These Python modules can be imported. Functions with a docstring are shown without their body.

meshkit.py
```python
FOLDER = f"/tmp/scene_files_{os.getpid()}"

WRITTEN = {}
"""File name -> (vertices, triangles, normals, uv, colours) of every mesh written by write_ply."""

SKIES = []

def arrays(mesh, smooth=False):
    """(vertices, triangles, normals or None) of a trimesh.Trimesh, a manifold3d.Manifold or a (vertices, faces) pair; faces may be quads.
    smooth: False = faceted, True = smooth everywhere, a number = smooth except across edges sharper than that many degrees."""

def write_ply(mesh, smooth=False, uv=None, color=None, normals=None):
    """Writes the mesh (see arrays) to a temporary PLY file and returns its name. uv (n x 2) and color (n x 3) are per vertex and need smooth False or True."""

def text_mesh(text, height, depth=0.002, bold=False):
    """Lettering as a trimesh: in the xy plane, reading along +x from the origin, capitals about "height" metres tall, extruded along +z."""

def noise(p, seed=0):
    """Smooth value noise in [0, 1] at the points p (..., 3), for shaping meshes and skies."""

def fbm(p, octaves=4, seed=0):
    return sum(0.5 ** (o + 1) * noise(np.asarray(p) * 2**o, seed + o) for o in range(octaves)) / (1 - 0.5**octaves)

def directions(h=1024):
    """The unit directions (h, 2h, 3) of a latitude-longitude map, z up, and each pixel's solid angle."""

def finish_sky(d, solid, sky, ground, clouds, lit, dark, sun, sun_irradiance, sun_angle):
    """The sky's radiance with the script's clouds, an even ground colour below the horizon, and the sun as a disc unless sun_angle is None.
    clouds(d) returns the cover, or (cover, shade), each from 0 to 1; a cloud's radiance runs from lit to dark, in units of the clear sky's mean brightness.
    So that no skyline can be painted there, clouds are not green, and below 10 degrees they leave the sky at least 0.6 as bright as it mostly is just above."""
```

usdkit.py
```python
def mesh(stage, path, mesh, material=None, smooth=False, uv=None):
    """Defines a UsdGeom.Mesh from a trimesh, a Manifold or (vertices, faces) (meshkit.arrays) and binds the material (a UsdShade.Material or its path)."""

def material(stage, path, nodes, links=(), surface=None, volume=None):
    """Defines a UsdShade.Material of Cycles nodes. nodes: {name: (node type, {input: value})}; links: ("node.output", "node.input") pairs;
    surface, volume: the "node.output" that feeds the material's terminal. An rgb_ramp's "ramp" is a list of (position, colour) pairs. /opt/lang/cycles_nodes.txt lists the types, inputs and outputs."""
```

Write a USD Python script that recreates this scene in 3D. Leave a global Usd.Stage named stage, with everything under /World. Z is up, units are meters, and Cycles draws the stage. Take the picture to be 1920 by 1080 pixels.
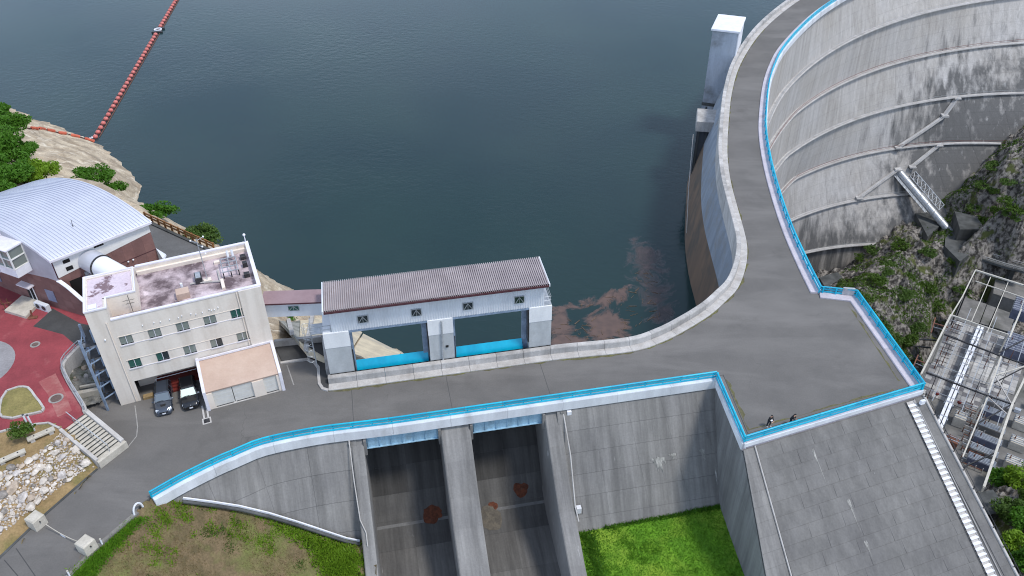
# Arch dam with spillway block, gatehouse and administration building beside a lake
import math, random
import numpy as np
import trimesh, manifold3d
from scipy.interpolate import griddata
from pxr import Usd, UsdGeom, UsdLux, UsdShade, Gf, Sdf
import usdkit, meshkit

stage = Usd.Stage.CreateInMemory()
UsdGeom.SetStageUpAxis(stage, UsdGeom.Tokens.z)
UsdGeom.SetStageMetersPerUnit(stage, 1.0)
W = UsdGeom.Xform.Define(stage, '/World')
stage.SetDefaultPrim(W.GetPrim())
UsdGeom.Scope.Define(stage, '/World/Looks')

# ---------------------------------------------------------------- camera, sky, sun, exposure
PITCH, ROLL, FPX = 37.1, -0.4, 1560.0
cam = UsdGeom.Camera.Define(stage, '/World/camera')
t_, r_ = math.radians(PITCH), math.radians(ROLL)
Fw = np.array([0, math.cos(t_), -math.sin(t_)]); Rt = np.array([1., 0, 0]); Up = np.array([0, math.sin(t_), math.cos(t_)])
R2, U2 = Rt * math.cos(r_) + Up * math.sin(r_), -Rt * math.sin(r_) + Up * math.cos(r_)
mm = Gf.Matrix4d(*R2, 0, *U2, 0, *(-Fw), 0, 0, 0, 63.0, 1)
cam.AddTransformOp().Set(mm)
cam.CreateHorizontalApertureAttr(36.0); cam.CreateVerticalApertureAttr(20.25)
cam.CreateFocalLengthAttr(FPX / 1920 * 36.0)
cam.CreateClippingRangeAttr(Gf.Vec2f(1, 20000))
cam.CreateExposureAttr(0.85)

SUN = np.array([0.43, -0.20, 0.88]); SUN = SUN / np.linalg.norm(SUN)
SKY = usdkit.material(stage, '/World/Looks/sky', {
    'sky': ('sky_texture', {'sky_type': 'single_scattering', 'sun_disc': False, 'sun_elevation': math.asin(SUN[2]), 'sun_rotation': math.atan2(SUN[0], SUN[1]), 'altitude': 900.0}),
    'co': ('texture_coordinate', {}),
    'mp': ('mapping', {'scale': (1.0, 1.0, 2.2)}),
    'no': ('noise_texture', {'scale': 1.9, 'detail': 7.0, 'roughness': 0.56}),
    'rp': ('rgb_ramp', {'ramp': [(0.26, (0, 0, 0)), (0.74, (1, 1, 1))]}),
    'mul': ('math', {'math_type': 'multiply', 'value2': 0.8}),
    'mx': ('mix', {'color2': (6.9, 8.0, 9.9)}),
    'bg': ('background_shader', {'strength': 0.09})},
    [('co.generated', 'mp.vector'), ('mp.vector', 'no.vector'), ('no.fac', 'rp.fac'), ('rp.color', 'mul.value1'), ('mul.value', 'mx.fac'), ('sky.color', 'mx.color1'), ('mx.color', 'bg.color')], surface='bg.background')
dome = UsdLux.DomeLight.Define(stage, '/World/sky')
UsdShade.MaterialBindingAPI.Apply(dome.GetPrim()).Bind(SKY)
dome.GetPrim().SetCustomDataByKey('kind', 'structure')
dome.GetPrim().SetCustomDataByKey('label', 'bright hazy sky with thin broken cloud')
sun = UsdLux.DistantLight.Define(stage, '/World/sun')
sun.CreateIntensityAttr(0.37); sun.CreateAngleAttr(10.0); sun.CreateColorAttr(Gf.Vec3f(1.0, 0.95, 0.88)); sun.CreateNormalizeAttr(True)
zc = Gf.Vec3d(*SUN); xc = Gf.Cross(Gf.Vec3d(0, 0, 1), zc).GetNormalized(); yc = Gf.Cross(zc, xc)
sun.AddTransformOp().Set(Gf.Matrix4d(*xc, 0, *yc, 0, *zc, 0, 0, 0, 200, 1))

# ---------------------------------------------------------------- helpers
rng = np.random.default_rng(7); random.seed(7)
used, ORG = {}, {}

def numbered(path):
    n = used.get(path, 0); used[path] = n + 1
    return path if n == 0 else f'{path}_{n:03d}'

def tag(p, label=None, cat=None, group=None, kind=None):
    p = p.GetPrim() if hasattr(p, 'GetPrim') else p
    for k, v in (('label', label), ('category', cat), ('group', group), ('kind', kind)):
        if v: p.SetCustomDataByKey(k, v)
    return p

def thing(name, label, cat, loc=(0, 0, 0), group=None, kind=None):
    path = numbered('/World/' + name)
    x = UsdGeom.Xform.Define(stage, path)
    x.AddTranslateOp().Set(Gf.Vec3d(*map(float, loc)))
    ORG[path] = np.array(loc, float)
    tag(x, label, cat, group, kind)
    return path

def put(name, mb, mat, parent=None, label=None, cat=None, group=None, kind=None, smooth=False):
    """One mesh: a part of parent, or a thing of its own directly under /World."""
    path = numbered((parent or '/World') + '/' + name)
    o = ORG.get(parent, np.zeros(3)) if parent else np.zeros(3)
    v, f = mb.arr() if isinstance(mb, MB) else (np.asarray(mb.vertices), np.asarray(mb.faces))
    un, inv = np.unique(f, return_inverse=True); v, f = v[un], inv.reshape(f.shape)
    m = usdkit.mesh(stage, path, trimesh.Trimesh(v - o, f, process=False), mat, smooth=smooth)
    ORG[path] = o
    tag(m, label, cat, group, kind)
    return path

def copy_of(src, name, label, cat, loc, rz=0., sc=(1, 1, 1), group=None):
    path = numbered('/World/' + name)
    x = UsdGeom.Xform.Define(stage, path)
    x.GetPrim().GetReferences().AddInternalReference(src)
    x.GetPrim().SetInstanceable(True)
    x.ClearXformOpOrder()
    x.AddTranslateOp().Set(Gf.Vec3d(*map(float, loc)))
    x.AddRotateZOp().Set(float(rz)); x.AddScaleOp().Set(Gf.Vec3f(*map(float, sc)))
    tag(x, label, cat, group)
    return path

class Frame:
    """A local plan frame: s along compass azimuth az, t to its left, z up."""
    def __init__(self, az, o=(0, 0)):
        a = math.radians(az)
        self.e1 = np.array([math.sin(a), math.cos(a)]); self.e2 = np.array([-math.cos(a), math.sin(a)]); self.o = np.array(o[:2], float)
    def __call__(self, s, t, z=0.):
        return np.r_[self.o + self.e1 * s + self.e2 * t, z]

WORLD = Frame(90)

class MB:
    def __init__(self): self.v, self.f, self.n = [], [], 0
    def add(self, v, f):
        v = np.asarray(v, float); f = np.asarray(f, int)
        if f.shape[1] == 4: f = np.vstack([f[:, [0, 1, 2]], f[:, [0, 2, 3]]])
        self.v.append(v); self.f.append(f + self.n); self.n += len(v); return self
    def mesh(self, m): return self.add(m.vertices, m.faces)
    def arr(self): return np.vstack(self.v), np.vstack(self.f)
    def hexa(self, b, t):
        """bottom ring b and top ring t, four points each"""
        return self.add(np.vstack([b, t]), [[3, 2, 1, 0], [4, 5, 6, 7], [0, 1, 5, 4], [1, 2, 6, 5], [2, 3, 7, 6], [3, 0, 4, 7]])
    def box(self, fr, s0, s1, t0, t1, z0, z1):
        q = [(s0, t0), (s1, t0), (s1, t1), (s0, t1)]
        return self.hexa([fr(s, t, z0) for s, t in q], [fr(s, t, z1) for s, t in q])
    def cham(self, fr, s0, s1, t0, t1, z0, z1, c=.04):
        """box with a chamfered top edge"""
        q = [(s0, t0), (s1, t0), (s1, t1), (s0, t1)]; k = [(s0 + c, t0 + c), (s1 - c, t0 + c), (s1 - c, t1 - c), (s0 + c, t1 - c)]
        v = [fr(s, t, z0) for s, t in q] + [fr(s, t, z1 - c) for s, t in q] + [fr(s, t, z1) for s, t in k]
        f = [[3, 2, 1, 0], [8, 9, 10, 11]]
        for a in (0, 4):
            for i in range(4): f.append([a + i, a + (i + 1) % 4, a + 4 + (i + 1) % 4, a + 4 + i])
        return self.add(v, f)
    def prism(self, poly, z0, z1):
        """vertical prism on a plan polygon; z1 may be one height per corner"""
        import shapely
        P = np.asarray(poly, float)[:, :2]
        zt = np.broadcast_to(np.asarray(z1, float), len(P)); n = len(P)
        tv, tf = trimesh.creation.triangulate_polygon(shapely.Polygon(P), engine='earcut')
        idx = [int(np.argmin(((P - p) ** 2).sum(1))) for p in tv[:, :2]]
        f = np.array([[idx[i] for i in t] for t in tf])
        e1, e2 = P[f[:, 1]] - P[f[:, 0]], P[f[:, 2]] - P[f[:, 0]]
        flip = (e1[:, 0] * e2[:, 1] - e1[:, 1] * e2[:, 0]) < 0
        f[flip] = f[flip][:, ::-1]
        self.add(np.c_[P, zt], f)
        self.add(np.c_[P, np.full(n, z0)], f[:, ::-1])
        ccw = np.sum(P[:, 0] * np.roll(P[:, 1], -1) - np.roll(P[:, 0], -1) * P[:, 1]) > 0
        q = [[i, (i + 1) % n, n + (i + 1) % n, n + i] for i in range(n)]
        if not ccw: q = [x[::-1] for x in q]
        return self.add(np.vstack([np.c_[P, np.full(n, z0)], np.c_[P, zt]]), q)
    def bar(self, p, q, w=.1, h=None):
        p, q = np.asarray(p, float), np.asarray(q, float); h = h or w
        d = (q - p) / max(np.linalg.norm(q - p), 1e-9)
        u = np.cross(d, [0, 0, 1]) if abs(d[2]) < .95 else np.cross(d, [0, 1, 0])
        u /= np.linalg.norm(u); n = np.cross(u, d)
        c = [(-w / 2, -h / 2), (w / 2, -h / 2), (w / 2, h / 2), (-w / 2, h / 2)]
        return self.hexa([p + u * a + n * b for a, b in c], [q + u * a + n * b for a, b in c])
    def tube(self, p, q, r, n=10, r2=None):
        p, q = np.asarray(p, float), np.asarray(q, float); d = (q - p) / np.linalg.norm(q - p)
        u = np.cross(d, [0, 0, 1]) if abs(d[2]) < .95 else np.cross(d, [0, 1, 0])
        u /= np.linalg.norm(u); w = np.cross(d, u); a = np.linspace(0, 2 * np.pi, n, endpoint=False)
        ring = np.cos(a)[:, None] * u + np.sin(a)[:, None] * w
        r2 = r if r2 is None else r2
        v = np.vstack([p + ring * r, q + ring * r2, p[None], q[None]])
        self.add(v, [[i, (i + 1) % n, n + (i + 1) % n, n + i] for i in range(n)])
        self.add(v, [[(i + 1) % n, i, 2 * n] for i in range(n)] + [[n + i, n + (i + 1) % n, 2 * n + 1] for i in range(n)])
        return self
    def poly(self, pts, r, n=8):
        for a, b in zip(pts[:-1], pts[1:]): self.tube(a, b, r, n)
        return self
    def ball(self, c, r, sub=1):
        m = trimesh.creation.icosphere(subdivisions=sub, radius=1.0)
        return self.add(m.vertices * np.asarray(r) + np.asarray(c), m.faces)
    def sweep(self, path, prof, closed=True):
        """profile (to the right of the path, up) swept along a 3-D path with mitred corners"""
        P = np.asarray(path, float); P = np.c_[P, np.zeros(len(P))] if P.shape[1] == 2 else P
        d = np.diff(P[:, :2], axis=0); d /= np.linalg.norm(d, axis=1)[:, None]
        nr = np.c_[d[:, 1], -d[:, 0]]
        N = np.vstack([nr[:1], nr[:-1] + nr[1:], nr[-1:]]); N /= np.linalg.norm(N, axis=1)[:, None]
        k = np.r_[1., 1 / np.maximum(.35, (N[1:-1] * nr[1:]).sum(1)), 1.]
        N = N * k[:, None]; m = len(prof); v = []
        for p, n in zip(P, N):
            for a, z in prof: v.append([p[0] + n[0] * a, p[1] + n[1] * a, p[2] + z])
        f = []
        for i in range(len(P) - 1):
            for j in range(m if closed else m - 1):
                a, b = i * m + j, i * m + (j + 1) % m
                f.append([a, b, b + m, a + m])
        self.add(v, f)
        if closed:
            cap = [[0, j, j + 1] for j in range(1, m - 1)]; last = (len(P) - 1) * m
            self.add(v, [c[::-1] for c in cap] + [[last + x for x in c] for c in cap])
        return self
    def surf(self, fn, us, vs, depth=0.):
        """grid of fn(u, v); with depth, sides reach back along the normal"""
        g = np.array([[fn(u, v) for u in us] for v in vs], float); nv, nu = g.shape[:2]
        idx = np.arange(nv * nu).reshape(nv, nu)
        q = np.stack([idx[:-1, :-1], idx[:-1, 1:], idx[1:, 1:], idx[1:, :-1]], -1).reshape(-1, 4)
        self.add(g.reshape(-1, 3), q)
        if depth:
            n = np.cross(g[0, -1] - g[0, 0], g[-1, 0] - g[0, 0]); n /= np.linalg.norm(n)
            loop = [(0, i) for i in range(nu)] + [(j, nu - 1) for j in range(1, nv)] + [(nv - 1, i) for i in range(nu - 2, -1, -1)] + [(j, 0) for j in range(nv - 2, 0, -1)]
            a = np.array([g[i] for i in loop]); m = len(a)
            self.add(np.vstack([a, a + n * depth]), [[i, i + m, (i + 1) % m + m, (i + 1) % m] for i in range(m)])
        return self

def smooth_path(pts, step=1.0):
    """Catmull-Rom through the points, resampled at an even step"""
    P = np.asarray(pts, float); P = np.c_[P, np.zeros(len(P))] if P.shape[1] == 2 else P
    Q = np.vstack([2 * P[0] - P[1], P, 2 * P[-1] - P[-2]]); out = []
    for i in range(1, len(Q) - 2):
        p0, p1, p2, p3 = Q[i - 1:i + 3]
        for t in np.linspace(0, 1, 12, endpoint=False):
            out.append(.5 * (2 * p1 + (p2 - p0) * t + (2 * p0 - 5 * p1 + 4 * p2 - p3) * t * t + (3 * p1 - p0 - 3 * p2 + p3) * t ** 3))
    out = np.array(out + [P[-1]]); s = np.r_[0, np.cumsum(np.linalg.norm(np.diff(out, axis=0), axis=1))]
    x = np.linspace(0, s[-1], max(2, int(s[-1] / step) + 1))
    return np.stack([np.interp(x, s, out[:, k]) for k in range(3)], 1)

def plen(P): return np.r_[0, np.cumsum(np.linalg.norm(np.diff(np.asarray(P), axis=0), axis=1))]

def cut(P, a, b):
    """the piece of the path between the arc lengths a and b"""
    P = np.asarray(P, float); s = plen(P); keep = (s > a + 1e-6) & (s < b - 1e-6)
    at = lambda x: np.array([np.interp(x, s, P[:, k]) for k in range(P.shape[1])])
    return np.vstack([at(a)[None], P[keep], at(b)[None]])

def offset(P, d):
    """plan offset to the right of the path"""
    P = np.asarray(P, float); D = np.gradient(P[:, :2], axis=0); D /= np.linalg.norm(D, axis=1)[:, None]
    Q = P.copy(); Q[:, 0] += D[:, 1] * d; Q[:, 1] -= D[:, 0] * d
    return Q

def hull(pts, r):
    """rounded hull of spheres"""
    ms = [manifold3d.Manifold.sphere(float(b), 14).translate(tuple(map(float, a))) for a, b in zip(pts, r)]
    return manifold3d.Manifold.batch_hull(ms)

# ---------------------------------------------------------------- materials
LK = '/World/Looks/'
def lin(r, g, b): return tuple(((c / 255) / 12.92 if c / 255 <= .04045 else ((c / 255 + .055) / 1.055) ** 2.4) for c in (r, g, b))

def M(name, c1, c2=None, sc=(1, 1, 1), freq=1.0, lo=.35, hi=.65, rough=.85, bump=0., bfreq=8., c3=None, f3=.12, l3=.5, h3=.7, spec=.35, metal=0., detail=6., grain=.12):
    """base c1 with noise-shaped patches of c2 (stretched by sc), a second, larger pattern of c3 and fine grain"""
    c2 = c2 if c2 is not None else tuple(x * .8 for x in c1)
    n = {'g': ('geometry', {}), 'mp': ('mapping', {'scale': sc}), 'n1': ('noise_texture', {'scale': freq, 'detail': detail, 'roughness': .6}),
         'r1': ('rgb_ramp', {'ramp': [(lo, c1), (hi, c2)]}), 'p': ('principled_bsdf', {'roughness': rough, 'specular_ior_level': spec, 'metallic': metal})}
    l = [('g.position', 'mp.vector'), ('mp.vector', 'n1.vector'), ('n1.fac', 'r1.fac')]
    last = 'r1.color'
    if c3 is not None:
        n['n3'] = ('noise_texture', {'scale': f3, 'detail': 5., 'roughness': .62}); n['r3'] = ('rgb_ramp', {'ramp': [(l3, (0, 0, 0)), (h3, (1, 1, 1))]})
        n['m3'] = ('mix', {'color2': c3}); l += [('g.position', 'n3.vector'), ('n3.fac', 'r3.fac'), ('r3.color', 'm3.fac'), (last, 'm3.color1')]; last = 'm3.color'
    if grain:
        n['n4'] = ('noise_texture', {'scale': 5.5, 'detail': 4., 'roughness': .7}); n['r4'] = ('rgb_ramp', {'ramp': [(.3, (1 - grain,) * 3), (.7, (1 + grain,) * 3)]})
        n['m4'] = ('mix', {'mix_type': 'multiply', 'fac': 1.0}); l += [('g.position', 'n4.vector'), ('n4.fac', 'r4.fac'), (last, 'm4.color1'), ('r4.color', 'm4.color2')]; last = 'm4.color'
    l.append((last, 'p.base_color'))
    if bump:
        n['nb'] = ('noise_texture', {'scale': bfreq, 'detail': 5., 'roughness': .65}); n['b'] = ('bump', {'strength': min(1., bump), 'distance': .12})
        l += [('g.position', 'nb.vector'), ('nb.fac', 'b.height'), ('b.normal', 'p.normal')]
    return usdkit.material(stage, LK + name, n, l, surface='p.BSDF')

def G(v, w=0.): return (v * (1 + w), v, v * (1 - w))

def asphalt_mat():
    n = {'g': ('geometry', {}), 'n1': ('noise_texture', {'scale': .26, 'detail': 9., 'roughness': .62}), 'r1': ('rgb_ramp', {'ramp': [(.36, G(.142, .05)), (.64, G(.122, .045))]}),
         'mp': ('mapping', {'rotation': (0, 0, .19), 'scale': (.5, 1.7, 1)}), 'n3': ('noise_texture', {'scale': .1, 'detail': 7., 'roughness': .6, 'distortion': .6}), 'r3': ('rgb_ramp', {'ramp': [(.47, (0, 0, 0)), (.70, (1, 1, 1))]}), 'm3': ('mix', {'color2': G(.178, .05)}),
         'n5': ('noise_texture', {'scale': .14, 'detail': 6., 'roughness': .65}), 'r5': ('rgb_ramp', {'ramp': [(.58, (0, 0, 0)), (.74, (.4, .4, .4))]}), 'm5': ('mix', {'color2': G(.072, .06)}),
         'nd': ('noise_texture', {'scale': .5, 'detail': 5.}), 'av': ('vector_math', {'math_type': 'multiply_add', 'vector2': (2.6, 2.6, 0)}), 'v': ('voronoi_texture', {'feature': 'distance_to_edge', 'scale': .13}), 'rv': ('rgb_ramp', {'ramp': [(0., (1, 1, 1)), (.005, (0, 0, 0))]}),
         'nm': ('noise_texture', {'scale': .06, 'detail': 3.}), 'rm': ('rgb_ramp', {'ramp': [(.56, (0, 0, 0)), (.66, (.5, .5, .5))]}), 'mm': ('math', {'math_type': 'multiply'}), 'm6': ('mix', {'color2': G(.05)}),
         'n4': ('noise_texture', {'scale': 6., 'detail': 5., 'roughness': .75}), 'r4': ('rgb_ramp', {'ramp': [(.3, (.9, .9, .9)), (.7, (1.08, 1.08, 1.08))]}), 'm4': ('mix', {'mix_type': 'multiply', 'fac': 1.}), 'b': ('bump', {'strength': .3, 'distance': .03}), 'p': ('principled_bsdf', {'roughness': .92, 'specular_ior_level': .3})}
    l = [('g.position', 'n1.vector'), ('n1.fac', 'r1.fac'), ('g.position', 'mp.vector'), ('mp.vector', 'n3.vector'), ('n3.fac', 'r3.fac'), ('r3.color', 'm3.fac'), ('r1.color', 'm3.color1'), ('g.position', 'n5.vector'), ('n5.fac', 'r5.fac'), ('r5.color', 'm5.fac'), ('m3.color', 'm5.color1'),
         ('g.position', 'nd.vector'), ('nd.color', 'av.vector1'), ('g.position', 'av.vector3'), ('av.vector', 'v.vector'), ('v.distance', 'rv.fac'), ('g.position', 'nm.vector'), ('nm.fac', 'rm.fac'), ('rv.color', 'mm.value1'), ('rm.color', 'mm.value2'), ('mm.value', 'm6.fac'), ('m5.color', 'm6.color1'),
         ('g.position', 'n4.vector'), ('n4.fac', 'r4.fac'), ('m6.color', 'm4.color1'), ('r4.color', 'm4.color2'), ('m4.color', 'p.base_color'), ('n4.fac', 'b.height'), ('b.normal', 'p.normal')]
    return usdkit.material(stage, LK + 'asphalt', n, l, surface='p.BSDF')
asphalt = asphalt_mat()
dark_asphalt_and_shade = M('dark_asphalt_and_shade', G(.07), G(.05), freq=.5, rough=.9, bump=.2, bfreq=16)  # real dark pavement by the gatehouse; painted shade on the plaza strip
kerb_m = M('kerb_concrete', G(.48, .03), G(.38, .05), freq=.7, sc=(1, 1, .4), rough=.85, c3=G(.30, .08), f3=.5, l3=.55, h3=.75)
parapet_m = M('parapet_concrete', G(.46, .03), G(.30, .04), freq=.9, sc=(1, 1, .25), rough=.88, c3=G(.23, .05), f3=.35, l3=.52, h3=.72, bump=.15)
parapet_b = M('parapet_concrete_pale', G(.52, .03), G(.38, .05), freq=.9, sc=(1, 1, .25), rough=.88, c3=G(.28, .05), f3=.35, l3=.54, h3=.74, bump=.15)
white_m = M('white_paint', lin(232, 234, 240), lin(214, 216, 222), freq=.8, rough=.55, grain=.05)
coping_m = M('white_coping', lin(222, 226, 232), lin(196, 199, 204), freq=.5, sc=(1, 1, .2), rough=.6, c3=lin(176, 176, 176), f3=.5, l3=.6, h3=.8, grain=.06)
cyan_m = M('cyan_paint', lin(0, 186, 216), lin(0, 170, 202), freq=.8, rough=.38, spec=.5, grain=.04)
cyan_2 = M('cyan_paint_faded', lin(24, 178, 206), lin(14, 160, 190), freq=.9, rough=.45, spec=.45, grain=.08)
cyan_3 = M('cyan_paint_deep', lin(0, 168, 200), lin(0, 156, 190), freq=.9, rough=.4, spec=.5, grain=.06)
cyan_d = M('cyan_gate_paint', lin(0, 178, 212), lin(0, 150, 188), freq=.5, sc=(1, 1, .3), rough=.35, spec=.5, grain=.04)
girder_m = M('pale_blue_paint', lin(150, 186, 208), lin(128, 160, 180), freq=1.2, sc=(1, 1, .15), rough=.5, c3=lin(120, 138, 146), f3=.6, l3=.58, h3=.75)

def wall_concrete(name, k, dk, warm=0.02, pale=.55, rot=-.188, sc=(1, .09, .07)):
    """weathered concrete: downward dark streaks, pale lime runs, blotches"""
    n = {'g': ('geometry', {}), 'mr': ('mapping', {'rotation': (0, 0, rot)}), 'mp': ('mapping', {'scale': sc}), 'n1': ('noise_texture', {'scale': .9, 'detail': 9., 'roughness': .68}),
         'r1': ('rgb_ramp', {'ramp': [(.36, G(k, warm)), (.62, G(dk, warm))]}),
         'n2': ('noise_texture', {'scale': .16, 'detail': 6., 'roughness': .6}), 'r2': ('rgb_ramp', {'ramp': [(.32, (.86, .86, .87)), (.70, (1.1, 1.1, 1.08))]}),
         'm2': ('mix', {'mix_type': 'multiply', 'fac': 1.}),
         'mp3': ('mapping', {'scale': (sc[0], sc[1] * 1.4, sc[2] * 1.4), 'location': (31, 7, 3)}), 'n3': ('noise_texture', {'scale': 1.7, 'detail': 5., 'roughness': .7}), 'r3': ('rgb_ramp', {'ramp': [(.66, (0, 0, 0)), (.74, (1, 1, 1))]}),
         'n5': ('noise_texture', {'scale': .22, 'detail': 3.}), 'r5': ('rgb_ramp', {'ramp': [(.5, (0, 0, 0)), (.64, (1, 1, 1))]}), 'mm': ('math', {'math_type': 'multiply'}),
         'm3': ('mix', {'color2': G(pale, .01)}),
         'n4': ('noise_texture', {'scale': 4.5, 'detail': 5., 'roughness': .75}), 'r4': ('rgb_ramp', {'ramp': [(.28, (.88, .88, .88)), (.72, (1.1, 1.1, 1.1))]}), 'm4': ('mix', {'mix_type': 'multiply', 'fac': 1.}),
         'b': ('bump', {'strength': .25, 'distance': .05}), 'p': ('principled_bsdf', {'roughness': .9, 'specular_ior_level': .25})}
    l = [('g.position', 'mr.vector'), ('mr.vector', 'mp.vector'), ('mp.vector', 'n1.vector'), ('n1.fac', 'r1.fac'), ('g.position', 'n2.vector'), ('n2.fac', 'r2.fac'), ('r1.color', 'm2.color1'), ('r2.color', 'm2.color2'),
         ('mr.vector', 'mp3.vector'), ('mp3.vector', 'n3.vector'), ('n3.fac', 'r3.fac'), ('g.position', 'n5.vector'), ('n5.fac', 'r5.fac'), ('r3.color', 'mm.value1'), ('r5.color', 'mm.value2'), ('mm.value', 'm3.fac'), ('m2.color', 'm3.color1'),
         ('g.position', 'n4.vector'), ('n4.fac', 'r4.fac'), ('m3.color', 'm4.color1'), ('r4.color', 'm4.color2'), ('m4.color', 'p.base_color'), ('n4.fac', 'b.height'), ('b.normal', 'p.normal')]
    return usdkit.material(stage, LK + name, n, l, surface='p.BSDF')

spill = [wall_concrete(f'spillway_concrete_{c}', k, d) for c, k, d in (('pale', .258, .16), ('mid', .25, .155), ('dark', .243, .15))]
facem = [wall_concrete(f'face_concrete_{c}', k, d, .0, .35, -.188, (.09, 1, .06)) for c, k, d in (('pale', .24, .15), ('mid', .235, .145), ('dark', .23, .14))]
slabm = [wall_concrete(f'slab_concrete_{c}', k, d, pale=.3, rot=-.342, sc=(1, .38, .3)) for c, k, d in (('pale', .186, .140), ('mid', .182, .136), ('dark', .178, .132))]
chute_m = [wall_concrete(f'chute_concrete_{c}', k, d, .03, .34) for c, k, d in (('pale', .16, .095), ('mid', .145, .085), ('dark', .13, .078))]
chute_shade = [wall_concrete(f'shaded_chute_concrete_{c}', k, d, .02, .2) for c, k, d in (('pale', .10, .055), ('mid', .09, .05), ('dark', .08, .045))]  # darkest chute concrete: missing skylight under the bridge put into the colour
chute_half_shade = [wall_concrete(f'half_shaded_chute_concrete_{c}', k, d, .02, .26) for c, k, d in (('pale', .13, .078), ('mid', .12, .072), ('dark', .112, .066))]  # half-dark chute concrete easing that painted shade out to the open floor
pier_m = wall_concrete('pier_concrete', .27, .165, .02, .6)
seam_m = M('seam_concrete', G(.17), G(.12))
seam_d = M('dam_seam_concrete', G(.3), G(.24))

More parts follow.
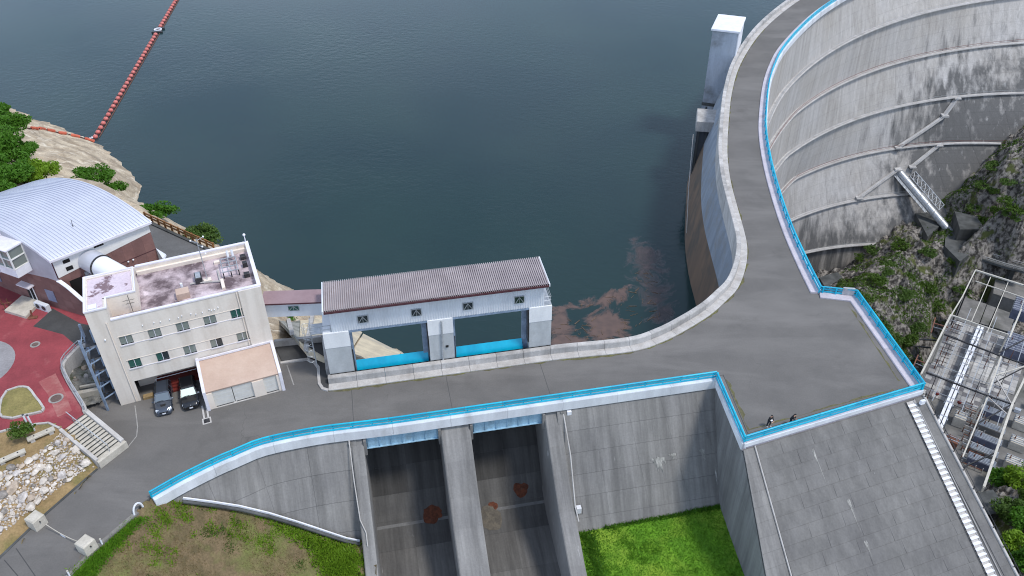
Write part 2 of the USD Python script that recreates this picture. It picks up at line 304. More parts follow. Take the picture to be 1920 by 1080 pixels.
def dam_concrete(name, k, dk):
    """pale lifts, black water stains growing towards the valley floor, lime runs"""
    n = {'g': ('geometry', {}), 'mp': ('mapping', {'scale': (1, 1, .05)}), 'n1': ('noise_texture', {'scale': .8, 'detail': 8., 'roughness': .66}),
         'r1': ('rgb_ramp', {'ramp': [(.35, G(k, .025)), (.66, G(dk, .03))]}),
         'n2': ('noise_texture', {'scale': .07, 'detail': 6., 'roughness': .6}), 'r2': ('rgb_ramp', {'ramp': [(.35, (.95, .925, .89)), (.66, (1.08, 1.08, 1.09))]}), 'm2': ('mix', {'mix_type': 'multiply', 'fac': 1.}),
         'sx': ('separate_xyz', {}), 'a': ('map_range', {'from_min': 88., 'from_max': 122., 'clamp': True}), 'b2': ('map_range', {'from_min': -10., 'from_max': -40., 'clamp': True}), 'ab': ('math', {'math_type': 'multiply'}), 'bz': ('map_range', {'from_min': -50., 'from_max': -68., 'clamp': True, 'to_max': .8}), 'abz': ('math', {'math_type': 'maximum'}), 'mpc': ('mapping', {'scale': (1.3, 1.3, .06), 'location': (3, 9, 2)}), 'nc': ('noise_texture', {'scale': .31, 'detail': 9., 'roughness': .6, 'distortion': .1}),
         'c': ('math', {'math_type': 'multiply_add', 'value2': 2.1, 'value3': -1.05}), 'd': ('math', {'math_type': 'add'}), 'r5': ('rgb_ramp', {'ramp': [(.38, (0, 0, 0)), (.86, (1, 1, 1))]}),
         'st': ('mix', {'color2': G(.10, -.01)}), 's0': ('math', {'math_type': 'multiply', 'value2': .9}),
         'mp3': ('mapping', {'scale': (1, 1, .035), 'location': (11, 5, 3)}), 'n3': ('noise_texture', {'scale': .6, 'detail': 5., 'roughness': .6, 'distortion': .1}), 'r3': ('rgb_ramp', {'ramp': [(.62, (0, 0, 0)), (.74, (1, 1, 1))]}), 'm3': ('mix', {'color2': G(.52)}), 's3': ('math', {'math_type': 'multiply', 'value2': .4}),
         'wv': ('wave_texture', {'wave_type': 'bands', 'bands_direction': 'z', 'profile': 'saw', 'scale': .105, 'distortion': .25, 'detail': 2.}), 'rw': ('rgb_ramp', {'ramp': [(0., (.72, .72, .72)), (.05, (1, 1, 1)), (1., (1, 1, 1))]}), 'mw': ('mix', {'mix_type': 'multiply', 'fac': .8}),
         'n4': ('noise_texture', {'scale': 2.2, 'detail': 5., 'roughness': .75}), 'r4': ('rgb_ramp', {'ramp': [(.28, (.86, .86, .86)), (.72, (1.1, 1.1, 1.1))]}), 'm4': ('mix', {'mix_type': 'multiply', 'fac': 1.}),
         'b': ('bump', {'strength': .3, 'distance': .12}), 'p': ('principled_bsdf', {'roughness': .9, 'specular_ior_level': .25})}
    l = [('g.position', 'mp.vector'), ('mp.vector', 'n1.vector'), ('n1.fac', 'r1.fac'), ('g.position', 'n2.vector'), ('n2.fac', 'r2.fac'), ('r1.color', 'm2.color1'), ('r2.color', 'm2.color2'),
         ('g.position', 'sx.vector'), ('sx.x', 'a.value'), ('sx.z', 'b2.value'), ('a.result', 'ab.value1'), ('b2.result', 'ab.value2'), ('g.position', 'mpc.vector'), ('mpc.vector', 'nc.vector'), ('nc.fac', 'c.value1'), ('c.value', 'd.value1'), ('sx.z', 'bz.value'), ('ab.value', 'abz.value1'), ('bz.result', 'abz.value2'), ('abz.value', 'd.value2'), ('d.value', 'r5.fac'), ('r5.color', 's0.value1'), ('s0.value', 'st.fac'), ('m2.color', 'st.color1'),
         ('g.position', 'mp3.vector'), ('mp3.vector', 'n3.vector'), ('n3.fac', 'r3.fac'), ('r3.color', 's3.value1'), ('s3.value', 'm3.fac'), ('st.color', 'm3.color1'),
         ('g.position', 'wv.vector'), ('wv.fac', 'rw.fac'), ('m3.color', 'mw.color1'), ('rw.color', 'mw.color2'),
         ('g.position', 'n4.vector'), ('n4.fac', 'r4.fac'), ('mw.color', 'm4.color1'), ('r4.color', 'm4.color2'), ('m4.color', 'p.base_color'), ('n4.fac', 'b.height'), ('b.normal', 'p.normal')]
    return usdkit.material(stage, LK + name, n, l, surface='p.BSDF')

dam_m = [dam_concrete('dam_concrete_pale', .48, .36), dam_concrete('dam_concrete_mid', .465, .345), dam_concrete('dam_concrete_dark', .45, .335)]
ledge_m = M('ledge_concrete', G(.50, .02), G(.38, .03), freq=.6, c3=G(.28, .05), f3=.2, l3=.55, h3=.75)
up_grey = M('upstream_face_grey', lin(134, 142, 152), lin(116, 124, 134), freq=.7, sc=(1, 1, .1), c3=G(.2), f3=.3)
up_brown = M('upstream_face_silt', lin(112, 92, 76), lin(88, 76, 66), freq=.5, sc=(1, 1, .12), c3=lin(76, 72, 66), f3=.25)
beige = M('beige_render', lin(220, 212, 202), lin(202, 193, 182), freq=1.0, lo=.42, hi=.72, sc=(1, 1, .09), c3=lin(204, 192, 180), f3=.35, l3=.55, h3=.8, rough=.8, grain=.04)
beige_d = M('beige_band', lin(230, 219, 206), lin(222, 210, 198), freq=.6, rough=.8, grain=.04)
capping = M('pale_metal_capping', lin(226, 224, 232), lin(210, 208, 216), freq=1., rough=.4, grain=.04)
roof_stain = M('stained_roof_membrane', lin(188, 172, 176), lin(98, 84, 88), freq=.55, lo=.40, hi=.60, c3=lin(214, 200, 206), f3=.35, l3=.52, h3=.66, rough=.8, detail=9.)
roof_pink = M('pink_roof_membrane', lin(208, 196, 206), lin(200, 186, 196), freq=.5, c3=lin(124, 104, 110), f3=.42, l3=.54, h3=.58, rough=.8)
peach = M('peach_roof_sheet', lin(194, 172, 157), lin(184, 160, 145), freq=.5, c3=lin(174, 150, 134), f3=.3, l3=.5, h3=.8, rough=.7, grain=.05)
shutter = M('pale_shutter', lin(214, 212, 206), lin(200, 198, 192), freq=1., rough=.5, grain=.04)
maroon = M('maroon_roof', lin(148, 126, 130), lin(136, 114, 118), freq=.6, rough=.6, grain=.05)
maroon_d = M('maroon_trim', lin(84, 52, 58), rough=.5)
rib_m = M('ribbed_roof_metal', lin(172, 162, 162), lin(154, 144, 145), freq=.4, rough=.45, spec=.5, c3=lin(136, 124, 124), f3=.3, l3=.58, h3=.8, grain=.05)
clad = M('white_cladding', lin(214, 218, 224), lin(196, 200, 206), freq=.5, sc=(1, 1, .3), rough=.5, grain=.04)
tower_w = M('gate_pier_white', lin(230, 231, 232), lin(214, 216, 218), freq=.8, sc=(1, 1, .3), c3=lin(206, 205, 202), f3=.5, l3=.62, h3=.8, rough=.75, grain=.05)
tower_g = M('gate_pier_grey', lin(184, 188, 190), lin(168, 172, 174), freq=.8, sc=(1, 1, .3), c3=lin(160, 163, 164), f3=.4, l3=.55, h3=.8, rough=.85, grain=.06)
vault_m = M('vault_roof_metal', lin(196, 200, 212), lin(186, 190, 204), freq=.25, rough=.36, spec=.5, metal=.15, grain=.03)
vault_w = M('gable_white', lin(230, 230, 228), lin(218, 218, 214), freq=.6, rough=.7, grain=.04)
grey_w = M('gable_grey', lin(182, 180, 188), lin(168, 166, 174), freq=.6, rough=.7, grain=.04)
brick_m = [M(f'brown_tile_{c}', lin(*a), lin(*b), freq=.6, rough=.75, grain=.08) for c, a, b in (('red', (138, 104, 98), (124, 92, 88)), ('dull', (130, 98, 94), (118, 88, 84)), ('dark', (122, 90, 86), (110, 80, 78)))]
red_pave = M('red_paving', lin(152, 70, 76), lin(128, 58, 64), freq=.25, rough=.85, c3=lin(172, 112, 110), f3=.22, l3=.6, h3=.8, bump=.15, bfreq=12)
grey_pave = M('grey_paving', lin(150, 148, 150), lin(130, 128, 130), freq=.5)
steel = M('galvanised_steel', lin(190, 194, 198), lin(160, 164, 168), freq=2., rough=.4, metal=.5, spec=.5)
frame_m = M('pale_frame_paint', lin(200, 196, 186), lin(176, 172, 162), freq=1.5, rough=.5)
steel_d = M('dark_steel', lin(74, 74, 76), lin(52, 52, 54), freq=2., rough=.5, metal=.4)
steel_b = M('blue_grey_steel', lin(140, 158, 180), lin(112, 128, 148), freq=1.5, rough=.5)
rust = M('rusty_steel', lin(128, 84, 66), lin(96, 66, 54), freq=2., rough=.7)
redm = M('red_lacquer', lin(112, 46, 40), lin(96, 38, 34), freq=2., rough=.5)
orange = M('orange_float', lin(200, 104, 78), lin(174, 84, 64), freq=1.5, rough=.6)
buoy_m = M('faded_red_buoy', lin(206, 128, 120), lin(190, 96, 90), freq=3., rough=.45)
rope_m = M('boom_net', lin(92, 44, 46), lin(66, 34, 36), freq=3., rough=.8)
brown_rail = M('brown_guard_rail', lin(150, 106, 62), lin(120, 82, 50), freq=2., rough=.6)
black_m = M('black_plastic', G(.015), G(.01), rough=.6, grain=0)
tyre_m = M('tyre_rubber', G(.02), G(.014), rough=.85, grain=0)
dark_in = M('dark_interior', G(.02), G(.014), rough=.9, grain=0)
louvre_m = M('slate_blue_panel', lin(128, 134, 158), lin(116, 122, 146), freq=1., rough=.5)
rockslope = M('pale_bank_rock', lin(186, 172, 150), lin(146, 132, 114), freq=.35, lo=.4, hi=.6, c3=lin(214, 204, 186), f3=.5, l3=.55, h3=.72, bump=1., bfreq=1.2, rough=.95, detail=10., grain=.25)
lined = M('smooth_concrete_lining', lin(214, 200, 172), lin(186, 174, 152), freq=.5, sc=(1, 1, .5), c3=lin(160, 156, 146), f3=.2, l3=.5, h3=.75, rough=.85)
lined_g = M('grey_concrete_lining', lin(164, 162, 154), lin(132, 132, 126), freq=.8, sc=(.5, 1, .3), c3=lin(110, 112, 104), f3=.3, l3=.5, h3=.75, rough=.9, bump=.3)
stone = [M(f'riprap_{c}', lin(*a), lin(*b), freq=1.6, rough=.9, bump=.6, bfreq=5., grain=.2) for c, a, b in (('white', (216, 208, 198), (178, 168, 156)), ('tan', (192, 176, 158), (156, 142, 128)), ('grey', (150, 144, 138), (118, 112, 106)), ('pale', (206, 200, 196), (160, 154, 150)))]
ground_tan = M('dry_tan_ground', lin(150, 128, 92), lin(126, 106, 74), freq=.6, c3=lin(118, 112, 70), f3=.3, l3=.5, h3=.7, bump=.6, bfreq=3., rough=.95, grain=.2)
grass_isl = M('dry_grass_bed', lin(142, 132, 84), lin(122, 114, 72), freq=.8, c3=lin(110, 110, 60), f3=.5, bump=.7, bfreq=4., rough=.95, grain=.22)
brown_gr = M('brown_dry_grass', lin(116, 100, 76), lin(94, 84, 60), freq=.9, lo=.38, hi=.62, c3=lin(104, 116, 58), f3=.2, l3=.46, h3=.68, bump=.9, bfreq=3.5, rough=.97, grain=.25)
lawn_m = M('green_lawn', lin(96, 142, 34), lin(78, 122, 28), freq=.7, lo=.38, hi=.62, c3=lin(126, 154, 50), f3=.16, l3=.46, h3=.66, bump=1., bfreq=3.5, rough=.95, grain=.25)
valley = M('grey_valley_rock', lin(142, 137, 131), lin(62, 59, 56), freq=1.1, lo=.42, hi=.58, sc=(1, 1, .7), c3=lin(78, 84, 46), f3=.22, l3=.54, h3=.62, bump=1., bfreq=2.2, rough=.95, detail=13., grain=.3)
apron_m = M('dark_apron_concrete', lin(124, 122, 119), lin(98, 97, 95), freq=.4, c3=lin(82, 83, 76), f3=.15)
block_m = M('weathered_block_concrete', lin(92, 94, 94), lin(66, 68, 68), freq=.5, sc=(1, 1, .2), c3=lin(54, 56, 54), f3=.2)
bench_m = M('bench_concrete', lin(196, 190, 178), lin(176, 170, 158), freq=1., rough=.85)
line_m = M('faded_white_line', lin(160, 158, 154), lin(132, 130, 128), freq=1.5, grain=.2)

def leaf(name, a, b, c):
    n = {'g': ('geometry', {}), 'r': ('rgb_ramp', {'ramp': [(0., a), (.55, b), (1., c)]}), 'd': ('principled_bsdf', {'roughness': .6, 'specular_ior_level': .3}), 't': ('translucent_bsdf', {}), 'm': ('mix_closure', {'fac': .28})}
    l = [('g.random_per_island', 'r.fac'), ('r.color', 'd.base_color'), ('r.color', 't.color'), ('d.BSDF', 'm.closure1'), ('t.BSDF', 'm.closure2')]
    return usdkit.material(stage, LK + name, n, l, surface='m.closure')
leaf_m = leaf('green_leaves', lin(74, 118, 30), lin(98, 148, 44), lin(134, 178, 68))
leaf_y = leaf('yellow_green_leaves', lin(112, 146, 36), lin(138, 170, 50), lin(168, 190, 78))
leaf_d = leaf('dull_green_leaves', lin(80, 106, 46), lin(104, 128, 60), lin(134, 150, 80))
leaf_k = leaf('olive_shrub_leaves', lin(76, 102, 34), lin(100, 128, 42), lin(130, 152, 56))  # olive leaf tone for shrubs and ground cover
grass_m = leaf('grass_blades', lin(94, 140, 34), lin(122, 162, 46), lin(160, 182, 80))
straw_m = leaf('straw_blades', lin(138, 122, 88), lin(116, 122, 62), lin(156, 142, 104))
bark = M('bark', lin(86, 72, 58), lin(64, 54, 44), freq=4.)

def simple(name, col, rough=.4, metal=0., spec=.5, coat=0., **k):
    return usdkit.material(stage, LK + name, {'p': ('principled_bsdf', {'base_color': col, 'roughness': rough, 'metallic': metal, 'specular_ior_level': spec, 'coat_weight': coat, **k})}, [], surface='p.BSDF')
glass_m = simple('window_glass', lin(120, 128, 122), .08, 0, .8)
glass_g = simple('green_window_glass', lin(40, 84, 76), .08, 0, .8)
glass_d = simple('dark_window_glass', lin(34, 44, 48), .08, 0, .8)
car_grey = simple('grey_car_paint', lin(78, 86, 98), .28, .55, .5, .8)
car_black = simple('black_car_paint', lin(14, 16, 20), .22, .2, .5, .9)
car_glass = simple('car_glass', lin(96, 108, 118), .06, 0, .9)
car_glass_d = simple('dark_car_glass', lin(18, 20, 24), .06, 0, .9)
shade_m = simple('silver_sun_shade', lin(206, 224, 214), .35, .3)
lamp_m = simple('headlamp_glass', lin(214, 222, 230), .1, .2, .9)
chrome = simple('chrome', lin(190, 194, 198), .2, .9)
skin_m = simple('skin', lin(196, 150, 124), .6); hair_m = simple('black_hair', lin(20, 16, 14), .6)
cloth_k = simple('black_cloth', lin(20, 20, 24), .85); cloth_n = simple('navy_cloth', lin(22, 26, 38), .85); shoe_m = simple('white_shoe', lin(214, 212, 208), .6)

def water_mat():
    n = {'g': ('geometry', {}), 'mp': ('mapping', {'scale': (1., 1.5, 1.), 'rotation': (0, 0, .5)}),
         'n1': ('noise_texture', {'scale': .55, 'detail': 5., 'roughness': .62, 'distortion': .4}), 'n2': ('noise_texture', {'scale': .018, 'detail': 4., 'roughness': .55}), 'r2': ('rgb_ramp', {'ramp': [(.42, (.06, .06, .06)), (.64, (1, 1, 1))]}),
         'b': ('bump', {'distance': .2}), 'sm': ('math', {'math_type': 'multiply', 'value2': .5}),
         'n3': ('noise_texture', {'scale': .03, 'detail': 4.}), 'r3': ('rgb_ramp', {'ramp': [(.35, (.012, .031, .035)), (.65, (.016, .039, .039))]}),
         'p': ('principled_bsdf', {'roughness': .09, 'ior': 1.33, 'specular_ior_level': .5})}
    l = [('g.position', 'mp.vector'), ('mp.vector', 'n1.vector'), ('g.position', 'n2.vector'), ('n2.fac', 'r2.fac'), ('r2.color', 'sm.value1'), ('sm.value', 'b.strength'), ('n1.fac', 'b.height'), ('b.normal', 'p.normal'),
         ('g.position', 'n3.vector'), ('n3.fac', 'r3.fac'), ('r3.color', 'p.base_color')]
    return usdkit.material(stage, LK + 'lake_water', n, l, surface='p.BSDF')
water_m = water_mat()


# ---------------------------------------------------------------- plan data (metres, camera above the origin)
S = Frame(79.2)                                    # along the spillway bridge
A_, B_, C_, D_, E_ = (22.23, 66.42), (23.15, 57.02), (44.02, 64.45), (42.32, 80.92), (38.13, 81.76)
RAIL1 = smooth_path([(-33.90, 50.61, 1.10), (-31.78, 52.56, 1.10), (-29.06, 54.66, 1.10), (-27.38, 55.74, 1.10), (-24.94, 57.19, 1.10), (-19.98, 58.58, 1.10), (-14.98, 59.42, 1.10), S(0, 61.1), S(10, 61.1), (*A_, 1.1)], 1.0) * [1, 1, 0]
CREST = smooth_path([(*E_, 0), (38.1, 87.2, 0), (38.3, 95.1, 0), (39.0, 104.0, 0), (40.2, 114.1, 0), (42.1, 125.0, 0), (44.6, 134.7, 0), (47.7, 145.0, 0), (50.9, 153.4, 0), (54.4, 161.1, 0), (59.7, 170.3, 0), (66.0, 180.0, 0), (72.0, 188.0, 0), (80.0, 197.2, 0), (90., 207., 0), (102., 217.7, 0)], 1.0)
ROADIN = smooth_path([(-19.89, 65.07, 0.10), (-17.98, 65.38, 0.10), S(2, 67.6), S(12, 67.6), S(18.4, 67.6), (13.53, 71.05, 0.10), (17.43, 72.77, 0.10), (20.57, 74.94, 0.10), (23.87, 77.69, 0.10), (26.11, 80.16, 0.10), (28.29, 82.95, 0.10), (30.22, 87.28, 0.10), (31.46, 91.78, 0.10), (31.97, 95.94, 0.10), (32.48, 102.95, 0.10), (33.0, 109.2, 0), (34.0, 116.1, 0), (35.2, 122., 0), (37.3, 130.8, 0), (39.8, 140.4, 0), (43.2, 151.0, 0), (47.3, 160.8, 0), (52.4, 171., 0), (58.2, 180.5, 0), (65.7, 191., 0), (75., 202., 0), (86., 213., 0), (97., 223., 0)], 1.0) * [1, 1, 0]
DC = np.array([199.06, 90.96]); DR = 160.7; LV = 11.5
DK = {1: (-.35, 6.64, -12.99), 2: (-1.49, 16.71, -25.04), 3: (-1.99, 26.07, -39.7), 4: (-4.1, 50.04, -68.33), 5: (-5.04, 62.24, -90.45), 6: (-7.38, 97.78, -143.84)}
def dam_off(k, ph):
    if k <= 0: return 0.
    if k > 6: return dam_off(6, ph) * (1 + .13 * (k - 6))
    q = lambda p: sum(c * ((180 - p) / 60.) ** i for i, c in enumerate(DK[k]))
    v = q(ph) if ph > 114 else q(114) + (q(114) - q(116)) * .5 * (114 - ph) * 1.0
    return min(v, -.06 * k)
def dam_pt(h, ph, out=0.):
    """point of the downstream face: h ledges below the crest, at the polar angle ph"""
    k = int(math.floor(h)); f = h - k
    r = DR + dam_off(k, ph) * (1 - f) + dam_off(k + 1, ph) * f - out
    a = math.radians(ph)
    return np.array([DC[0] + r * math.cos(a), DC[1] + r * math.sin(a), -LV * h])

# ---------------------------------------------------------------- water, ground sheets
ctr = offset(ROADIN, -1.2)[::5]
wp = [(-900, 40), (-100, 40), (-24, 71)] + [tuple(p[:2]) for p in ctr] + [(140, 250), (300, 330), (900, 700), (900, 1600), (-900, 1600)]
put('lake_water', MB().prism(wp, -60, -18.0), water_m, kind='structure', label='dark blue green reservoir water with fine ripples')
put('valley_floor', MB().prism([(-400, -300), (700, -300), (700, 62), (-20, 60), (-400, 38)], -135, -120), valley, kind='structure', label='valley floor far below the dam')

# floating scum: thin sheets whose cover breaks up towards the edge
import shapely
def scum_sheet(name, polys, mat, label, seed, soft):
    pg = shapely.unary_union([shapely.Polygon(np.array(p)[:, :2]) for p in polys]).buffer(.5)
    x0, y0, x1, y1 = pg.bounds; st = .5; xs, ys = np.arange(x0, x1, st), np.arange(y0, y1, st); X, Y = np.meshgrid(xs, ys)
    d = shapely.distance(shapely.boundary(pg), shapely.points(X, Y)); d = np.where(shapely.contains_xy(pg, X, Y), d, -d)
    cov = np.clip(d / soft, -1, 1); idx = np.arange(X.size).reshape(X.shape)
    q = np.stack([idx[:-1, :-1], idx[:-1, 1:], idx[1:, 1:], idx[1:, :-1]], -1).reshape(-1, 4); q = q[(d.ravel()[q] > 0).any(1)]
    un, inv = np.unique(q, return_inverse=True); v = np.c_[X.ravel(), Y.ravel(), np.full(X.size, -17.985 + .006 * seed)][un]
    path = numbered('/World/' + name); m = usdkit.mesh(stage, path, MB().add(v, inv.reshape(q.shape)).arr(), mat)
    UsdGeom.PrimvarsAPI(m).CreatePrimvar('cover', Sdf.ValueTypeNames.FloatArray, 'vertex').Set([float(x) for x in cov.ravel()[un]]); tag(m, label, None, None, 'stuff')
def scum_mat(name, a, b, amt, sharp):
    n = {'g': ('geometry', {}), 'n1': ('noise_texture', {'scale': .17, 'detail': 10., 'roughness': .66, 'distortion': 2.2}), 'at': ('attribute', {'attribute': 'cover'}), 'k': ('math', {'math_type': 'multiply_add', 'value2': .34, 'value3': amt}), 's': ('math', {'math_type': 'add'}),
         'r1': ('rgb_ramp', {'ramp': [(.5 - sharp, (0, 0, 0)), (.5 + sharp, (1, 1, 1))]}), 'n2': ('noise_texture', {'scale': .9, 'detail': 8.}), 'r2': ('rgb_ramp', {'ramp': [(.3, a), (.7, b)]}), 'mu': ('math', {'math_type': 'multiply', 'value2': .93}),
         'd': ('principled_bsdf', {'roughness': .75, 'specular_ior_level': .25}), 't': ('transparent_bsdf', {}), 'm': ('mix_closure', {})}
    l = [('g.position', 'n1.vector'), ('at.fac', 'k.value1'), ('k.value', 's.value1'), ('n1.fac', 's.value2'), ('s.value', 'r1.fac'), ('r1.color', 'mu.value1'), ('mu.value', 'm.fac'), ('t.BSDF', 'm.closure1'), ('d.BSDF', 'm.closure2'), ('g.position', 'n2.vector'), ('n2.fac', 'r2.fac'), ('r2.color', 'd.base_color')]
    return usdkit.material(stage, LK + name, n, l, surface='m.closure')
scum_a = scum_mat('floating_scum', lin(108, 91, 86), lin(92, 80, 78), -.15, .07)
scum_b = scum_mat('thin_floating_scum', lin(96, 87, 88), lin(82, 78, 80), -.21, .14)
scum_sheet('floating_scum', [[(5.81, 101.78, -18.00), (12.71, 104.56, -18.00), (16.34, 106.91, -18.00), (19.55, 108.60, -18.00), (18.65, 104.64, -18.00), (15.89, 102.48, -18.00), (11.23, 101.72, -18.00), (8.77, 100.95, -18.00), (9.04, 97.32, -18.00), (11.39, 93.22, -18.00), (7.73, 91.24, -18.00), (4.61, 91.27, -18.00)], [(11.02, 98.83, -18.00), (13.64, 100.76, -18.00), (15.85, 102.07, -18.00), (17.31, 98.76, -18.00), (18.16, 94.97, -18.00), (15.80, 93.78, -18.00), (13.38, 93.32, -18.00), (11.54, 95.04, -18.00)]], scum_a, 'brown floating scum on the water beside the gatehouse', 0, 2.6)
scum_sheet('floating_scum', [[(20.77, 122.77, -18.00), (23.74, 120.37, -18.00), (26.29, 115.80, -18.00), (25.95, 106.80, -18.00), (25.48, 98.67, -18.00), (22.86, 95.91, -18.00), (20.65, 97.45, -18.00), (20.43, 102.02, -18.00), (19.00, 106.17, -18.00), (18.89, 112.78, -18.00)]], scum_b, 'thin grey brown scum drifting along the dam', 1, 4.5)

g_ = np.random.default_rng(12); m = MB(); pgs = shapely.Polygon([(6.11, 98.89, -18.00)[:2], (12.65, 103.88, -18.00)[:2], (19.00, 107.60, -18.00)[:2], (23.34, 117.43, -18.00)[:2], (24.49, 104.02, -18.00)[:2], (22.68, 97.42, -18.00)[:2], (13.42, 93.80, -18.00)[:2], (6.19, 91.73, -18.00)[:2]]); b_ = pgs.bounds; n_ = 0
while n_ < 90:
    x, y = g_.uniform(b_[0], b_[2]), g_.uniform(b_[1], b_[3])
    if not shapely.contains_xy(pgs, x, y): continue
    a, l = g_.uniform(0, 3.14), g_.uniform(.25, 1.5); d = np.array([math.cos(a), math.sin(a), 0]) * l / 2; r = .03 + .05 * l * g_.random(); m.tube(np.array([x, y, -17.97]) - d, np.array([x, y, -17.96]) + d, r, 5, r * .6); n_ += 1
put('driftwood', m, M('driftwood', lin(122, 104, 88), lin(80, 68, 58), freq=3.), kind='stuff', label='small driftwood sticks caught in the floating scum')

def height_sheet(ctrl, step, amp, freq, region=None, seed=1, ridge=True, fine=.45, smooth_it=2):
    """terrain through the control points with rocky relief"""
    C = np.array(ctrl, float); x0, y0 = C[:, :2].min(0); x1, y1 = C[:, :2].max(0)
    xs, ys = np.arange(x0, x1 + step, step), np.arange(y0, y1 + step, step); X, Y = np.meshgrid(xs, ys)
    Z = griddata(C[:, :2], C[:, 2], (X, Y), 'linear'); Zn = griddata(C[:, :2], C[:, 2], (X, Y), 'nearest'); bad = np.isnan(Z)
    Z = np.where(bad, Zn, Z)
    for _ in range(smooth_it):
        P = np.pad(Z, 1, mode='edge'); Z = (P[:-2, 1:-1] + P[2:, 1:-1] + P[1:-1, :-2] + P[1:-1, 2:] + 4 * Z) / 8
    q = np.stack([X * freq, Y * freq, Z * freq * .6], -1)
    n = meshkit.fbm(q, 5, seed)
    if ridge: n = 1 - np.abs(2 * n - 1) * 1.6
    Z = Z + amp * (n - (.55 if ridge else .5)) * 2
    if ridge: Z = Z + amp * fine * (meshkit.fbm(q * 4.3, 4, seed + 5) - .5) * 2 + amp * fine * .5 * (1 - np.abs(2 * meshkit.fbm(q * 7.7, 3, seed + 8) - 1) * 2)
    idx = np.arange(X.size).reshape(X.shape); f = np.stack([idx[:-1, :-1], idx[:-1, 1:], idx[1:, 1:], idx[1:, :-1]], -1).reshape(-1, 4)
    keep = np.ones(len(f), bool)
    if region is not None:
        cx, cy = (X[:-1, :-1] + step / 2).ravel(), (Y[:-1, :-1] + step / 2).ravel(); keep = shapely.contains_xy(shapely.Polygon(region), cx, cy)
    else: keep = ~(bad[:-1, :-1] & bad[1:, 1:]).ravel()
    return MB().add(np.c_[X.ravel(), Y.ravel(), Z.ravel()], f[keep]), (xs, ys, Z)

def z_at(sheet, x, y):
    xs, ys, Z = sheet; i = int(np.clip(np.searchsorted(xs, x) - 1, 0, len(xs) - 2)); j = int(np.clip(np.searchsorted(ys, y) - 1, 0, len(ys) - 2))
    a, b = np.clip((x - xs[i]) / (xs[1] - xs[0]), 0, 1), np.clip((y - ys[j]) / (ys[1] - ys[0]), 0, 1)
    return float((Z[j, i] * (1 - a) + Z[j, i + 1] * a) * (1 - b) + (Z[j + 1, i] * (1 - a) + Z[j + 1, i + 1] * a) * b)

bank_c = [(-127.14, 183.15, -18.00), (-115.70, 176.30, -18.00), (-106.57, 170.91, -18.00), (-96.71, 164.47, -18.00), (-87.38, 158.38, -18.00), (-80.77, 151.27, -18.00), (-74.95, 144.19, -18.00), (-71.83, 140.41, -18.00), (-70.67, 134.85, -18.00), (-63.92, 128.42, -18.00), (-58.22, 124.12, -18.00), (-48.44, 117.67, -18.00), (-42.43, 111.70, -18.00), (-38.07, 107.97, -18.00), (-35.43, 106.52, -18.00), (-29.82, 100.59, -18.00), (-24.18, 96.05, -18.00), (-16.17, 90.91, -18.00), (-12.29, 88.01, -18.00), S(6, 80, -19), S(12, 72, -22),
          (-82.24, 142.29, -12.00), (-81.82, 132.75, -8.00), (-87.52, 136.89, -8.00), (-73.95, 133.97, -12.00), (-72.16, 135.25, -15.00), (-71.64, 123.30, -6.00), (-76.00, 116.27, -2.00), (-82.41, 119.79, -1.00), (-74.58, 106.02, 2.00), (-68.54, 115.89, -3.00), (-101.11, 152.03, -9.00), (-99.73, 155.81, -12.00), (-107.74, 152.61, -9.00), (-83.57, 112.83, 0.00),
          (-115, 120, 2), (-80, 118, 2), (-62, 108, 2.0), (-52, 100, 1.6), (-46, 96, 1.6), (-38, 90, 1.4), (-31, 85, -6), (-24, 81, -8.0), (-45, 88, 1.6), (-36, 80, -1), (-28, 76, -2.0), (-24, 74, -1.6), (-130, 60, 2), (-60, 75, 0), (-45, 66, -.5), (-70, 60, -.5), (-20, 74, -1.5), (-14, 72, -4), (-6, 71, -10), (0, 71, -14),
          (-60, 145, -27), (-40, 128, -27), (-20, 108, -27), (-4, 96, -27), (-75, 165, -27), (-100, 185, -27), (-125, 200, -27), (10, 90, -27)]
bmb, BANK = height_sheet(bank_c, .7, .55, .22, seed=4)
put('lake_bank', bmb, rockslope, kind='structure', label='pale bare rock of the drawn down lake bank')

# lined slope of the approach channel, seen under the link bridge and through the first gate
P0, P1, P2, P3 = np.array((-36.64, 99.01, -17.40)), np.array((-16.05, 90.23, -17.40)), S(-4.0, 71.2, -5), np.array([-25.5, 73.2, .4])
g_a = [np.array((-36.55, 98.76, -17.20)), np.array((-30.28, 100.13, -17.20)), S(-9.5, 73.0, .6), np.array([-26.2, 74.0, .9])]
g_b = [np.array((-30.09, 99.99, -17.20)), np.array((-16.01, 90.01, -17.20)), S(-3.2, 71.0, -2.5), S(-9.3, 73.0, .6)]
t = thing('channel_lining', 'pale concrete lining sloping into the lake beside the gatehouse', 'channel lining', (-25, 80, -10))
def slab_on(q, u0, u1, v0, v1, lift, depth=.5):
    f = lambda u, v: (q[0] * (1 - u) + q[1] * u) * (1 - v) + (q[3] * (1 - u) + q[2] * u) * v + np.array([0, 0, lift])
    return MB().surf(f, np.linspace(u0, u1, 3), np.linspace(v0, v1, 4), depth)
for i, (u0, u1) in enumerate(((0, .33), (.345, .66), (.675, 1.))): put('lining_slab', slab_on(g_a, u0, u1, 0, 1, .9), lined_g if i < 2 else lined, t)
put('lining_slab', slab_on(g_b, 0, .56, 0, 1, .8), lined, t); put('lining_slab', slab_on(g_b, .57, 1, 0, 1, .6), lined, t)
for q, u in ((g_a, .338), (g_a, .99)):
    a = (q[0] * (1 - u) + q[1] * u); b = (q[3] * (1 - u) + q[2] * u)
    put('lining_kerb', MB().bar(a + [0, 0, 1.05], b + [0, 0, 1.05], .5, .4), kerb_m, t)

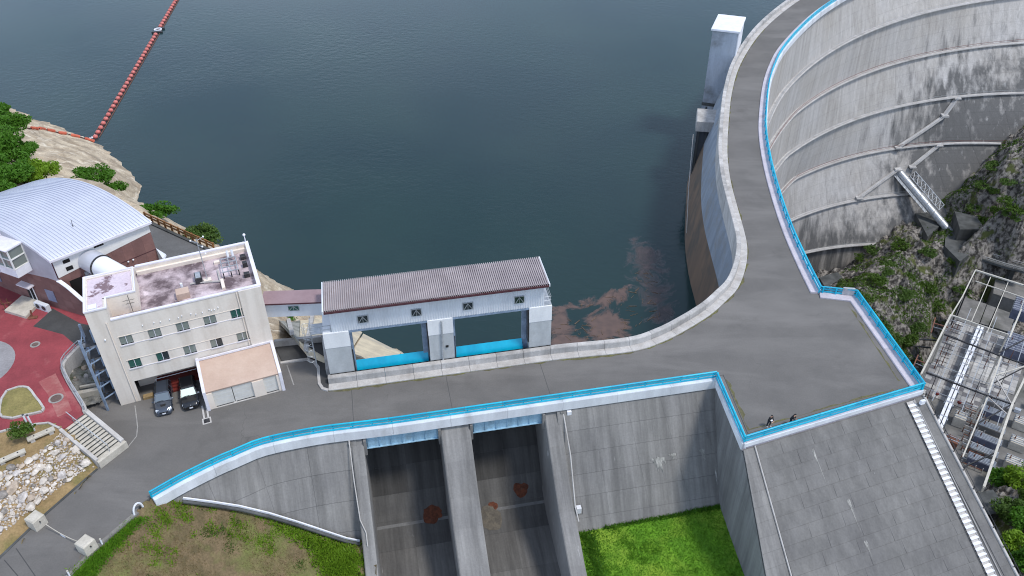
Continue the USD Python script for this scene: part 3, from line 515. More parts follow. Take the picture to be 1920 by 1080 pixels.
# ---------------------------------------------------------------- road surface
rin = [tuple(p[:2]) for p in ROADIN]
kin = offset(CREST, -1.1)
road = [(-46.15, 40.50, -0.00)[:2], (-45.41, 44.53, 0.00)[:2], (-43.55, 48.93, -0.00)[:2], (-40.78, 54.44, 0.00)[:2], (-38.83, 57.25, 0.00)[:2], (-41.53, 59.68, 0.00)[:2], (-44.56, 61.75, 0.00)[:2], (-46.64, 64.78, -0.00)[:2], (-44.5, 64.0), (-44.0, 70.0), (-39.5, 72.5), (-27.5, 73.2), (-25.95, 69.86, 0.00)[:2], (-23.21, 70.28, 0.00)[:2], (-22.28, 69.82, 0.00)[:2], (-21.60, 68.75, 0.00)[:2], (-21.05, 66.01, 0.00)[:2], (-20.53, 65.34, 0.00)[:2]] + rin + [tuple(p[:2]) for p in kin[::-1]] + [(41.4, 79.9), (42.9, 65.2), (23.9, 58.5), (23.2, 67.2)] + [tuple(p[:2]) for p in offset(RAIL1, -.55)[::-1]] + [(-35.02, 50.08, 0.00)[:2], (-35.09, 49.04, 0.00)[:2], (-37.33, 45.68, -0.00)[:2], (-38.67, 42.65, -0.00)[:2], (-40.49, 39.96, 0.00)[:2]]
put('road', MB().prism(road, -.5, 0.0), asphalt, kind='structure', label='grey asphalt road over the spillway, block and dam crest')
put('road_yard', MB().prism([(-27.28, 72.33, 0.00)[:2], (-21.84, 73.11, 0.00)[:2], (-20.62, 67.87, -0.00)[:2], (-19.93, 65.25, 0.00)[:2], (-20.54, 65.42, 0.00)[:2], (-21.02, 66.18, 0.00)[:2], (-21.60, 68.75, 0.00)[:2], (-22.26, 69.73, 0.00)[:2], (-23.19, 70.19, 0.00)[:2], (-25.93, 69.77, -0.00)[:2]], -.6, .14), dark_asphalt_and_shade, kind='structure', label='dark raised pavement between garage and gatehouse')
put('pavement_edge', MB().sweep([(-26.07, 69.59, 0.00), (-24.58, 69.93, 0.00), (-23.19, 70.19, 0.00), (-22.26, 69.73, 0.00), (-21.60, 68.75, 0.00), (-21.30, 67.36, 0.00), (-21.02, 66.18, 0.00), (-20.54, 65.42, 0.00), (-19.92, 65.17, 0.00)], [(-.1, -.2), (.22, -.2), (.22, .17), (-.1, .17)]), kerb_m, kind='structure', label='pale kerb curving round the dark pavement')

# ---------------------------------------------------------------- parapet along the lake side
t = thing('parapet_wall', 'weathered pale concrete parapet curving along the lake side of the road', 'parapet', ROADIN[10])
L = plen(ROADIN)[-1]; a = 0.; k = 0
while a < L - .5:
    b = min(a + 3.1, L)
    put('parapet_block', MB().sweep(cut(ROADIN, a + .02, b - .02), [(-.92, 0), (-.92, .9), (-.97, 1.0), (-1.5, 1.0), (-1.55, .95), (-1.55, -2.5), (-.95, -2.5)]), (parapet_m, parapet_b)[(k * 7 // 3) % 2], t)
    put('kerb_stone', MB().sweep(cut(ROADIN, a + .015, b - .015), [(0, -.3), (0, .12), (-.05, .16), (-.91, .18), (-.91, -.3)]), (kerb_m, parapet_b)[k % 3 == 1], t)
    a = b; k += 1

dirt_m = M('kerb_dirt', lin(104, 100, 72), lin(84, 82, 62), freq=2.5, c3=lin(110, 112, 58), f3=.6, rough=.95, grain=.25)
def dirt_line(path, w, label, seed, lift=.005):
    P = smooth_path(path, .35); D = np.gradient(P[:, :2], axis=0); D /= np.linalg.norm(D, axis=1)[:, None]; n = np.c_[D[:, 1], -D[:, 0]]
    q = w * np.clip(2.2 * (meshkit.fbm(np.c_[P[:, :2] * .9, P[:, 2] * 0 + seed], 4, seed) - .30), .08, 1.6)
    v = np.vstack([np.c_[P[:, :2], np.full(len(P), lift)], np.c_[P[:, :2] + n * q[:, None], np.full(len(P), lift)]]); m = len(P)
    put('kerb_dirt', MB().add(v, [[i, i + 1, m + i + 1, m + i] for i in range(m - 1)]), dirt_m, kind='stuff', label=label)
dirt_line(ROADIN[:60], .38, 'mossy dirt line at the foot of the lake side kerb', 3); dirt_line(ROADIN[60:150], .3, 'grey dirt line along the kerb on the dam crest', 4)
dirt_line([S(-3, 61.75, 0)[:2], S(12, 61.75, 0)[:2], S(33, 61.7, 0)[:2]], -.25, 'thin dirt line under the long cyan rail', 5); dirt_line([(24.05, 58.9), (33, 62.0), (41, 64.6)], -.3, 'dirt line along the front rail of the block', 6, .006); dirt_line([(23.3, 66.5), (24.0, 58.9)], -.5, 'damp dirt line along the left rail of the block', 7, .007); dirt_line([(42.0, 66.0), (40.9, 79.3)], .3, 'dirt line along the right kerb of the block', 8)
for s_, lab in ((-4.9, 'thin expansion joint across the road over the left pier'), (5.4, 'thin expansion joint across the road over the middle pier'), (16., 'thin expansion joint across the road over the right pier')): put('road_joint', MB().box(S, s_ - .03, s_ + .03, 61.8, 67.5, -.1, .0045), M('joint_tar_' + lab.split()[-2], G(.085), G(.07)), kind='structure', label=lab)

# ---------------------------------------------------------------- kerb strip and cyan guard rails
def guard_rail(path, label, loc, post=2.0, kerb=(1.0, .18)):
    t = thing('guard_rail', label, 'guard rail', loc, 'cyan guard rails')
    P = np.asarray(path, float)
    L = plen(P)[-1]; n = max(1, int(round(L / post))); ns = max(1, int(round(L / 4.0)))
    for nm, z0, z1, w in (('top_rail', .98, 1.14, .08), ('middle_rail', .62, .86, .035), ('lower_rail', .24, .48, .035)):
        for i in range(ns):
            a, b = L * i / ns + (.012 if i else 0), L * (i + 1) / ns - (.012 if i < ns - 1 else 0)
            put(nm, MB().sweep(cut(P, a, b), [(-w, z0 + .02), (w, z0 + .02), (w, z1 - .02), (w * .5, z1), (-w * .5, z1), (-w, z1 - .02)]), (cyan_m, cyan_2, cyan_3)[(i * 5 + len(nm)) % 3], t)
    for i in range(n + 1):
        p = cut(P, max(0, min(L - .02, i * L / n - .01)), min(L, i * L / n + .02))[0]
        q = offset(cut(P, max(0, i * L / n - .3), min(L, i * L / n + .3)), -.11)[1 if 0 < i < n else 0]
        put('post', MB().bar([q[0], q[1], .1], [q[0], q[1], 1.02], .13, .13), cyan_m, t)
    return t
in_ = .14
guard_rail(offset(RAIL1, -in_), 'long cyan guard rail above the spillway wall, bending at its left end', RAIL1[0])
guard_rail([(*A_, 0), (*B_, 0)], 'short cyan guard rail on the left side of the dam block', (*A_, 0))
guard_rail([(B_[0] + .1, B_[1] + .14, 0), (C_[0] - .1, C_[1] + .1, 0)], 'straight cyan guard rail at the top of the sloping slab, behind two people', (*B_, 0))
guard_rail([(*C_, 0), (*D_, 0)], 'cyan guard rail facing the switchyard on the right side of the block', (*C_, 0))
guard_rail([(*D_, 0), (*E_, 0)], 'very short cyan guard rail with a grey box, next to the rock cliff', (*D_, 0))
guard_rail(CREST, 'long curving cyan guard rail along the arch dam crest', CREST[0], 2.4)
strip = M('pale_kerb_strip', lin(196, 190, 198), lin(178, 172, 180), freq=.6, c3=lin(150, 146, 146), f3=.4, l3=.6, h3=.8, rough=.7)
def kerb_strip(path, label, w=1.0):
    put('kerb_strip', MB().sweep(path, [(.05, -.9), (.05, .2), (-w + .05, .2), (-w, .15), (-w, -.3)]), strip, kind='structure', label=label)
kerb_strip(offset(CREST, 0), 'pale raised kerb strip along the dam crest rail', 1.1)
kerb_strip([(*C_, 0), (*D_, 0), (*E_, 0)], 'pale raised kerb strip on the right side of the block', 1.05)
kerb_strip([(*A_, 0), (*B_, 0), (*C_, 0)][::1], 'pale raised kerb under the block rails', .55)

put('equipment_box', MB().cham(Frame(99, (41.36, 81.14, 0.20)), -.7, .7, -.1, .12, 0.25, 1.3), steel, label='small grey metal board fixed on the short rail by the cliff', cat='board')

# ---------------------------------------------------------------- spillway: walls, piers, chutes, bridge girders
COP = [(.0, .19), (.28, .19), (.30, .14), (.30, -1.0), (.06, -1.18), (-.5, -1.18), (-.5, .19)]
t = thing('spillway_coping', 'smooth white concrete edge beam below the long cyan rail', 'edge beam', RAIL1[0])
L = plen(RAIL1)[-1]; k = 0; a = 0.
RX = np.vstack([RAIL1, [[A_[0] + .25, A_[1] + .05, 0]]])
while a < L - 1:
    b = L if L - a < 7.5 else a + 6.
    put('beam_piece', MB().sweep(cut(RAIL1, a + .01, b - .01 if b < L else b), COP), coping_m, t); a = b
SL = 1.54
def wall_fn(off, s0, s1):
    P = cut(RAIL1, s0, s1)
    def f(u, v):
        d = v * off; q = cut(P, max(0, min(plen(P)[-1] - .02, u * plen(P)[-1])), plen(P)[-1])[0]
        k = np.argmin(((RAIL1[:, :2] - q[:2]) ** 2).sum(1)); k = min(max(k, 1), len(RAIL1) - 2)
        d2 = RAIL1[k + 1, :2] - RAIL1[k - 1, :2]; d2 /= np.linalg.norm(d2)
        return np.array([q[0] + d2[1] * d, q[1] - d2[0] * d, -1.15 - SL * d])
    return f
sp = plen(RAIL1); at_s = lambda s: sp[np.argmin(np.abs((RAIL1[:, :2] @ S.e1) - s) + 10 * (RAIL1[:, 0] < -19) * 0)]
sA = at_s(-5.3)
t = thing('spillway_wall', 'grey weathered concrete wall left of the chutes, its foot cut by the grass slope', 'retaining wall', RAIL1[5])
put('backing', MB().surf(wall_fn(10.5, 0, sA), np.linspace(0, 1, 18), np.linspace(0, 1, 4)), seam_m, t)
nu, nv = 4, 6
for i in range(nu):
    for j in range(nv):
        f0 = wall_fn(10.5, 0, sA)
        g = lambda u, v: f0(u, v) + np.array([.01, -.04, .03])
        put('concrete_lift', MB().surf(g, np.linspace(i / nu + .0006, (i + 1) / nu - .0006, 6), np.linspace(j / nv + .0008, (j + 1) / nv - .0008, 3), .04), spill[(i * 2 + j * 5) % 3], t)
t = thing('spillway_wall', 'grey stained concrete wall right of the chutes above the green lawn', 'retaining wall', S(25, 61, -2))
wr = lambda u, v: S(16.4 + u * (35.6 + v * 4.5 - 16.4), 61.0 - v * 7.9, -1.15 - v * 7.9 * SL)
put('backing', MB().surf(wr, np.linspace(0, 1, 3), np.linspace(0, 1, 3)), seam_m, t)
for i in range(5):
    for j in range(6):
        g = lambda u, v: wr(u, v) + np.array([.01, -.04, .03])
        put('concrete_lift', MB().surf(g, np.linspace(i / 5 + .0003, (i + 1) / 5 - .0003, 2), np.linspace(j / 6 + .0008, (j + 1) / 6 - .0008, 2), .04), spill[(i + j * 2 + (i * j) % 2) % 3], t)
FL = [(70.5, -6.2), (68.5, -6.2), (67., -6.7), (65.5, -8.0), (64., -9.8), (62.5, -12.0), (61.2, -13.9), (60.2, -14.9), (58.8, -15.6), (56.5, -16.1), (52., -16.9), (46., -18.0), (38., -19.6), (28., -22.)]
def floor_z(t): return float(np.interp(-t, [-a for a, b in FL], [b for a, b in FL]))
for nm, s0, s1 in (('left spillway chute with a rust stain on its wet grey floor', -4.6, 4.4), ('right spillway chute with brown silt and two rust stains on its floor', 6.5, 15.6)):
    t = thing('chute_floor', nm, 'spillway chute', S((s0 + s1) / 2, 60, -15))
    cols = [s0, (s0 + s1) / 2, s1]
    rows = [70.5, 66.6, 64.2, 62.4, 60.6, 57.6, 53.2, 48., 42., 35., 28.]
    put('backing', MB().surf(lambda u, v: S(s0 + u * (s1 - s0), 70.5 - v * 42, floor_z(70.5 - v * 42) - .05), [0, 1], np.linspace(0, 1, 60)), seam_m, t)
    for i in range(2):
        for j in range(len(rows) - 1):
            a, b = rows[j] - .006, rows[j + 1] + .006
            put('floor_slab', MB().surf(lambda u, v: S(cols[i] + .006 + u * (cols[i + 1] - cols[i] - .012), a + (b - a) * v, floor_z(a + (b - a) * v)), [0, .5, 1], np.linspace(0, 1, 8), .04), (chute_shade if j < 3 else chute_half_shade if j < 5 else chute_m)[(i + j) % 3], t)  # upper rows take the colours with painted shade
def rust_patch(sx, sy, rs, rt, label, seed):
    n = 26; an = np.linspace(0, 2 * np.pi, n, endpoint=False); rr = 1 + .6 * (meshkit.fbm(np.c_[np.cos(an) * 1.4, np.sin(an) * 1.4, an * 0 + seed], 4, seed) - .5) * 2
    v = [S(sx, sy, floor_z(sy) + .03)] + [S(sx + math.cos(x) * rs * r, sy + math.sin(x) * rt * r, floor_z(sy + math.sin(x) * rt * r) + .03) for x, r in zip(an, rr)]
    return MB().add(v, [[0, i + 1, (i + 1) % n + 1] for i in range(n)])
rust_s = M('rust_stain', lin(108, 62, 44), lin(80, 48, 36), freq=2.2, c3=lin(104, 86, 72), f3=1.2, l3=.56, h3=.7, rough=.95, grain=.2)
silt_s = M('tan_silt', lin(104, 98, 88), lin(84, 80, 74), freq=1.6, rough=.95, grain=.2)
put('rust_stain', rust_patch(2.1, 60.6, 1.15, .75, '', 2), rust_s, kind='stuff', label='round rust stain in the left chute beside the middle pier')
put('rust_stain', rust_patch(12.7, 61.3, .8, .5, '', 5), rust_s, kind='stuff', label='round rust stain in the right chute nearer the right wall')
put('rust_stain', rust_patch(9.0, 60.5, .6, .35, '', 9), rust_s, kind='stuff', label='small rust smear in the middle of the right chute')
put('silt_stain', rust_patch(8.6, 59.2, 1.5, 1.6, '', 12).add([S(0, 0, -90), S(.01, 0, -90), S(0, .01, -90)], [[0, 1, 2]]) if False else rust_patch(8.4, 59.4, 1.3, 1.3, '', 12), silt_s, kind='stuff', label='tan silt washed over the floor of the right chute')

def pier(s0, s1, label, brk=(53.6, -8.7), s1b=None, label2=None):
    t = thing('spillway_pier', label, 'pier', S((s0 + s1) / 2, 61, -1.2))
    prof = [(61.3, -1.2), (58.6, -4.0), (56., -6.6), brk, (49., -11.6), (44., -14.), (34., -17.5), (27., -20.5)]
    for i, ((t0, z0), (t1, z1)) in enumerate(zip(prof[:-1], prof[1:])):
        m = MB(); c = .10; q = [(s0, z0), (s1, z0)]; e = -.004
        ring = lambda tt, zz: [S(s0, tt, -26), S(s0, tt, zz - c), S(s0 + c, tt, zz), S(s1 - c, tt, zz), S(s1, tt, zz - c), S(s1, tt, -26)]
        v = ring(t0 - e, z0) + ring(t1 + e, z1); f = [[j, j + 6, j + 7, j + 1] for j in range(5)]
        m.add(v, f); m.add(v, [[0, 1, 5], [1, 2, 4], [2, 3, 4], [1, 4, 5], [6, 11, 7], [7, 11, 10], [7, 10, 8], [8, 10, 9]])
        put('pier_lift', m, (pier_m, spill[0], spill[1])[(i * 2) % 3], t)
    put('pier_body', MB().box(S, s0 + .05, s1 - .05, 61.35, 69.2, -26, -1.25), spill[2], t)
    put('bracket', MB().box(S, s0 - .28, s0 + .0, 60.7, 62.3, -3.3, -1.22), spill[1], t); put('bracket', MB().box(S, s1, s1 + .28, 60.7, 62.3, -3.3, -1.22), spill[1], t)
    return t
pl = pier(-5.4, -4.15, 'narrow sloping concrete pier on the left of the left chute')
pm_ = pier(3.9, 7.0, 'wide sloping concrete pier between the two chutes')
pr = pier(15.1, 16.8, 'sloping concrete pier between right chute and green lawn')
put('drain_pipe', MB().poly([S(-5.55, 61., -.9), S(-5.5, 58., -4.1), S(-5.35, 55.4, -6.9), S(-4.9, 54.4, -7.8), S(-4.9, 53.4, -8.7)], .06, 6), kerb_m, pl)
put('drain_pipe', MB().poly([S(17.1, 61.0, -1.3), S(17.2, 57.6, -4.6), S(16.9, 53.8, -8.4), S(17.0, 52.6, -9.3)], .07, 6), kerb_m, pr)
for ds in (.55, .75): put('conduit', MB().poly([S(17.2 + ds, 60.9, -1.4), S(17.3 + ds, 57.0, -7.4), S(17.3 + ds, 54.6, -10.9)], .03, 5), steel_d, pr)
put('junction_box', MB().box(S, 17.5, 17.95, 60.6, 60.95, -1.9, -1.2), white_m, pr); put('junction_box', MB().box(S, 17.3, 17.8, 54.4, 54.9, -10.4, -9.6), white_m, pr)
for nm, s0, s1 in (('pale blue steel girder bridging the left chute', -4.1, 3.85), ('pale blue steel girder bridging the right chute', 7.05, 15.05)):
    t = thing('bridge_girder', nm, 'girder', S(s0, 61.2, -2))
    put('web', MB().box(S, s0 + .02, s1 - .02, 61.15, 61.2, -2.62, -1.2), girder_m, t); put('bottom_flange', MB().box(S, s0 + .02, s1 - .02, 60.98, 61.4, -2.70, -2.62), girder_m, t)
    for i in range(7):
        s = s0 + .4 + i * (s1 - s0 - .8) / 6; put('stiffener', MB().box(S, s - .02, s + .02, 61.04, 61.15, -2.62, -1.2), girder_m, t)
    for tt in (63., 65., 67.): put('inner_girder', MB().box(S, s0 + .02, s1 - .02, tt, tt + .3, -2.5, -.5), girder_m, t)
put('chute_end_wall', MB().box(S, -4.6, 15.6, 70.6, 71.0, -26, .3), chute_m[2], label='dark concrete sill wall at the head of the chutes under the gates', cat='sill wall')

# ---------------------------------------------------------------- dam block with the sloping slab
K = Frame(70.4, B_); ABd = np.array([A_[0] - B_[0], A_[1] - B_[1]]); ABd = -ABd / np.linalg.norm(ABd)
TS = math.tan(math.radians(34.5))
def slab_pt(s, t_, up=0.): return K(s, t_, -.55 + t_ * TS + up)
def AB_s(t_):   # local s of the left face at the local distance t_
    d = np.array([ABd @ K.e1, ABd @ K.e2]); return t_ * d[0] / d[1]
right_s = lambda t_: 22.35 + (-t_) * .10
t = thing('dam_block', 'massive dark grey concrete block with a sloping slab face and flat top', 'dam block', (*B_, 0))
put('core', MB().prism([A_, (B_[0], B_[1]), C_, D_, E_, (33.5, 84), (30, 70), S(34.0, 62.5)[:2]], -90, -.06), slabm[1], t)
T2 = -30.
put('slope_body', MB().hexa([[*K(0, -.1)[:2], -90], [*K(AB_s(T2), T2)[:2], -90], [*K(right_s(T2), T2)[:2], -90], [*K(22.4, -.1)[:2], -90]],
                            [slab_pt(0, -.1, -.04), slab_pt(AB_s(T2), T2, -.04), slab_pt(right_s(T2), T2, -.04), slab_pt(22.4, -.1, -.04)]), slabm[2], t)
nr = 25
for j in range(nr):
    a, b = -.2 - j * 29 / nr, -.2 - (j + 1) * 29 / nr
    n = 4; off = .5 if j % 2 else 0.
    edges = [1.35] + [x + ((j * 37) % 11) * .06 for x in (4.2 + off * 2.6, 7.9 + off * 2.3, 11.6 + off * 2.1, 14.9 + off * 2.2, 17.9 + off * .9)] + [19.75]
    for e0, e1 in zip(edges[:-1], edges[1:]):
        k0 = lambda e, tt: e + (-tt) * (-.12 * (1 - e / 20) + .09 * e / 20)
        put('slab_lift', MB().surf(lambda u, v: slab_pt(k0(e0, a + (b - a) * v) + .004 + u * (k0(e1, a) - k0(e0, a) - .008), a + (b - a) * v), [0, 1], [.008, .992], .03), slabm[(j * 5 + int(e0) * 3) % 3], t)
    put('edge_lift', MB().surf(lambda u, v: slab_pt(AB_s(a + (b - a) * v) * (1 - u) + u * (1.2 - .12 * -(a + (b - a) * v)), a + (b - a) * v, .06), [.02, 1], [.003, .997], .1), spill[(j) % 3], t)
    put('walkway_lift', MB().surf(lambda u, v: slab_pt(21.05 + .095 * -(a + (b - a) * v) + u * 1.2, a + (b - a) * v, .05), [0, 1], [.003, .997], .09), slabm[(j * 2) % 3], t)
# panels of the vertical left face
for i in range(5):
    for j in range(4):
        x0, x1 = i * 6., i * 6 + 5.985; z1, z0 = -.6 - j * 5., -.6 - j * 5 - 4.985
        d = lambda x: np.array([A_[0] + ABd[0] * x - .05, A_[1] + ABd[1] * x])
        def g(u, v):
            x = x0 + (x1 - x0) * u; ztop = -.6 if x < 9.45 else -.62 - max(0, (x - 9.45)) * TS * .97
            z = min(z0 + (z1 - z0) * v, ztop); return np.array([*d(x), z])
        put('face_panel', MB().surf(g, np.linspace(0, 1, 5), np.linspace(0, 1, 5)), facem[(i + j) % 3], t)
pt = lambda s, t_, u=0.: slab_pt(s, t_, u)
put('pipe_rail', MB().poly([pt(1.28 - .12 * x, -x, .22) for x in np.linspace(0.2, 29, 12)], .08, 6), kerb_m, t)
put('coping_left', MB().sweep([(A_[0] + .1, A_[1] + .2, 0), (*B_, 0)], [(0, .17), (.22, .17), (.22, -.75), (-.3, -.75), (-.3, .17)]), coping_m, t)
put('coping_front', MB().sweep([(*B_, 0), (*C_, 0)], [(0, .17), (.16, .17), (.16, -.34), (-.3, -.34), (-.3, .17)]), coping_m, t)
st = thing('slab_stair', 'long white stairway running down the right side of the sloping slab', 'stairs', pt(20.4, -.6))
for i in range(58):
    x = .7 + i * .47; s = 19.95 + .045 * x
    z = slab_pt(s, -x)[2]
    f = Frame(70.4, K(s, -x)[:2])
    put('tread', MB().box(f, .02, 1.0, -.19, .21, z + .05, z + .12), white_m, st)
put('base_strip', MB().add([pt(19.95 + .045 * .3, -.3, .03), pt(20.95 + .045 * .3, -.3, .03), pt(20.95 + .045 * 28.5, -28.5, .03), pt(19.95 + .045 * 28.5, -28.5, .03)], [[0, 1, 2, 3]]), kerb_m, st)
put('stringer', MB().poly([pt(19.9 + .045 * x, -x, .16) for x in (.3, 15, 28)], .05, 4), steel_d, st); put('stringer', MB().poly([pt(20.95 + .045 * x, -x, .10) for x in (.3, 15, 28)], .07, 4), kerb_m, st)
put('stringer', MB().poly([pt(21.05 + .07 * x, -x, .12) for x in (.3, 15, 28)], .05, 4), kerb_m, st)
put('switch_box', MB().box(Frame(70.4, K(21.2, -1.0)[:2]), 0, .55, -.14, .14, -.75, -.25), white_m, st)
t = thing('hand_rail', 'low dark hand rail on the outer right edge of the sloping slab', 'hand rail', pt(22.4, -1))
put('kerb', MB().add(np.vstack([[pt(right_s(-x) + a, -x, b) for a, b in ((-.14, 0), (-.14, .22), (.1, .22), (.1, 0))] for x in np.linspace(.2, 29, 16)]), [[i * 4 + j, i * 4 + (j + 1) % 4, i * 4 + 4 + (j + 1) % 4, i * 4 + 4 + j] for i in range(15) for j in range(4)]), kerb_m, t)
put('rail', MB().poly([pt(right_s(-x), -x, .75) for x in np.linspace(.2, 29, 16)], .035, 5), steel_d, t)
for x in np.arange(.4, 29, 1.7): put('post', MB().bar(pt(right_s(-x), -x, .2), pt(right_s(-x), -x, .78), .07), steel_d, t)

# lime runs with a shape of their own
lime = M('lime_run', lin(176, 175, 170), lin(134, 134, 131), freq=3., sc=(1, .4, .3), lo=.36, hi=.62, rough=.9, grain=.2)
def lime_run(fn, u0, v0, w, h, seed, label):
    g = np.random.default_rng(seed); m = MB(); n = 13
    for i in range(n):
        u = u0 + w * (i / n - .5); wd = w / n * g.uniform(.35, 1.25); c = 1 - abs(2 * i / n - 1); L = h * (.15 + .85 * c) * g.uniform(.25, 1.); v1 = v0 + g.uniform(-.02, .06) * h; k = [0, .3, .7, 1.]
        P = [fn(u - wd * .5 * (1 - .8 * q ** 2), v1 + L * q) for q in k] + [fn(u + wd * .5 * (1 - .8 * q ** 2), v1 + L * q) for q in k]
        m.add(P, [[j, j + 1, j + 5, j + 4] for j in range(3)])
    put('lime_run', m, lime, kind='stuff', label=label)
wl_ = lambda u, v: wr(u, v) + np.array([.0, -.09, .07])
lime_run(wl_, .50, .46, .075, .24, 3, 'white lime run in the middle of the right spillway wall'); lime_run(wl_, .74, .45, .03, .13, 4, 'short white lime run near the block on the right spillway wall'); lime_run(wl_, .58, .45, .04, .09, 6, 'faint lime run beside the big one on the right spillway wall')
sl_ = lambda u, v: slab_pt(1.3 + u * 18.4, -v * 29, .03)
lime_run(sl_, .42, .22, .022, .10, 7, 'white lime run in the upper middle of the sloping slab'); lime_run(sl_, .425, .34, .02, .09, 8, 'lower white lime run in the middle of the sloping slab'); lime_run(sl_, .33, .06, .014, .12, 9, 'thin lime run below the rail of the sloping slab')

# ---------------------------------------------------------------- arch dam
t = thing('arch_dam', 'great curved concrete arch dam with six walkway ledges and dark water stains', 'dam', (55, 150, 0))
phs = [182.5 - 4.15 * i for i in range(22)]
put('core', MB().surf(lambda u, v: dam_pt(v, u, -.4), np.linspace(183, 92, 92), np.arange(0.0, 8.01, .5)), seam_d, t)
for i in range(21):
    for k in range(8):
        p0, p1 = phs[i] - .008, phs[i + 1] + .008; h0 = k + (.10 if k == 0 else .0006)
        put('face_panel', MB().surf(lambda u, v: dam_pt(v, u), np.linspace(p0, p1, 6), np.linspace(h0, k + .9994, 4), .35), dam_m[(i * 4 + k * 5 + (i * k) % 2) % 3], t)
put('crest_beam', MB().sweep(CREST, [(-.2, .19), (.32, .19), (.34, .12), (.34, -1.0), (.02, -1.25), (-.2, -1.25)]), coping_m, t)
for k, p_end in ((1, 94), (2, 94), (3, 94), (4, 116.2), (5, 126.5), (6, 131)):
    ph = np.arange(182, p_end, -1.0); path = np.array([dam_pt(k, p) for p in ph])
    lg = put('ledge', MB().sweep(path, [(-.1, .0), (.95, .0), (1.0, -.05), (1.0, -.28), (-.1, -.5)]), ledge_m, t)
    put('ledge_rail', MB().sweep(path, [(.92, .95), (.97, .95), (.97, 1.02), (.92, 1.02)]).sweep(path, [(.92, .5), (.96, .5), (.96, .54), (.92, .54)]), redm if k in (2, 4) else steel, lg)
# upstream face: grey freeboard above, silt-brown drawdown zone below
UP = offset(ROADIN, -1.5); Lu = plen(UP); su = [i for i in range(len(UP)) if Lu[i] > 30]
bul = lambda y: float(np.interp(y, [60, 78, 92, 105, 120, 140, 170, 230], [.2, .5, 1.6, 2.3, 3.2, 4.2, 4.5, 4.5]))
UT = UP[su]
def up_pt(i, z):
    a, b = max(i - 1, 0), min(i + 1, len(UT) - 1); d = UT[b, :2] - UT[a, :2]; d /= np.linalg.norm(d); k = bul(UT[i, 1]) * min(1, max(0, (-z - 2.2) / 15.8)) ** .8
    return np.array([UT[i, 0] - d[1] * k, UT[i, 1] + d[0] * k, z])
ii = list(range(0, len(UT), 2))
zb = -8.6
put('upstream_face', MB().surf(lambda i, z: up_pt(int(i), z), ii, np.linspace(-2.2, zb, 5)), up_grey, t, smooth=True)
put('silted_face', MB().surf(lambda i, z: up_pt(int(i), z), ii, np.linspace(zb, -24, 7)), up_brown, t, smooth=True)
# intake tower and gate block on the upstream face
t = thing('intake_tower', 'tall pale concrete intake tower with a white flat roof standing at the dam crest', 'tower', (43, 160, 0))
TW = Frame(110.2, (38.9, 157.9))
put('shaft', MB().box(TW, 0.15, 5.05, .15, 8.3, -34, 5.6), M('tower_grey', lin(176, 184, 196), lin(150, 158, 168), freq=.7, sc=(1, 1, .15), c3=lin(126, 130, 134), f3=.25, l3=.5, h3=.7), t)
put('roof', MB().cham(TW, -.15, 5.35, -.15, 8.6, 5.6, 6.0, .08), white_m, t)
put('side_frame', MB().box(TW, 5.05, 5.2, .3, 8.2, -2, 5.6), white_m, t)
put('band', MB().box(TW, .05, 5.15, .02, 8.35, -9.9, -9.3), block_m, t)
for i, s in enumerate((.9, 2.5, 4.1)): put('recess_rib', MB().box(TW, s, s + .3, 0.05, .16, -24, -10.2), block_m, t)
t = thing('gate_block', 'short concrete block cantilevered from the upstream dam face, dark guide shaft below', 'intake block', (36, 140, -4))
GB = Frame(101, (33.7, 138.3))
put('top_slab', MB().cham(GB, 0, 4.2, 0, 5.6, -6.0, -4.0, .1), parapet_m, t)
put('guide_shaft', MB().box(GB, .3, 4.2, .6, 5.2, -30, -6.0), M('wet_shaft', lin(76, 80, 86), lin(52, 56, 60), freq=.7, sc=(1, 1, .12)), t)
for s in (.5, 1.9, 3.3): put('guide', MB().box(GB, s, s + .25, .45, .62, -30, -6.0), block_m, t)
put('waterline_cable', MB().poly([(33.3, 138, -6.5), (31.4, 128, -12), (30.3, 120.5, -16.5)], .07, 5), kerb_m, label='thin pale cable hanging down the upstream dam face', cat='cable')

# ---------------------------------------------------------------- gatehouse
g = thing('gatehouse', 'long white gatehouse on three piers with a ribbed grey brown roof', 'gatehouse', S(5, 71, 0))
for s0, s1 in ((-7.05, -4.35), (3.95, 6.7), (15.1, 17.65)):
    put('pier_base', MB().box(S, s0 + .03, s1 - .03, 69.23, 73.4, -26, 4.62), tower_g, g)
    put('pier_top', MB().cham(S, s0, s1, 69.2, 73.43, 4.62, 6.7, .06), tower_w, g)
# ribbed roof: a real corrugation, 1 rib per 0.22 m
m = MB(); n = 108; s0, s1 = -6.5, 17.1; xs, zs = [], []
for i in range(n):
    a = s0 + (s1 - s0) * i / n; w = (s1 - s0) / n
    xs += [a, a + w * .38, a + w * .46, a + w * .88, a + w * .96]; zs += [0, 0, .17, .17, 0]
xs.append(s1); zs.append(0)
v = [S(x, tt, 9.98 + z) for tt in (68.6, 73.75) for x, z in zip(xs, zs)]; k = len(xs)
m.add(v, [[i, i + 1, i + 1 + k, i + k] for i in range(k - 1)]); v2 = [S(x, tt, 9.86) for tt in (68.62, 73.73) for x in xs]
put('ribbed_roof', m, rib_m, g)
put('roof_deck', MB().box(S, s0 + .03, s1 - .03, 68.64, 73.7, 9.74, 9.96), maroon_d, g)
put('eave_trim', MB().box(S, s0, s1, 68.54, 68.64, 9.72, 9.97), maroon_d, g)
put('gable_trim', MB().box(S, s1, s1 + .12, 68.54, 73.75, 9.8, 10.13), clad, g); put('gable_trim', MB().box(S, s0 - .14, s0, 68.54, 73.75, 9.8, 10.13), clad, g)
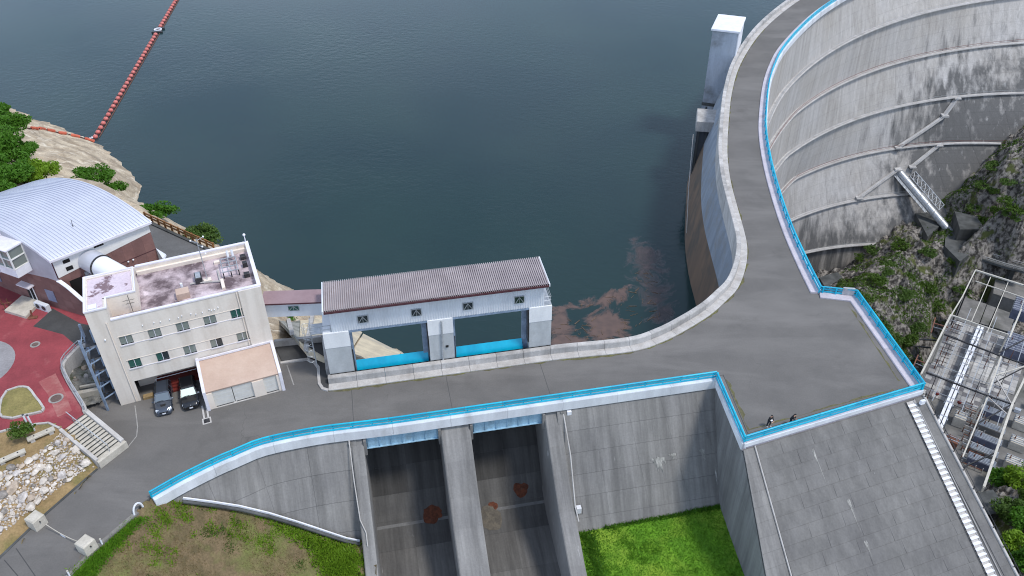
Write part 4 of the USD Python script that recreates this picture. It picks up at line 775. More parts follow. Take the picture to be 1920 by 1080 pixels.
# vertical cladding ribs
m = MB(); xs, ts = [], []; n = 84; c0, c1 = -6.05, 16.75
for i in range(n):
    a = c0 + (c1 - c0) * i / n; w = (c1 - c0) / n; xs += [a, a + w * .5, a + w * .6, a + w * .9]; ts += [0, 0, .045, .045]
xs.append(c1); ts.append(0); k = len(xs)
m.add([S(x, 69.3 - q, z) for z in (6.7, 9.75) for x, q in zip(xs, ts)], [[i, i + 1, i + 1 + k, i + k] for i in range(k - 1)])
put('cladding', m, clad, g)
put('back_wall', MB().box(S, c0, c1, 73.0, 73.2, 6.7, 9.75), clad, g); put('floor_slab', MB().box(S, c0, c1, 69.32, 73.0, 6.72, 6.95), tower_g, g)
put('side_wall', MB().box(S, c0, c0 + .15, 69.31, 73.0, 6.95, 9.74), clad, g); put('side_wall', MB().box(S, c1 - .15, c1, 69.31, 73.0, 6.95, 9.74), clad, g)
for s in (-2.7, 2.9, 8.4, 14.0):
    w = put('window', MB().box(S, s - .55, s + .55, 69.16, 69.32, 7.55, 8.5), steel, g)
    put('pane', MB().box(S, s - .48, s - .03, 69.13, 69.15, 7.62, 8.43), glass_d, w); put('pane', MB().box(S, s + .03, s + .48, 69.13, 69.15, 7.62, 8.43), glass_d, w)
    put('brace', MB().bar(S(s - .45, 69.1, 7.65), S(s, 69.1, 8.4), .05).bar(S(s + .45, 69.1, 7.65), S(s, 69.1, 8.4), .05), steel, w)
for s0, s1 in ((-4.35, 3.95), (6.7, 15.1)):
    put('lintel_beam', MB().box(S, s0, s1, 69.25, 69.7, 6.42, 6.68), steel_b, g)
    put('guide_frame', MB().box(S, s0, s0 + .25, 69.9, 70.5, -6, 6.42), steel_b, g); put('guide_frame', MB().box(S, s1 - .62, s1, 70.2, 70.5, -6, 6.42), steel_b, g)
    put('guide_frame', MB().box(S, s1 - .1, s1 - .02, 69.3, 70.18, 1.7, 6.42), steel_d, g)
    put('guide_rail', MB().bar(S(s0 + .1, 69.3, .5), S(s0 + .1, 69.3, 4.0), .1), steel_d, g)
put('drain_pipe', MB().tube(S(5.45, 69.1, 6.5), S(5.35, 69.1, .9), .1, 8), steel, g)
put('wall_box', MB().box(S, 5.75, 6.05, 69.1, 69.2, 2.7, 2.95), black_m, g)
# landings at both ends, caged ladder at the left
l = put('landing', MB().box(S, -8.3, -6.05, 69.5, 71.2, 6.5, 6.62), steel, g)
for z in (7.0, 7.5): put('landing_rail', MB().poly([S(-6.1, 69.5, z), S(-8.3, 69.5, z), S(-8.3, 71.2, z)], .04, 5), steel, l)
for s in (-8.3, -7.2, -6.15): put('landing_post', MB().bar(S(s, 69.5, 6.6), S(s, 69.5, 7.55), .05), steel, l)
l = put('ladder', MB().bar(S(-8.35, 70.1, .6), S(-8.35, 70.1, 7.3), .06).bar(S(-8.35, 70.6, .6), S(-8.35, 70.6, 7.3), .06), steel, g)
for z in np.arange(.9, 7.2, .35): put('rung', MB().bar(S(-8.35, 70.1, z), S(-8.35, 70.6, z), .03), steel, l)
for z in np.arange(2.4, 7.3, .8):
    an = np.linspace(-.5 * np.pi, 1.5 * np.pi, 11); put('cage_hoop', MB().poly([S(-8.75 + .42 * math.cos(a) - .02, 70.35 + .42 * math.sin(a), z) for a in an], .025, 4), steel, l)
for a in (2.2, 3.14, 4.1): put('cage_bar', MB().bar(S(-8.75 + .42 * math.cos(a), 70.35 + .42 * math.sin(a), 2.4), S(-8.75 + .42 * math.cos(a), 70.35 + .42 * math.sin(a), 7.2), .03), steel, l)
l = put('landing', MB().box(S, 16.76, 17.62, 69.3, 72.6, 6.72, 6.78), steel, g)
for z in (7.3, 7.8): put('landing_rail', MB().poly([S(16.8, 69.4, z), S(17.55, 69.4, z), S(17.6, 72.6, z)], .03, 4), steel, l)
for s0, s1, lab in ((-4.1, 3.8, 'bright cyan spillway gate leaf in the left opening of the gatehouse'), (6.9, 14.5, 'bright cyan spillway gate leaf in the right opening of the gatehouse')):
    gt = thing('spillway_gate', lab, 'gate', S((s0 + s1) / 2, 70, .5))
    put('skin_plate', MB().add([S(s0, 69.75, -7), S(s1, 69.75, -7), S(s1, 69.75, .55), S(s0, 69.75, .55), S(s1, 70.3, 1.6), S(s0, 70.3, 1.6), S(s0, 70.5, -7), S(s1, 70.5, -7)], [[0, 1, 2, 3], [3, 2, 4, 5], [5, 4, 7, 6], [1, 7, 4, 2], [0, 3, 5, 6]]), cyan_d, gt)
    put('top_seal', MB().box(S, s0, s1, 69.6, 69.74, .3, .45), black_m, gt)
put('wall_gutter', MB().box(S, -7.0, 17.6, 69.06, 69.2, .85, 1.0), dark_in, g)
# spectacle railing on the low wall left of the gatehouse
put('low_wall', MB().sweep([(-27.28, 72.33, 0.00), (-21.78, 73.16, 0.00)], [(-.25, -8), (-.25, .95), (.15, .95), (.15, -8)]), parapet_m, label='low weathered wall between garage corner and gatehouse, lining behind it', cat='wall')
put('low_wall', MB().sweep([(-21.75, 73.30, 0.00), (-20.28, 67.61, -0.00)], [(-.15, -8), (-.15, .95), (.25, .95), (.25, -8)]), parapet_m, label='short low wall stub running beside the left gatehouse pier', cat='wall')

# ---------------------------------------------------------------- link bridge
LB = Frame(87.2, (-26.9, 70.45))
b = thing('link_bridge', 'enclosed white link bridge with a maroon roof joining office and gatehouse', 'link bridge', LB(0, 0, 6))
put('wall', MB().box(LB, .1, 7.0, 0, 1.6, 5.95, 7.85), clad, b)
put('roof', MB().add([LB(-.1, -.3, 7.85), LB(7.1, -.3, 7.85), LB(7.1, -.3, 8.0), LB(-.1, -.3, 8.0), LB(-.1, 1.9, 7.95), LB(7.1, 1.9, 7.95), LB(7.1, 1.85, 8.12), LB(-.1, 1.85, 8.12)], [[0, 1, 2, 3], [3, 2, 6, 7], [7, 6, 5, 4], [4, 5, 1, 0], [1, 5, 6, 2], [0, 3, 7, 4]]), maroon, b)
put('fascia', MB().box(LB, -.1, 7.1, -.34, -.3, 7.83, 8.0), maroon_d, b)
w = put('window', MB().box(LB, 2.65, 3.85, -.05, .02, 6.75, 7.4), steel, b)
put('pane', MB().box(LB, 2.71, 3.22, -.07, -.04, 6.8, 7.35), glass_g, w); put('pane', MB().box(LB, 3.28, 3.79, -.07, -.04, 6.8, 7.35), glass_g, w)
put('brace', MB().bar(LB(2.75, -.09, 6.82), LB(3.2, -.09, 7.33), .05).bar(LB(3.75, -.09, 6.82), LB(3.3, -.09, 7.33), .05), steel, w)

# ---------------------------------------------------------------- administration building
A = Frame(67.5, (-41.56, 63.09))
ad = thing('office_building', 'beige three storey office building with flat stained roof and sliding windows', 'building', A(8, 0, 0))
H = 10.2
u0, u1, dv = 0., 16.58, 8.85
wz = ((4.55, 5.66), (7.72, 8.80)); wu = [2.1 + 2.73 * i for i in range(5)]
# front wall as strips round real openings
rows = [(2.78, 4.55), (5.66, 7.72), (8.80, 11.0)]
for z0, z1 in rows: put('front_wall', MB().box(A, 2.0, 14.3, 0, .3, z0, z1), beige, ad)
for z0, z1 in wz:
    e = [2.0] + [x for q in wu for x in (q, q + 1.22)] + [14.3]
    for a, b_ in zip(e[0::2], e[1::2]):
        if b_ - a > .02: put('front_wall', MB().box(A, a, b_, .02, .3, z0, z1), beige, ad)
put('corner_wall', MB().box(A, 0, 2.0, 0, .3, -.2, 12.55), beige, ad)
put('corner_wall', MB().box(A, 14.3, 16.58, -.14, .3, 0, 11.0), beige, ad)
put('left_wall', MB().box(A, 0, .3, .3, dv, -1.5, 11.0), beige, ad); put('right_wall', MB().box(A, 16.28, 16.58, .3, dv, -3, 11.0), beige, ad); put('back_wall', MB().box(A, .3, 16.28, dv - .3, dv, -3, 11.0), beige, ad)
put('floor_slab', MB().box(A, .3, 16.28, .3, dv - .3, 2.78, 2.95), beige_d, ad); put('roof_slab', MB().box(A, .3, 16.28, .3, dv - .3, 9.9, H), roof_stain, ad)
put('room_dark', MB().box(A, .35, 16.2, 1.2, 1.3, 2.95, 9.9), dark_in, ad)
put('parapet_cap', MB().box(A, 2.0, 16.66, -.06, .28, 11.0, 11.15), capping, ad); put('parapet_cap', MB().box(A, 16.28, 16.66, .28, dv + .06, 11.0, 11.15), capping, ad); put('parapet_cap', MB().box(A, 4.7, 16.28, dv - .3, dv + .06, 11.0, 11.15), capping, ad)
put('parapet_step', MB().box(A, 4.7, 16.28, dv - .62, dv - .31, H, 10.62), beige_d, ad)
# higher stair block at the left, L-shaped
put('block_wall', MB().box(A, 1.7, 2.0, .3, 1.9, H, 12.55), beige, ad); put('block_wall', MB().box(A, 1.7, 4.75, 1.75, 2.0, H, 12.55), beige_d, ad)
put('block_wall', MB().box(A, 4.5, 4.75, 2.0, 6.2, H, 12.55), beige_d, ad); put('block_wall', MB().box(A, 0, .3, .3, 6.2, 11.0, 12.55), beige, ad); put('block_wall', MB().box(A, .3, 4.5, 5.95, 6.2, 11.0, 12.55), beige, ad)
put('block_roof', MB().prism([A(.2, .2)[:2], A(1.9, .2)[:2], A(1.9, 1.85)[:2], A(4.65, 1.85)[:2], A(4.65, 6.1)[:2], A(.2, 6.1)[:2]], 12.2, 12.42), roof_pink, ad)
cp = MB()
for q in ((-.06, 2.06, -.06, .14), (-.06, .16, .14, 6.1), (-.06, 4.81, 6.1, 6.28), (1.88, 2.06, .14, 1.7), (1.88, 4.81, 1.7, 1.9), (4.65, 4.81, 1.9, 6.1)): cp.box(A, *q, 12.55, 12.7)
put('block_capping', cp, capping, ad)
put('roof_vent', MB().cham(A, .35, 1.15, .3, 1.0, 12.42, 12.75), white_m, ad)
for q in wu:
    for zi, (z0, z1) in enumerate(wz):
        w = put('window', MB().box(A, q, q + 1.22, .12, .16, z0, z1), steel, ad)
        i = wu.index(q); gm = glass_g if (zi == 0 and i < 2) or (zi == 1 and i == 4) else glass_m
        put('pane', MB().box(A, q + .05, q + .59, .09, .115, z0 + .05, z1 - .05), gm, w); put('pane', MB().box(A, q + .63, q + 1.17, .07, .095, z0 + .05, z1 - .05), gm if i % 2 == 0 else glass_d if zi == 0 else glass_m, w)
        put('mullion', MB().box(A, q + .585, q + .635, .05, .12, z0, z1), capping, w)
        put('sill', MB().box(A, q - .06, q + 1.28, -.1, .12, z0 - .09, z0), capping, w)
for z in (4.52, 7.69): put('sill_band', MB().box(A, 2.0, 14.29, -.035, 0, z - .06, z), capping, ad)
for z in (5.66, 8.80): put('lintel_band', MB().box(A, 2.0, 14.29, -.03, 0, z, z + .05), beige_d, ad)
for u in (4.6, 5.7, 6.3, 7.2, 8.05, 8.4, 9.3, 9.75, 10.4, 11.1, 11.3, 11.6, 12.): put('wall_knob', MB().ball(A(u, -.05, 9.5 + .12 * math.sin(u * 7)), .07, 1), white_m, ad)
put('wall_knob', MB().ball(A(.9, -.05, 8.9), .1, 1), white_m, ad)
for u in (1.55, 14.1): put('downpipe', MB().tube(A(u, -.08, 10.9), A(u, -.08, .1 if u < 2 else 3.8), .055, 6), beige_d, ad)
# entrance recess with red lacquered steps
put('recess_wall', MB().box(A, 2.0, 8.4, 2.3, 2.5, 0, 2.78), beige_d, ad); put('recess_floor', MB().box(A, 3.9, 8.4, .9, 2.3, 0, .75), redm, ad)
for i in range(3): put('step', MB().box(A, 5.3, 7.0, .9 - .33 * (i + 1), .9 - .33 * i, 0, .62 - .18 * i), redm, ad)
put('recess_window', MB().box(A, 3.9, 8.3, 2.15, 2.3, 1.55, 2.6), glass_d, ad); put('recess_panel', MB().box(A, 5.2, 6.9, 2.08, 2.15, 1.55, 2.6), louvre_m, ad); put('recess_sill', MB().box(A, 3.8, 8.4, 2.0, 2.3, 1.42, 1.54), white_m, ad)
put('handrail', MB().poly([A(3.9, .9, .75), A(3.9, .9, 1.6), A(8.3, .9, 1.6)], .03, 5), white_m, ad)
put('planter_box', MB().cham(A, 2.25, 3.3, -.1, .45, 0, .35), ground_tan, ad)
# garage in front
put('garage_roof', MB().hexa([A(8.7, 0, 3.25), A(16.2, 0, 3.25), A(16.2, -4.25, 2.2), A(8.7, -4.25, 2.2)][::-1], [A(8.7, 0, 3.5), A(16.2, 0, 3.5), A(16.2, -4.4, 2.5), A(8.7, -4.4, 2.5)][::-1]), peach, ad)
for a, b_ in ((8.38, 8.7), (16.2, 16.52)): put('garage_side_wall', MB().hexa([A(a, 0, 0), A(b_, 0, 0), A(b_, -4.5, 0), A(a, -4.5, 0)], [A(a, 0, 3.72), A(b_, 0, 3.72), A(b_, -4.5, 2.62), A(a, -4.5, 2.62)]), capping, ad)
put('garage_head', MB().box(A, 8.38, 16.3, -.3, -.14, 3.5, 3.72), capping, ad)
for a, b_ in ((8.7, 9.25), (13.35, 14.5), (15.9, 16.2)): put('garage_pilaster', MB().box(A, a, b_, -4.4, -4.0, 0, 2.2), beige_d, ad)
for a, b_ in ((9.25, 11.25), (11.32, 13.35), (14.5, 15.9)):
    w = put('shutter', MB().box(A, a, b_, -4.2, -4.1, 0.0, 2.2), shutter, ad)
    for z in np.arange(.55, 2.2, .55): put('slat_joint', MB().box(A, a + .02, b_ - .02, -4.205, -4.2, z, z + .02), clad, w)
    put('shutter_base', MB().box(A, a + .1, b_ - .1, -4.24, -4.2, .03, .13), steel_d, w)
put('garage_floor', MB().box(A, 8.7, 16.2, -4.4, 0, 0, .05), kerb_m, ad)
# roof equipment
q = thing('roof_antenna', 'tall thin antenna mast with cross arms on the stained office roof', 'antenna', A(11.6, 4.2, H))
put('mast', MB().tube(A(11.6, 4.2, H), A(11.6, 4.2, H + 5.4), .05, 6), steel, q)
for z, d in ((5.2, (.7, .3)), (4.9, (-.6, .5)), (4.6, (.4, -.6)), (3.2, (.5, .2))): put('arm', MB().tube(A(11.6, 4.2, H + z), A(11.6 + d[0], 4.2 + d[1], H + z + .1), .03, 5), steel, q); put('insulator', MB().ball(A(11.6 + d[0], 4.2 + d[1], H + z + .12), .1, 1), white_m, q)
put('antenna_base', MB().box(A, 11.2, 12., 3.9, 4.5, H, H + .25), beige_d, q)
q = thing('roof_box', 'small beige equipment box with a white vent on the office roof', 'box', A(8.9, 2.4, H))
put('case', MB().cham(A, 8.3, 9.6, 1.9, 3.0, H, H + .75), peach, q); put('vent', MB().tube(A(9.0, 3.4, H), A(9.0, 3.4, H + 1.0), .14, 8), white_m, q)
q = thing('roof_frame', 'grey steel lattice frame with two white lamps near the right end of the office roof', 'steel frame', A(14.2, 5.2, H))
for a in (13.3, 14.1, 14.9):
    put('beam', MB().bar(A(a, 4., H + .7), A(a, 6.6, H + .7), .09), steel, q)
    for v_ in (4., 6.6): put('leg', MB().bar(A(a, v_, H), A(a, v_, H + .7), .09), steel_d, q)
for v_ in (4., 4.9, 5.8, 6.6): put('beam', MB().bar(A(13.3, v_, H + .78), A(14.9, v_, H + .78), .09), steel, q)
for a in (14.2, 14.7): put('lamp', MB().tube(A(a, 7.0, H + .6), A(a, 7.2, H + 1.3), .14, 8), white_m, q)
q = thing('roof_duct', 'small dark condenser with pipes beside the antenna on the office roof', 'condenser', A(10.8, 4.6, H))
put('case', MB().cham(A, 10.4, 11.1, 3.9, 5.2, H + .15, H + .8), steel_d, q); put('slats', MB().box(A, 10.5, 11.0, 4.0, 5.1, H + .8, H + .84), steel, q); put('pipe', MB().poly([A(9.8, 4.1, H + .2), A(10.4, 4.1, H + .2), A(12.8, 3.4, H + .2), A(12.8, 5.6, H + .2)], .09, 6), kerb_m, q)
for i, (a, v_, w_, d_, h_) in enumerate(((13.0, 2.8, .35, 1.7, .3), (15.6, 3.4, .6, .5, .5), (15.7, 5.4, .5, .5, .6), (15.7, 7.0, .6, .6, .45), (12.9, 7.2, .6, .4, .3))):
    put('roof_plinth', MB().cham(A, a - w_ / 2, a + w_ / 2, v_ - d_ / 2, v_ + d_ / 2, H, H + h_), steel_d if i in (1, 2, 3) else beige_d, ad)
put('corner_pole', MB().tube(A(16.4, dv - .1, 11.1), A(16.4, dv - .1, 12.0), .06, 6).ball(A(16.4, dv - .1, 12.1), .16, 1), white_m, ad)
put('aerial', MB().tube(A(4.0, 1.5, H), A(4.0, 1.5, H + 2.3), .03, 5).bar(A(3.4, 1.5, H + 1.7), A(4.5, 1.5, H + 1.7), .03).bar(A(3.6, 1.5, H + 1.3), A(4.4, 1.5, H + 1.3), .03), steel_d, label='thin aerial with short cross bars before the beige wall of the roof block', cat='aerial')
# blue grey stair frame at the left wall
q = thing('stair_frame', 'blue grey steel stair frame rising against the left office wall', 'steel stair', A(-1.2, .6, 0))
for u, v_ in ((-1.3, -.2), (-1.3, 2.6), (-.25, 1.2)): put('column', MB().bar(A(u, v_, 0), A(u, v_, 9.6), .2), steel_b, q)
for k, z in enumerate(np.arange(1.6, 9.6, 1.6)):
    put('tie', MB().bar(A(-1.3, -.2, z), A(-.05, .6, z), .1), steel_b, q); put('landing', MB().box(A, -1.2, -.1, .8, 2.5, z - .06, z), steel_d, q)
    put('rail', MB().bar(A(-1.3, -.2, z + .9), A(-1.3, 2.6, z + .9), .07), steel_b, q)
put('wall_panel', MB().box(A, -1.6, -.05, 2.7, 2.8, 0, 3.0), steel_b, q)

# ---------------------------------------------------------------- vaulted building on the left
PZ = 2.5
e0, e1 = np.array((-51.35, 76.09, 10.00)[:2]), np.array((-43.23, 83.69, 10.00)[:2])
FA = Frame(-65., e0); ev = e1 - e0
vb = thing('vaulted_building', 'visitor building with a silver vaulted ribbed roof and brown tiled base', 'building', (*e0, PZ))
CH, RISE = 27., 3.6
AX = ((-1, 0, 2.6, 5.6, 8.9, 11.4, 13.9, 16.5, 19.2, 24.4, 28), (9.4, 10, 11.34, 12.4, 12.93, 12.86, 12.45, 11.7, 10.66, 8.2, 6.4))
from scipy.interpolate import CubicSpline
arc_s = CubicSpline(*AX)
def arc(x): return float(arc_s(x))
def vroof(x, k, up=0.): p = FA(x, 0, arc(x) + up); p[:2] += ev * k; return p
m = MB(); nx = 44; nk = 30; prof = []
for i in range(nk):
    a, w = -.03 + 1.06 * i / nk, 1.06 / nk; prof += [(a, 0), (a + w * .5, 0), (a + w * .56, .10), (a + w * .94, .10)]
prof.append((1.03, 0)); X = np.linspace(-.35, CH + .35, nx)
v = [vroof(x, k, u) for x in X for k, u in prof]; n = len(prof)
m.add(v, [[i * n + j, i * n + j + 1, (i + 1) * n + j + 1, (i + 1) * n + j] for i in range(nx - 1) for j in range(n - 1)])
put('vault_roof', m, vault_m, vb)
put('roof_edge', MB().surf(lambda x, k: vroof(x, -.03, -k), X, [0, .35], .0), capping, vb)
D = Frame(math.degrees(math.atan2(*ev)), e0); Ld = float(np.hypot(*ev))
put('eave_gutter', MB().box(D, -.3, Ld + .3, -.45, -.25, 9.72, 9.98), capping, vb)
put('gable_wall', MB().hexa([D(.0, 0, 7.28), D(Ld, 0, 8.5), D(Ld, .3, 8.5), D(0, .3, 7.28)], [D(0, 0, 9.95), D(Ld, 0, 9.95), D(Ld, .3, 9.95), D(0, .3, 9.95)]), vault_w, vb)
nb = 9
for j in range(6):
    for i in range(nb):
        a, b_ = i * Ld / nb + .004, (i + 1) * Ld / nb - .004; z0 = 1.0 + j * 1.25; z1 = z0 + 1.242
        lim = lambda s: 7.26 + 1.22 * s / Ld
        if z0 < lim(a): put('tile_panel', MB().hexa([D(a, .04, z0), D(b_, .04, z0), D(b_, .3, z0), D(a, .3, z0)], [D(a, .04, min(z1, lim(a))), D(b_, .04, min(z1, lim(b_))), D(b_, .3, min(z1, lim(b_))), D(a, .3, min(z1, lim(a)))]), brick_m[(i + j * 2) % 2], vb)
for (s, z, w_, h_) in ((1.0, 9.0, .75, .45), (1.05, 8.0, .75, .5), (4.6, 9.35, 1.1, .28)):
    w = put('wall_opening', MB().box(D, s, s + w_, -.03, .0, z - h_ / 2, z + h_ / 2), black_m, vb)
put('stair_opening', MB().box(D, .9, 2.2, -.02, .03, 3.0, 6.4), black_m, vb); put('opening_jamb', MB().box(D, 2.2, 2.35, -.06, .04, 2.9, 6.5), maroon_d, vb)
put('canopy', MB().add([D(Ld, -.1, 6.2), D(Ld, -1.5, 5.3), D(Ld + .9, -.2, 4.9), D(Ld, -.1, 6.0), D(Ld, -1.5, 5.1), D(Ld + .9, -.2, 4.7)], [[0, 1, 2], [5, 4, 3]]).add([D(Ld, -.1, 6.2), D(Ld, -1.5, 5.3), D(Ld, -1.5, 5.1), D(Ld, -.1, 6.0)], [[0, 1, 2, 3]]), white_m, vb)
for s in (7.6, 8.2): put('wall_lamp', MB().ball(D(s, -.1, 5.9), .12, 1), white_m, vb)
put('joint_line', MB().box(D, 6.0, Ld, .0, .04, 6.0, 6.06), maroon_d, vb)
# front facade: grey gable above a brown tiled base that runs on as a curved free wall
def front(x, z, out=0.):
    p = FA(x, 0, z); p[:2] += -FA.e2 * 0
    bow = .35 * math.sin(min(max((x + 3.2) / 16., 0), 1) * math.pi)
    p[:2] += np.array([FA.e2[0], FA.e2[1]]) * (bow + out) * 1.0
    return p
btop = lambda x: float(np.interp(x, [-3.3, -2.2, -1.0, 0, 1.5, 4, 8, 14, 27], [4.2, 5.2, 6.3, 6.9, 7.0, 6.8, 6.3, 6.2, 6.2]))
put('grey_gable', MB().surf(lambda x, v_: front(x, btop(x) + (arc(x) - .05 - btop(x)) * v_, -.05), np.linspace(0, CH, 28), np.linspace(0, 1, 4)), grey_w, vb)
xs = np.linspace(-3.3, 14, 15)
for i in range(14):
    for j in range(5):
        a, b_ = xs[i] + .004, xs[i + 1] - .004
        def gfn(x, v_):
            z0 = PZ - .3 + j * 1.0; tp = btop(x); return front(x, min(z0 + .994 * v_, tp), .0)
        if PZ - .3 + j < max(btop(a), btop(b_)) - .1: put('tile_panel', MB().surf(gfn, [a, (a + b_) / 2, b_], [0, 1], .12), brick_m[2 if (i + j) % 3 else 1], vb)
put('base_back', MB().surf(lambda x, z: front(x, min(z, btop(x) - .05), -.05), np.linspace(-3.3, 27, 26), np.linspace(PZ - .4, 7.2, 8)), brick_m[2], vb)
put('wall_coping', MB().add(np.vstack([[front(x, btop(x) + b_, a) for a, b_ in ((.1, 0), (.1, .12), (-.35, .12), (-.35, 0))] for x in np.linspace(-3.35, 0.2, 14)]), [[i * 4 + j, i * 4 + (j + 1) % 4, i * 4 + 4 + (j + 1) % 4, i * 4 + 4 + j] for i in range(13) for j in range(4)]), white_m, vb)
for x in (1.6, 11.0):
    put('slate_panel', MB().surf(lambda a, z: front(a, z, .07), [x, x + 1.3], [PZ + 1.0, PZ + 2.6], .05), louvre_m, vb)
d_ = put('door', MB().surf(lambda a, z: front(a, z, .05), [5.0, 6.3], [PZ, PZ + 2.3], .04), dark_in, vb); put('door_frame', MB().bar(front(4.95, PZ, .1), front(4.95, PZ + 2.35, .1), .09).bar(front(5.65, PZ, .1), front(5.65, PZ + 2.3, .1), .07), white_m, d_)
put('door_canopy', MB().hexa([front(4.6, PZ + 2.5, 0), front(6.7, PZ + 2.5, 0), front(6.7, PZ + 2.5, .8), front(4.6, PZ + 2.5, .8)], [front(4.6, PZ + 2.65, 0), front(6.7, PZ + 2.65, 0), front(6.7, PZ + 2.62, .8), front(4.6, PZ + 2.62, .8)]), capping, vb)
# projecting glazed bays
def bay(x0, x1, dep, z0, z1):
    b_ = put('bay_base', MB().hexa([front(x0, z0, 0), front(x1, z0, 0), front(x1 - .1, z0, dep), front(x0 + .1, z0, dep)], [front(x0, z0 + 1.15, 0), front(x1, z0 + 1.15, 0), front(x1 - .1, z0 + 1.15, dep), front(x0 + .1, z0 + 1.15, dep)]), white_m, vb)
    zt = z1
    put('bay_glass', MB().hexa([front(x0 + .1, z0 + 1.15, 0), front(x1 - .1, z0 + 1.15, 0), front(x1 - .2, z0 + 1.15, dep - .1), front(x0 + .2, z0 + 1.15, dep - .1)], [front(x0 + .1, zt, 0), front(x1 - .1, zt, 0), front(x1 - .2, zt, dep - .1), front(x0 + .2, zt, dep - .1)]), glass_m, b_)
    fr_ = MB(); p = [front(x0 + .08, 0, 0), front(x0 + .12, 0, dep), front((x0 + x1) / 2, 0, dep), front(x1 - .12, 0, dep), front(x1 - .08, 0, 0)]
    for q_ in p: fr_.bar([q_[0], q_[1], z0 + 1.1], [q_[0], q_[1], zt], .14)
    for z in (z0 + 1.15, (z0 + 1.15 + zt) / 2, zt - .05):
        for a_, c_ in zip(p[:-1], p[1:]): fr_.bar([a_[0], a_[1], z], [c_[0], c_[1], z], .12)
    put('bay_frame', fr_, vault_w, b_)
    put('bay_roof', MB().hexa([front(x0 - .1, zt, -.2), front(x1 + .1, zt, -.2), front(x1 + .0, zt, dep + .25), front(x0 + .0, zt, dep + .25)], [front(x0 - .1, zt + .18, -.2), front(x1 + .1, zt + .18, -.2), front(x1 + .0, zt + .12, dep + .25), front(x0 + .0, zt + .12, dep + .25)]), capping, b_)
bay(3.6, 6.6, 1.8, 7.6, 11.3); bay(6.75, 10.5, 1.7, 7.4, 11.5); bay(10.6, 14.5, 1.7, 7.4, 11.6)

# white cylinder with collar between the two buildings, mast on a small box
CY = Frame(125., (-48.35, 78.47, 8.00)[:2])
q = thing('white_tank', 'thick white horizontal cylinder with grey collar between the two buildings', 'tank', CY(0, 0, 8))
put('shell', MB().tube(CY(1.9, 0, 8.0), CY(7.2, 0, 8.0), 1.25, 28), simple('tank_white', lin(236, 238, 242), .35), q, smooth=30)
put('collar', MB().tube(CY(-.9, 0, 8.0), CY(1.9, 0, 8.0), 1.32, 28), simple('tank_collar', lin(196, 198, 206), .35, .2), q, smooth=30)
put('flange', MB().tube(CY(-1.15, 0, 8.0), CY(-.9, 0, 8.0), 1.5, 28), peach, q); put('flange', MB().tube(CY(1.85, 0, 8.0), CY(2.0, 0, 8.0), 1.38, 28), steel_d, q)
put('saddle', MB().box(CY, -.4, .4, -1.1, 1.1, 2, 6.9), steel, q); put('saddle', MB().box(CY, 4., 4.8, -1.1, 1.1, 2, 6.9), steel, q)
q = thing('mast', 'thin leaning grey mast before the silver vaulted roof', 'mast', (-50.13, 79.80, 7.00))
put('pole', MB().tube((-50.13, 79.80, 7.00), (-50.23, 80.48, 11.60), .08, 6, .05).tube((-50.23, 80.48, 11.60), (-50.30, 80.67, 12.20), .03, 5), steel_d, q)
put('box', MB().cham(Frame(67, (-50.33, 80.15, 6.60)), -.5, .5, -.3, .3, 6.2, 7.4), white_m, q); put('horn', MB().tube((-50.25, 80.04, 7.90), (-50.89, 80.16, 8.20), .09, 6, .3), white_m, q); put('clutter', MB().poly([(-50.29, 79.89, 6.40), (-49.79, 79.58, 6.00), (-50.34, 79.39, 5.60), (-50.03, 79.09, 5.20)], .12, 6), steel_d, q)

# ---------------------------------------------------------------- plaza, beds, stairs, riprap
PL = [(-54.56, 55.69, 2.50)[:2], (-50.52, 56.98, 2.50)[:2], (-48.96, 57.68, 2.50)[:2], (-47.57, 57.99, 2.50)[:2], (-46.24, 58.16, 2.50)[:2], (-44.83, 57.43, 2.50)[:2], (-44.48, 57.35, 2.50)[:2], (-43.23, 59.53, 2.50)[:2], (-43.58, 60.05, 2.50)[:2], (-45.28, 62.06, 2.50)[:2], (-46.95, 64.06, 2.50)[:2], (-48.26, 65.89, 2.50)[:2], (-48.57, 67.07, 2.50)[:2], (-48.26, 68.54, 2.50)[:2], (-47.53, 69.77, 2.50)[:2], (-43.4, 70.5), (-42.5, 74.5), (-45.5, 84), (-41, 89.5), (-51, 97), (-75, 105), (-110, 105), (-130, 60)]
put('plaza', MB().prism(PL, -1.5, 2.5), red_pave, kind='structure', label='worn red paved plaza in front of the visitor building')
put('plaza_dark_strip', MB().prism([(-54.72, 73.36, 2.50)[:2], (-54.17, 75.29, 2.50)[:2], (-53.97, 76.68, 2.50)[:2], (-49.57, 73.88, 2.50)[:2], (-43.6, 72.0), (-47.59, 69.33, 2.50)[:2], (-50.69, 71.91, 2.50)[:2]], 2.3, 2.504), dark_asphalt_and_shade, kind='structure', label='dark strip of painted shade at the foot of the brown wall')  # shadow of office and wall painted as a dark strip
put('rear_yard', MB().prism([(-45.6, 80.), (-42.0, 83.0), (-38.2, 88.0), (-51, 97.2), (-62, 101), (-66, 92), (-52, 86)], 2.3, 2.504), M('rear_yard_asphalt', G(.14), G(.11), freq=.4), kind='structure', label='grey asphalt yard behind the vaulted building')
cx, cy = (-58.55, 66.41, 2.50)[:2]; an = np.linspace(0, 2 * np.pi, 40, endpoint=False)
put('grey_disc', MB().prism([(cx + 4.6 * math.cos(a), cy + 4.6 * math.sin(a)) for a in an], 2.3, 2.506), grey_pave, kind='structure', label='grey round paving at the left edge of the red plaza')
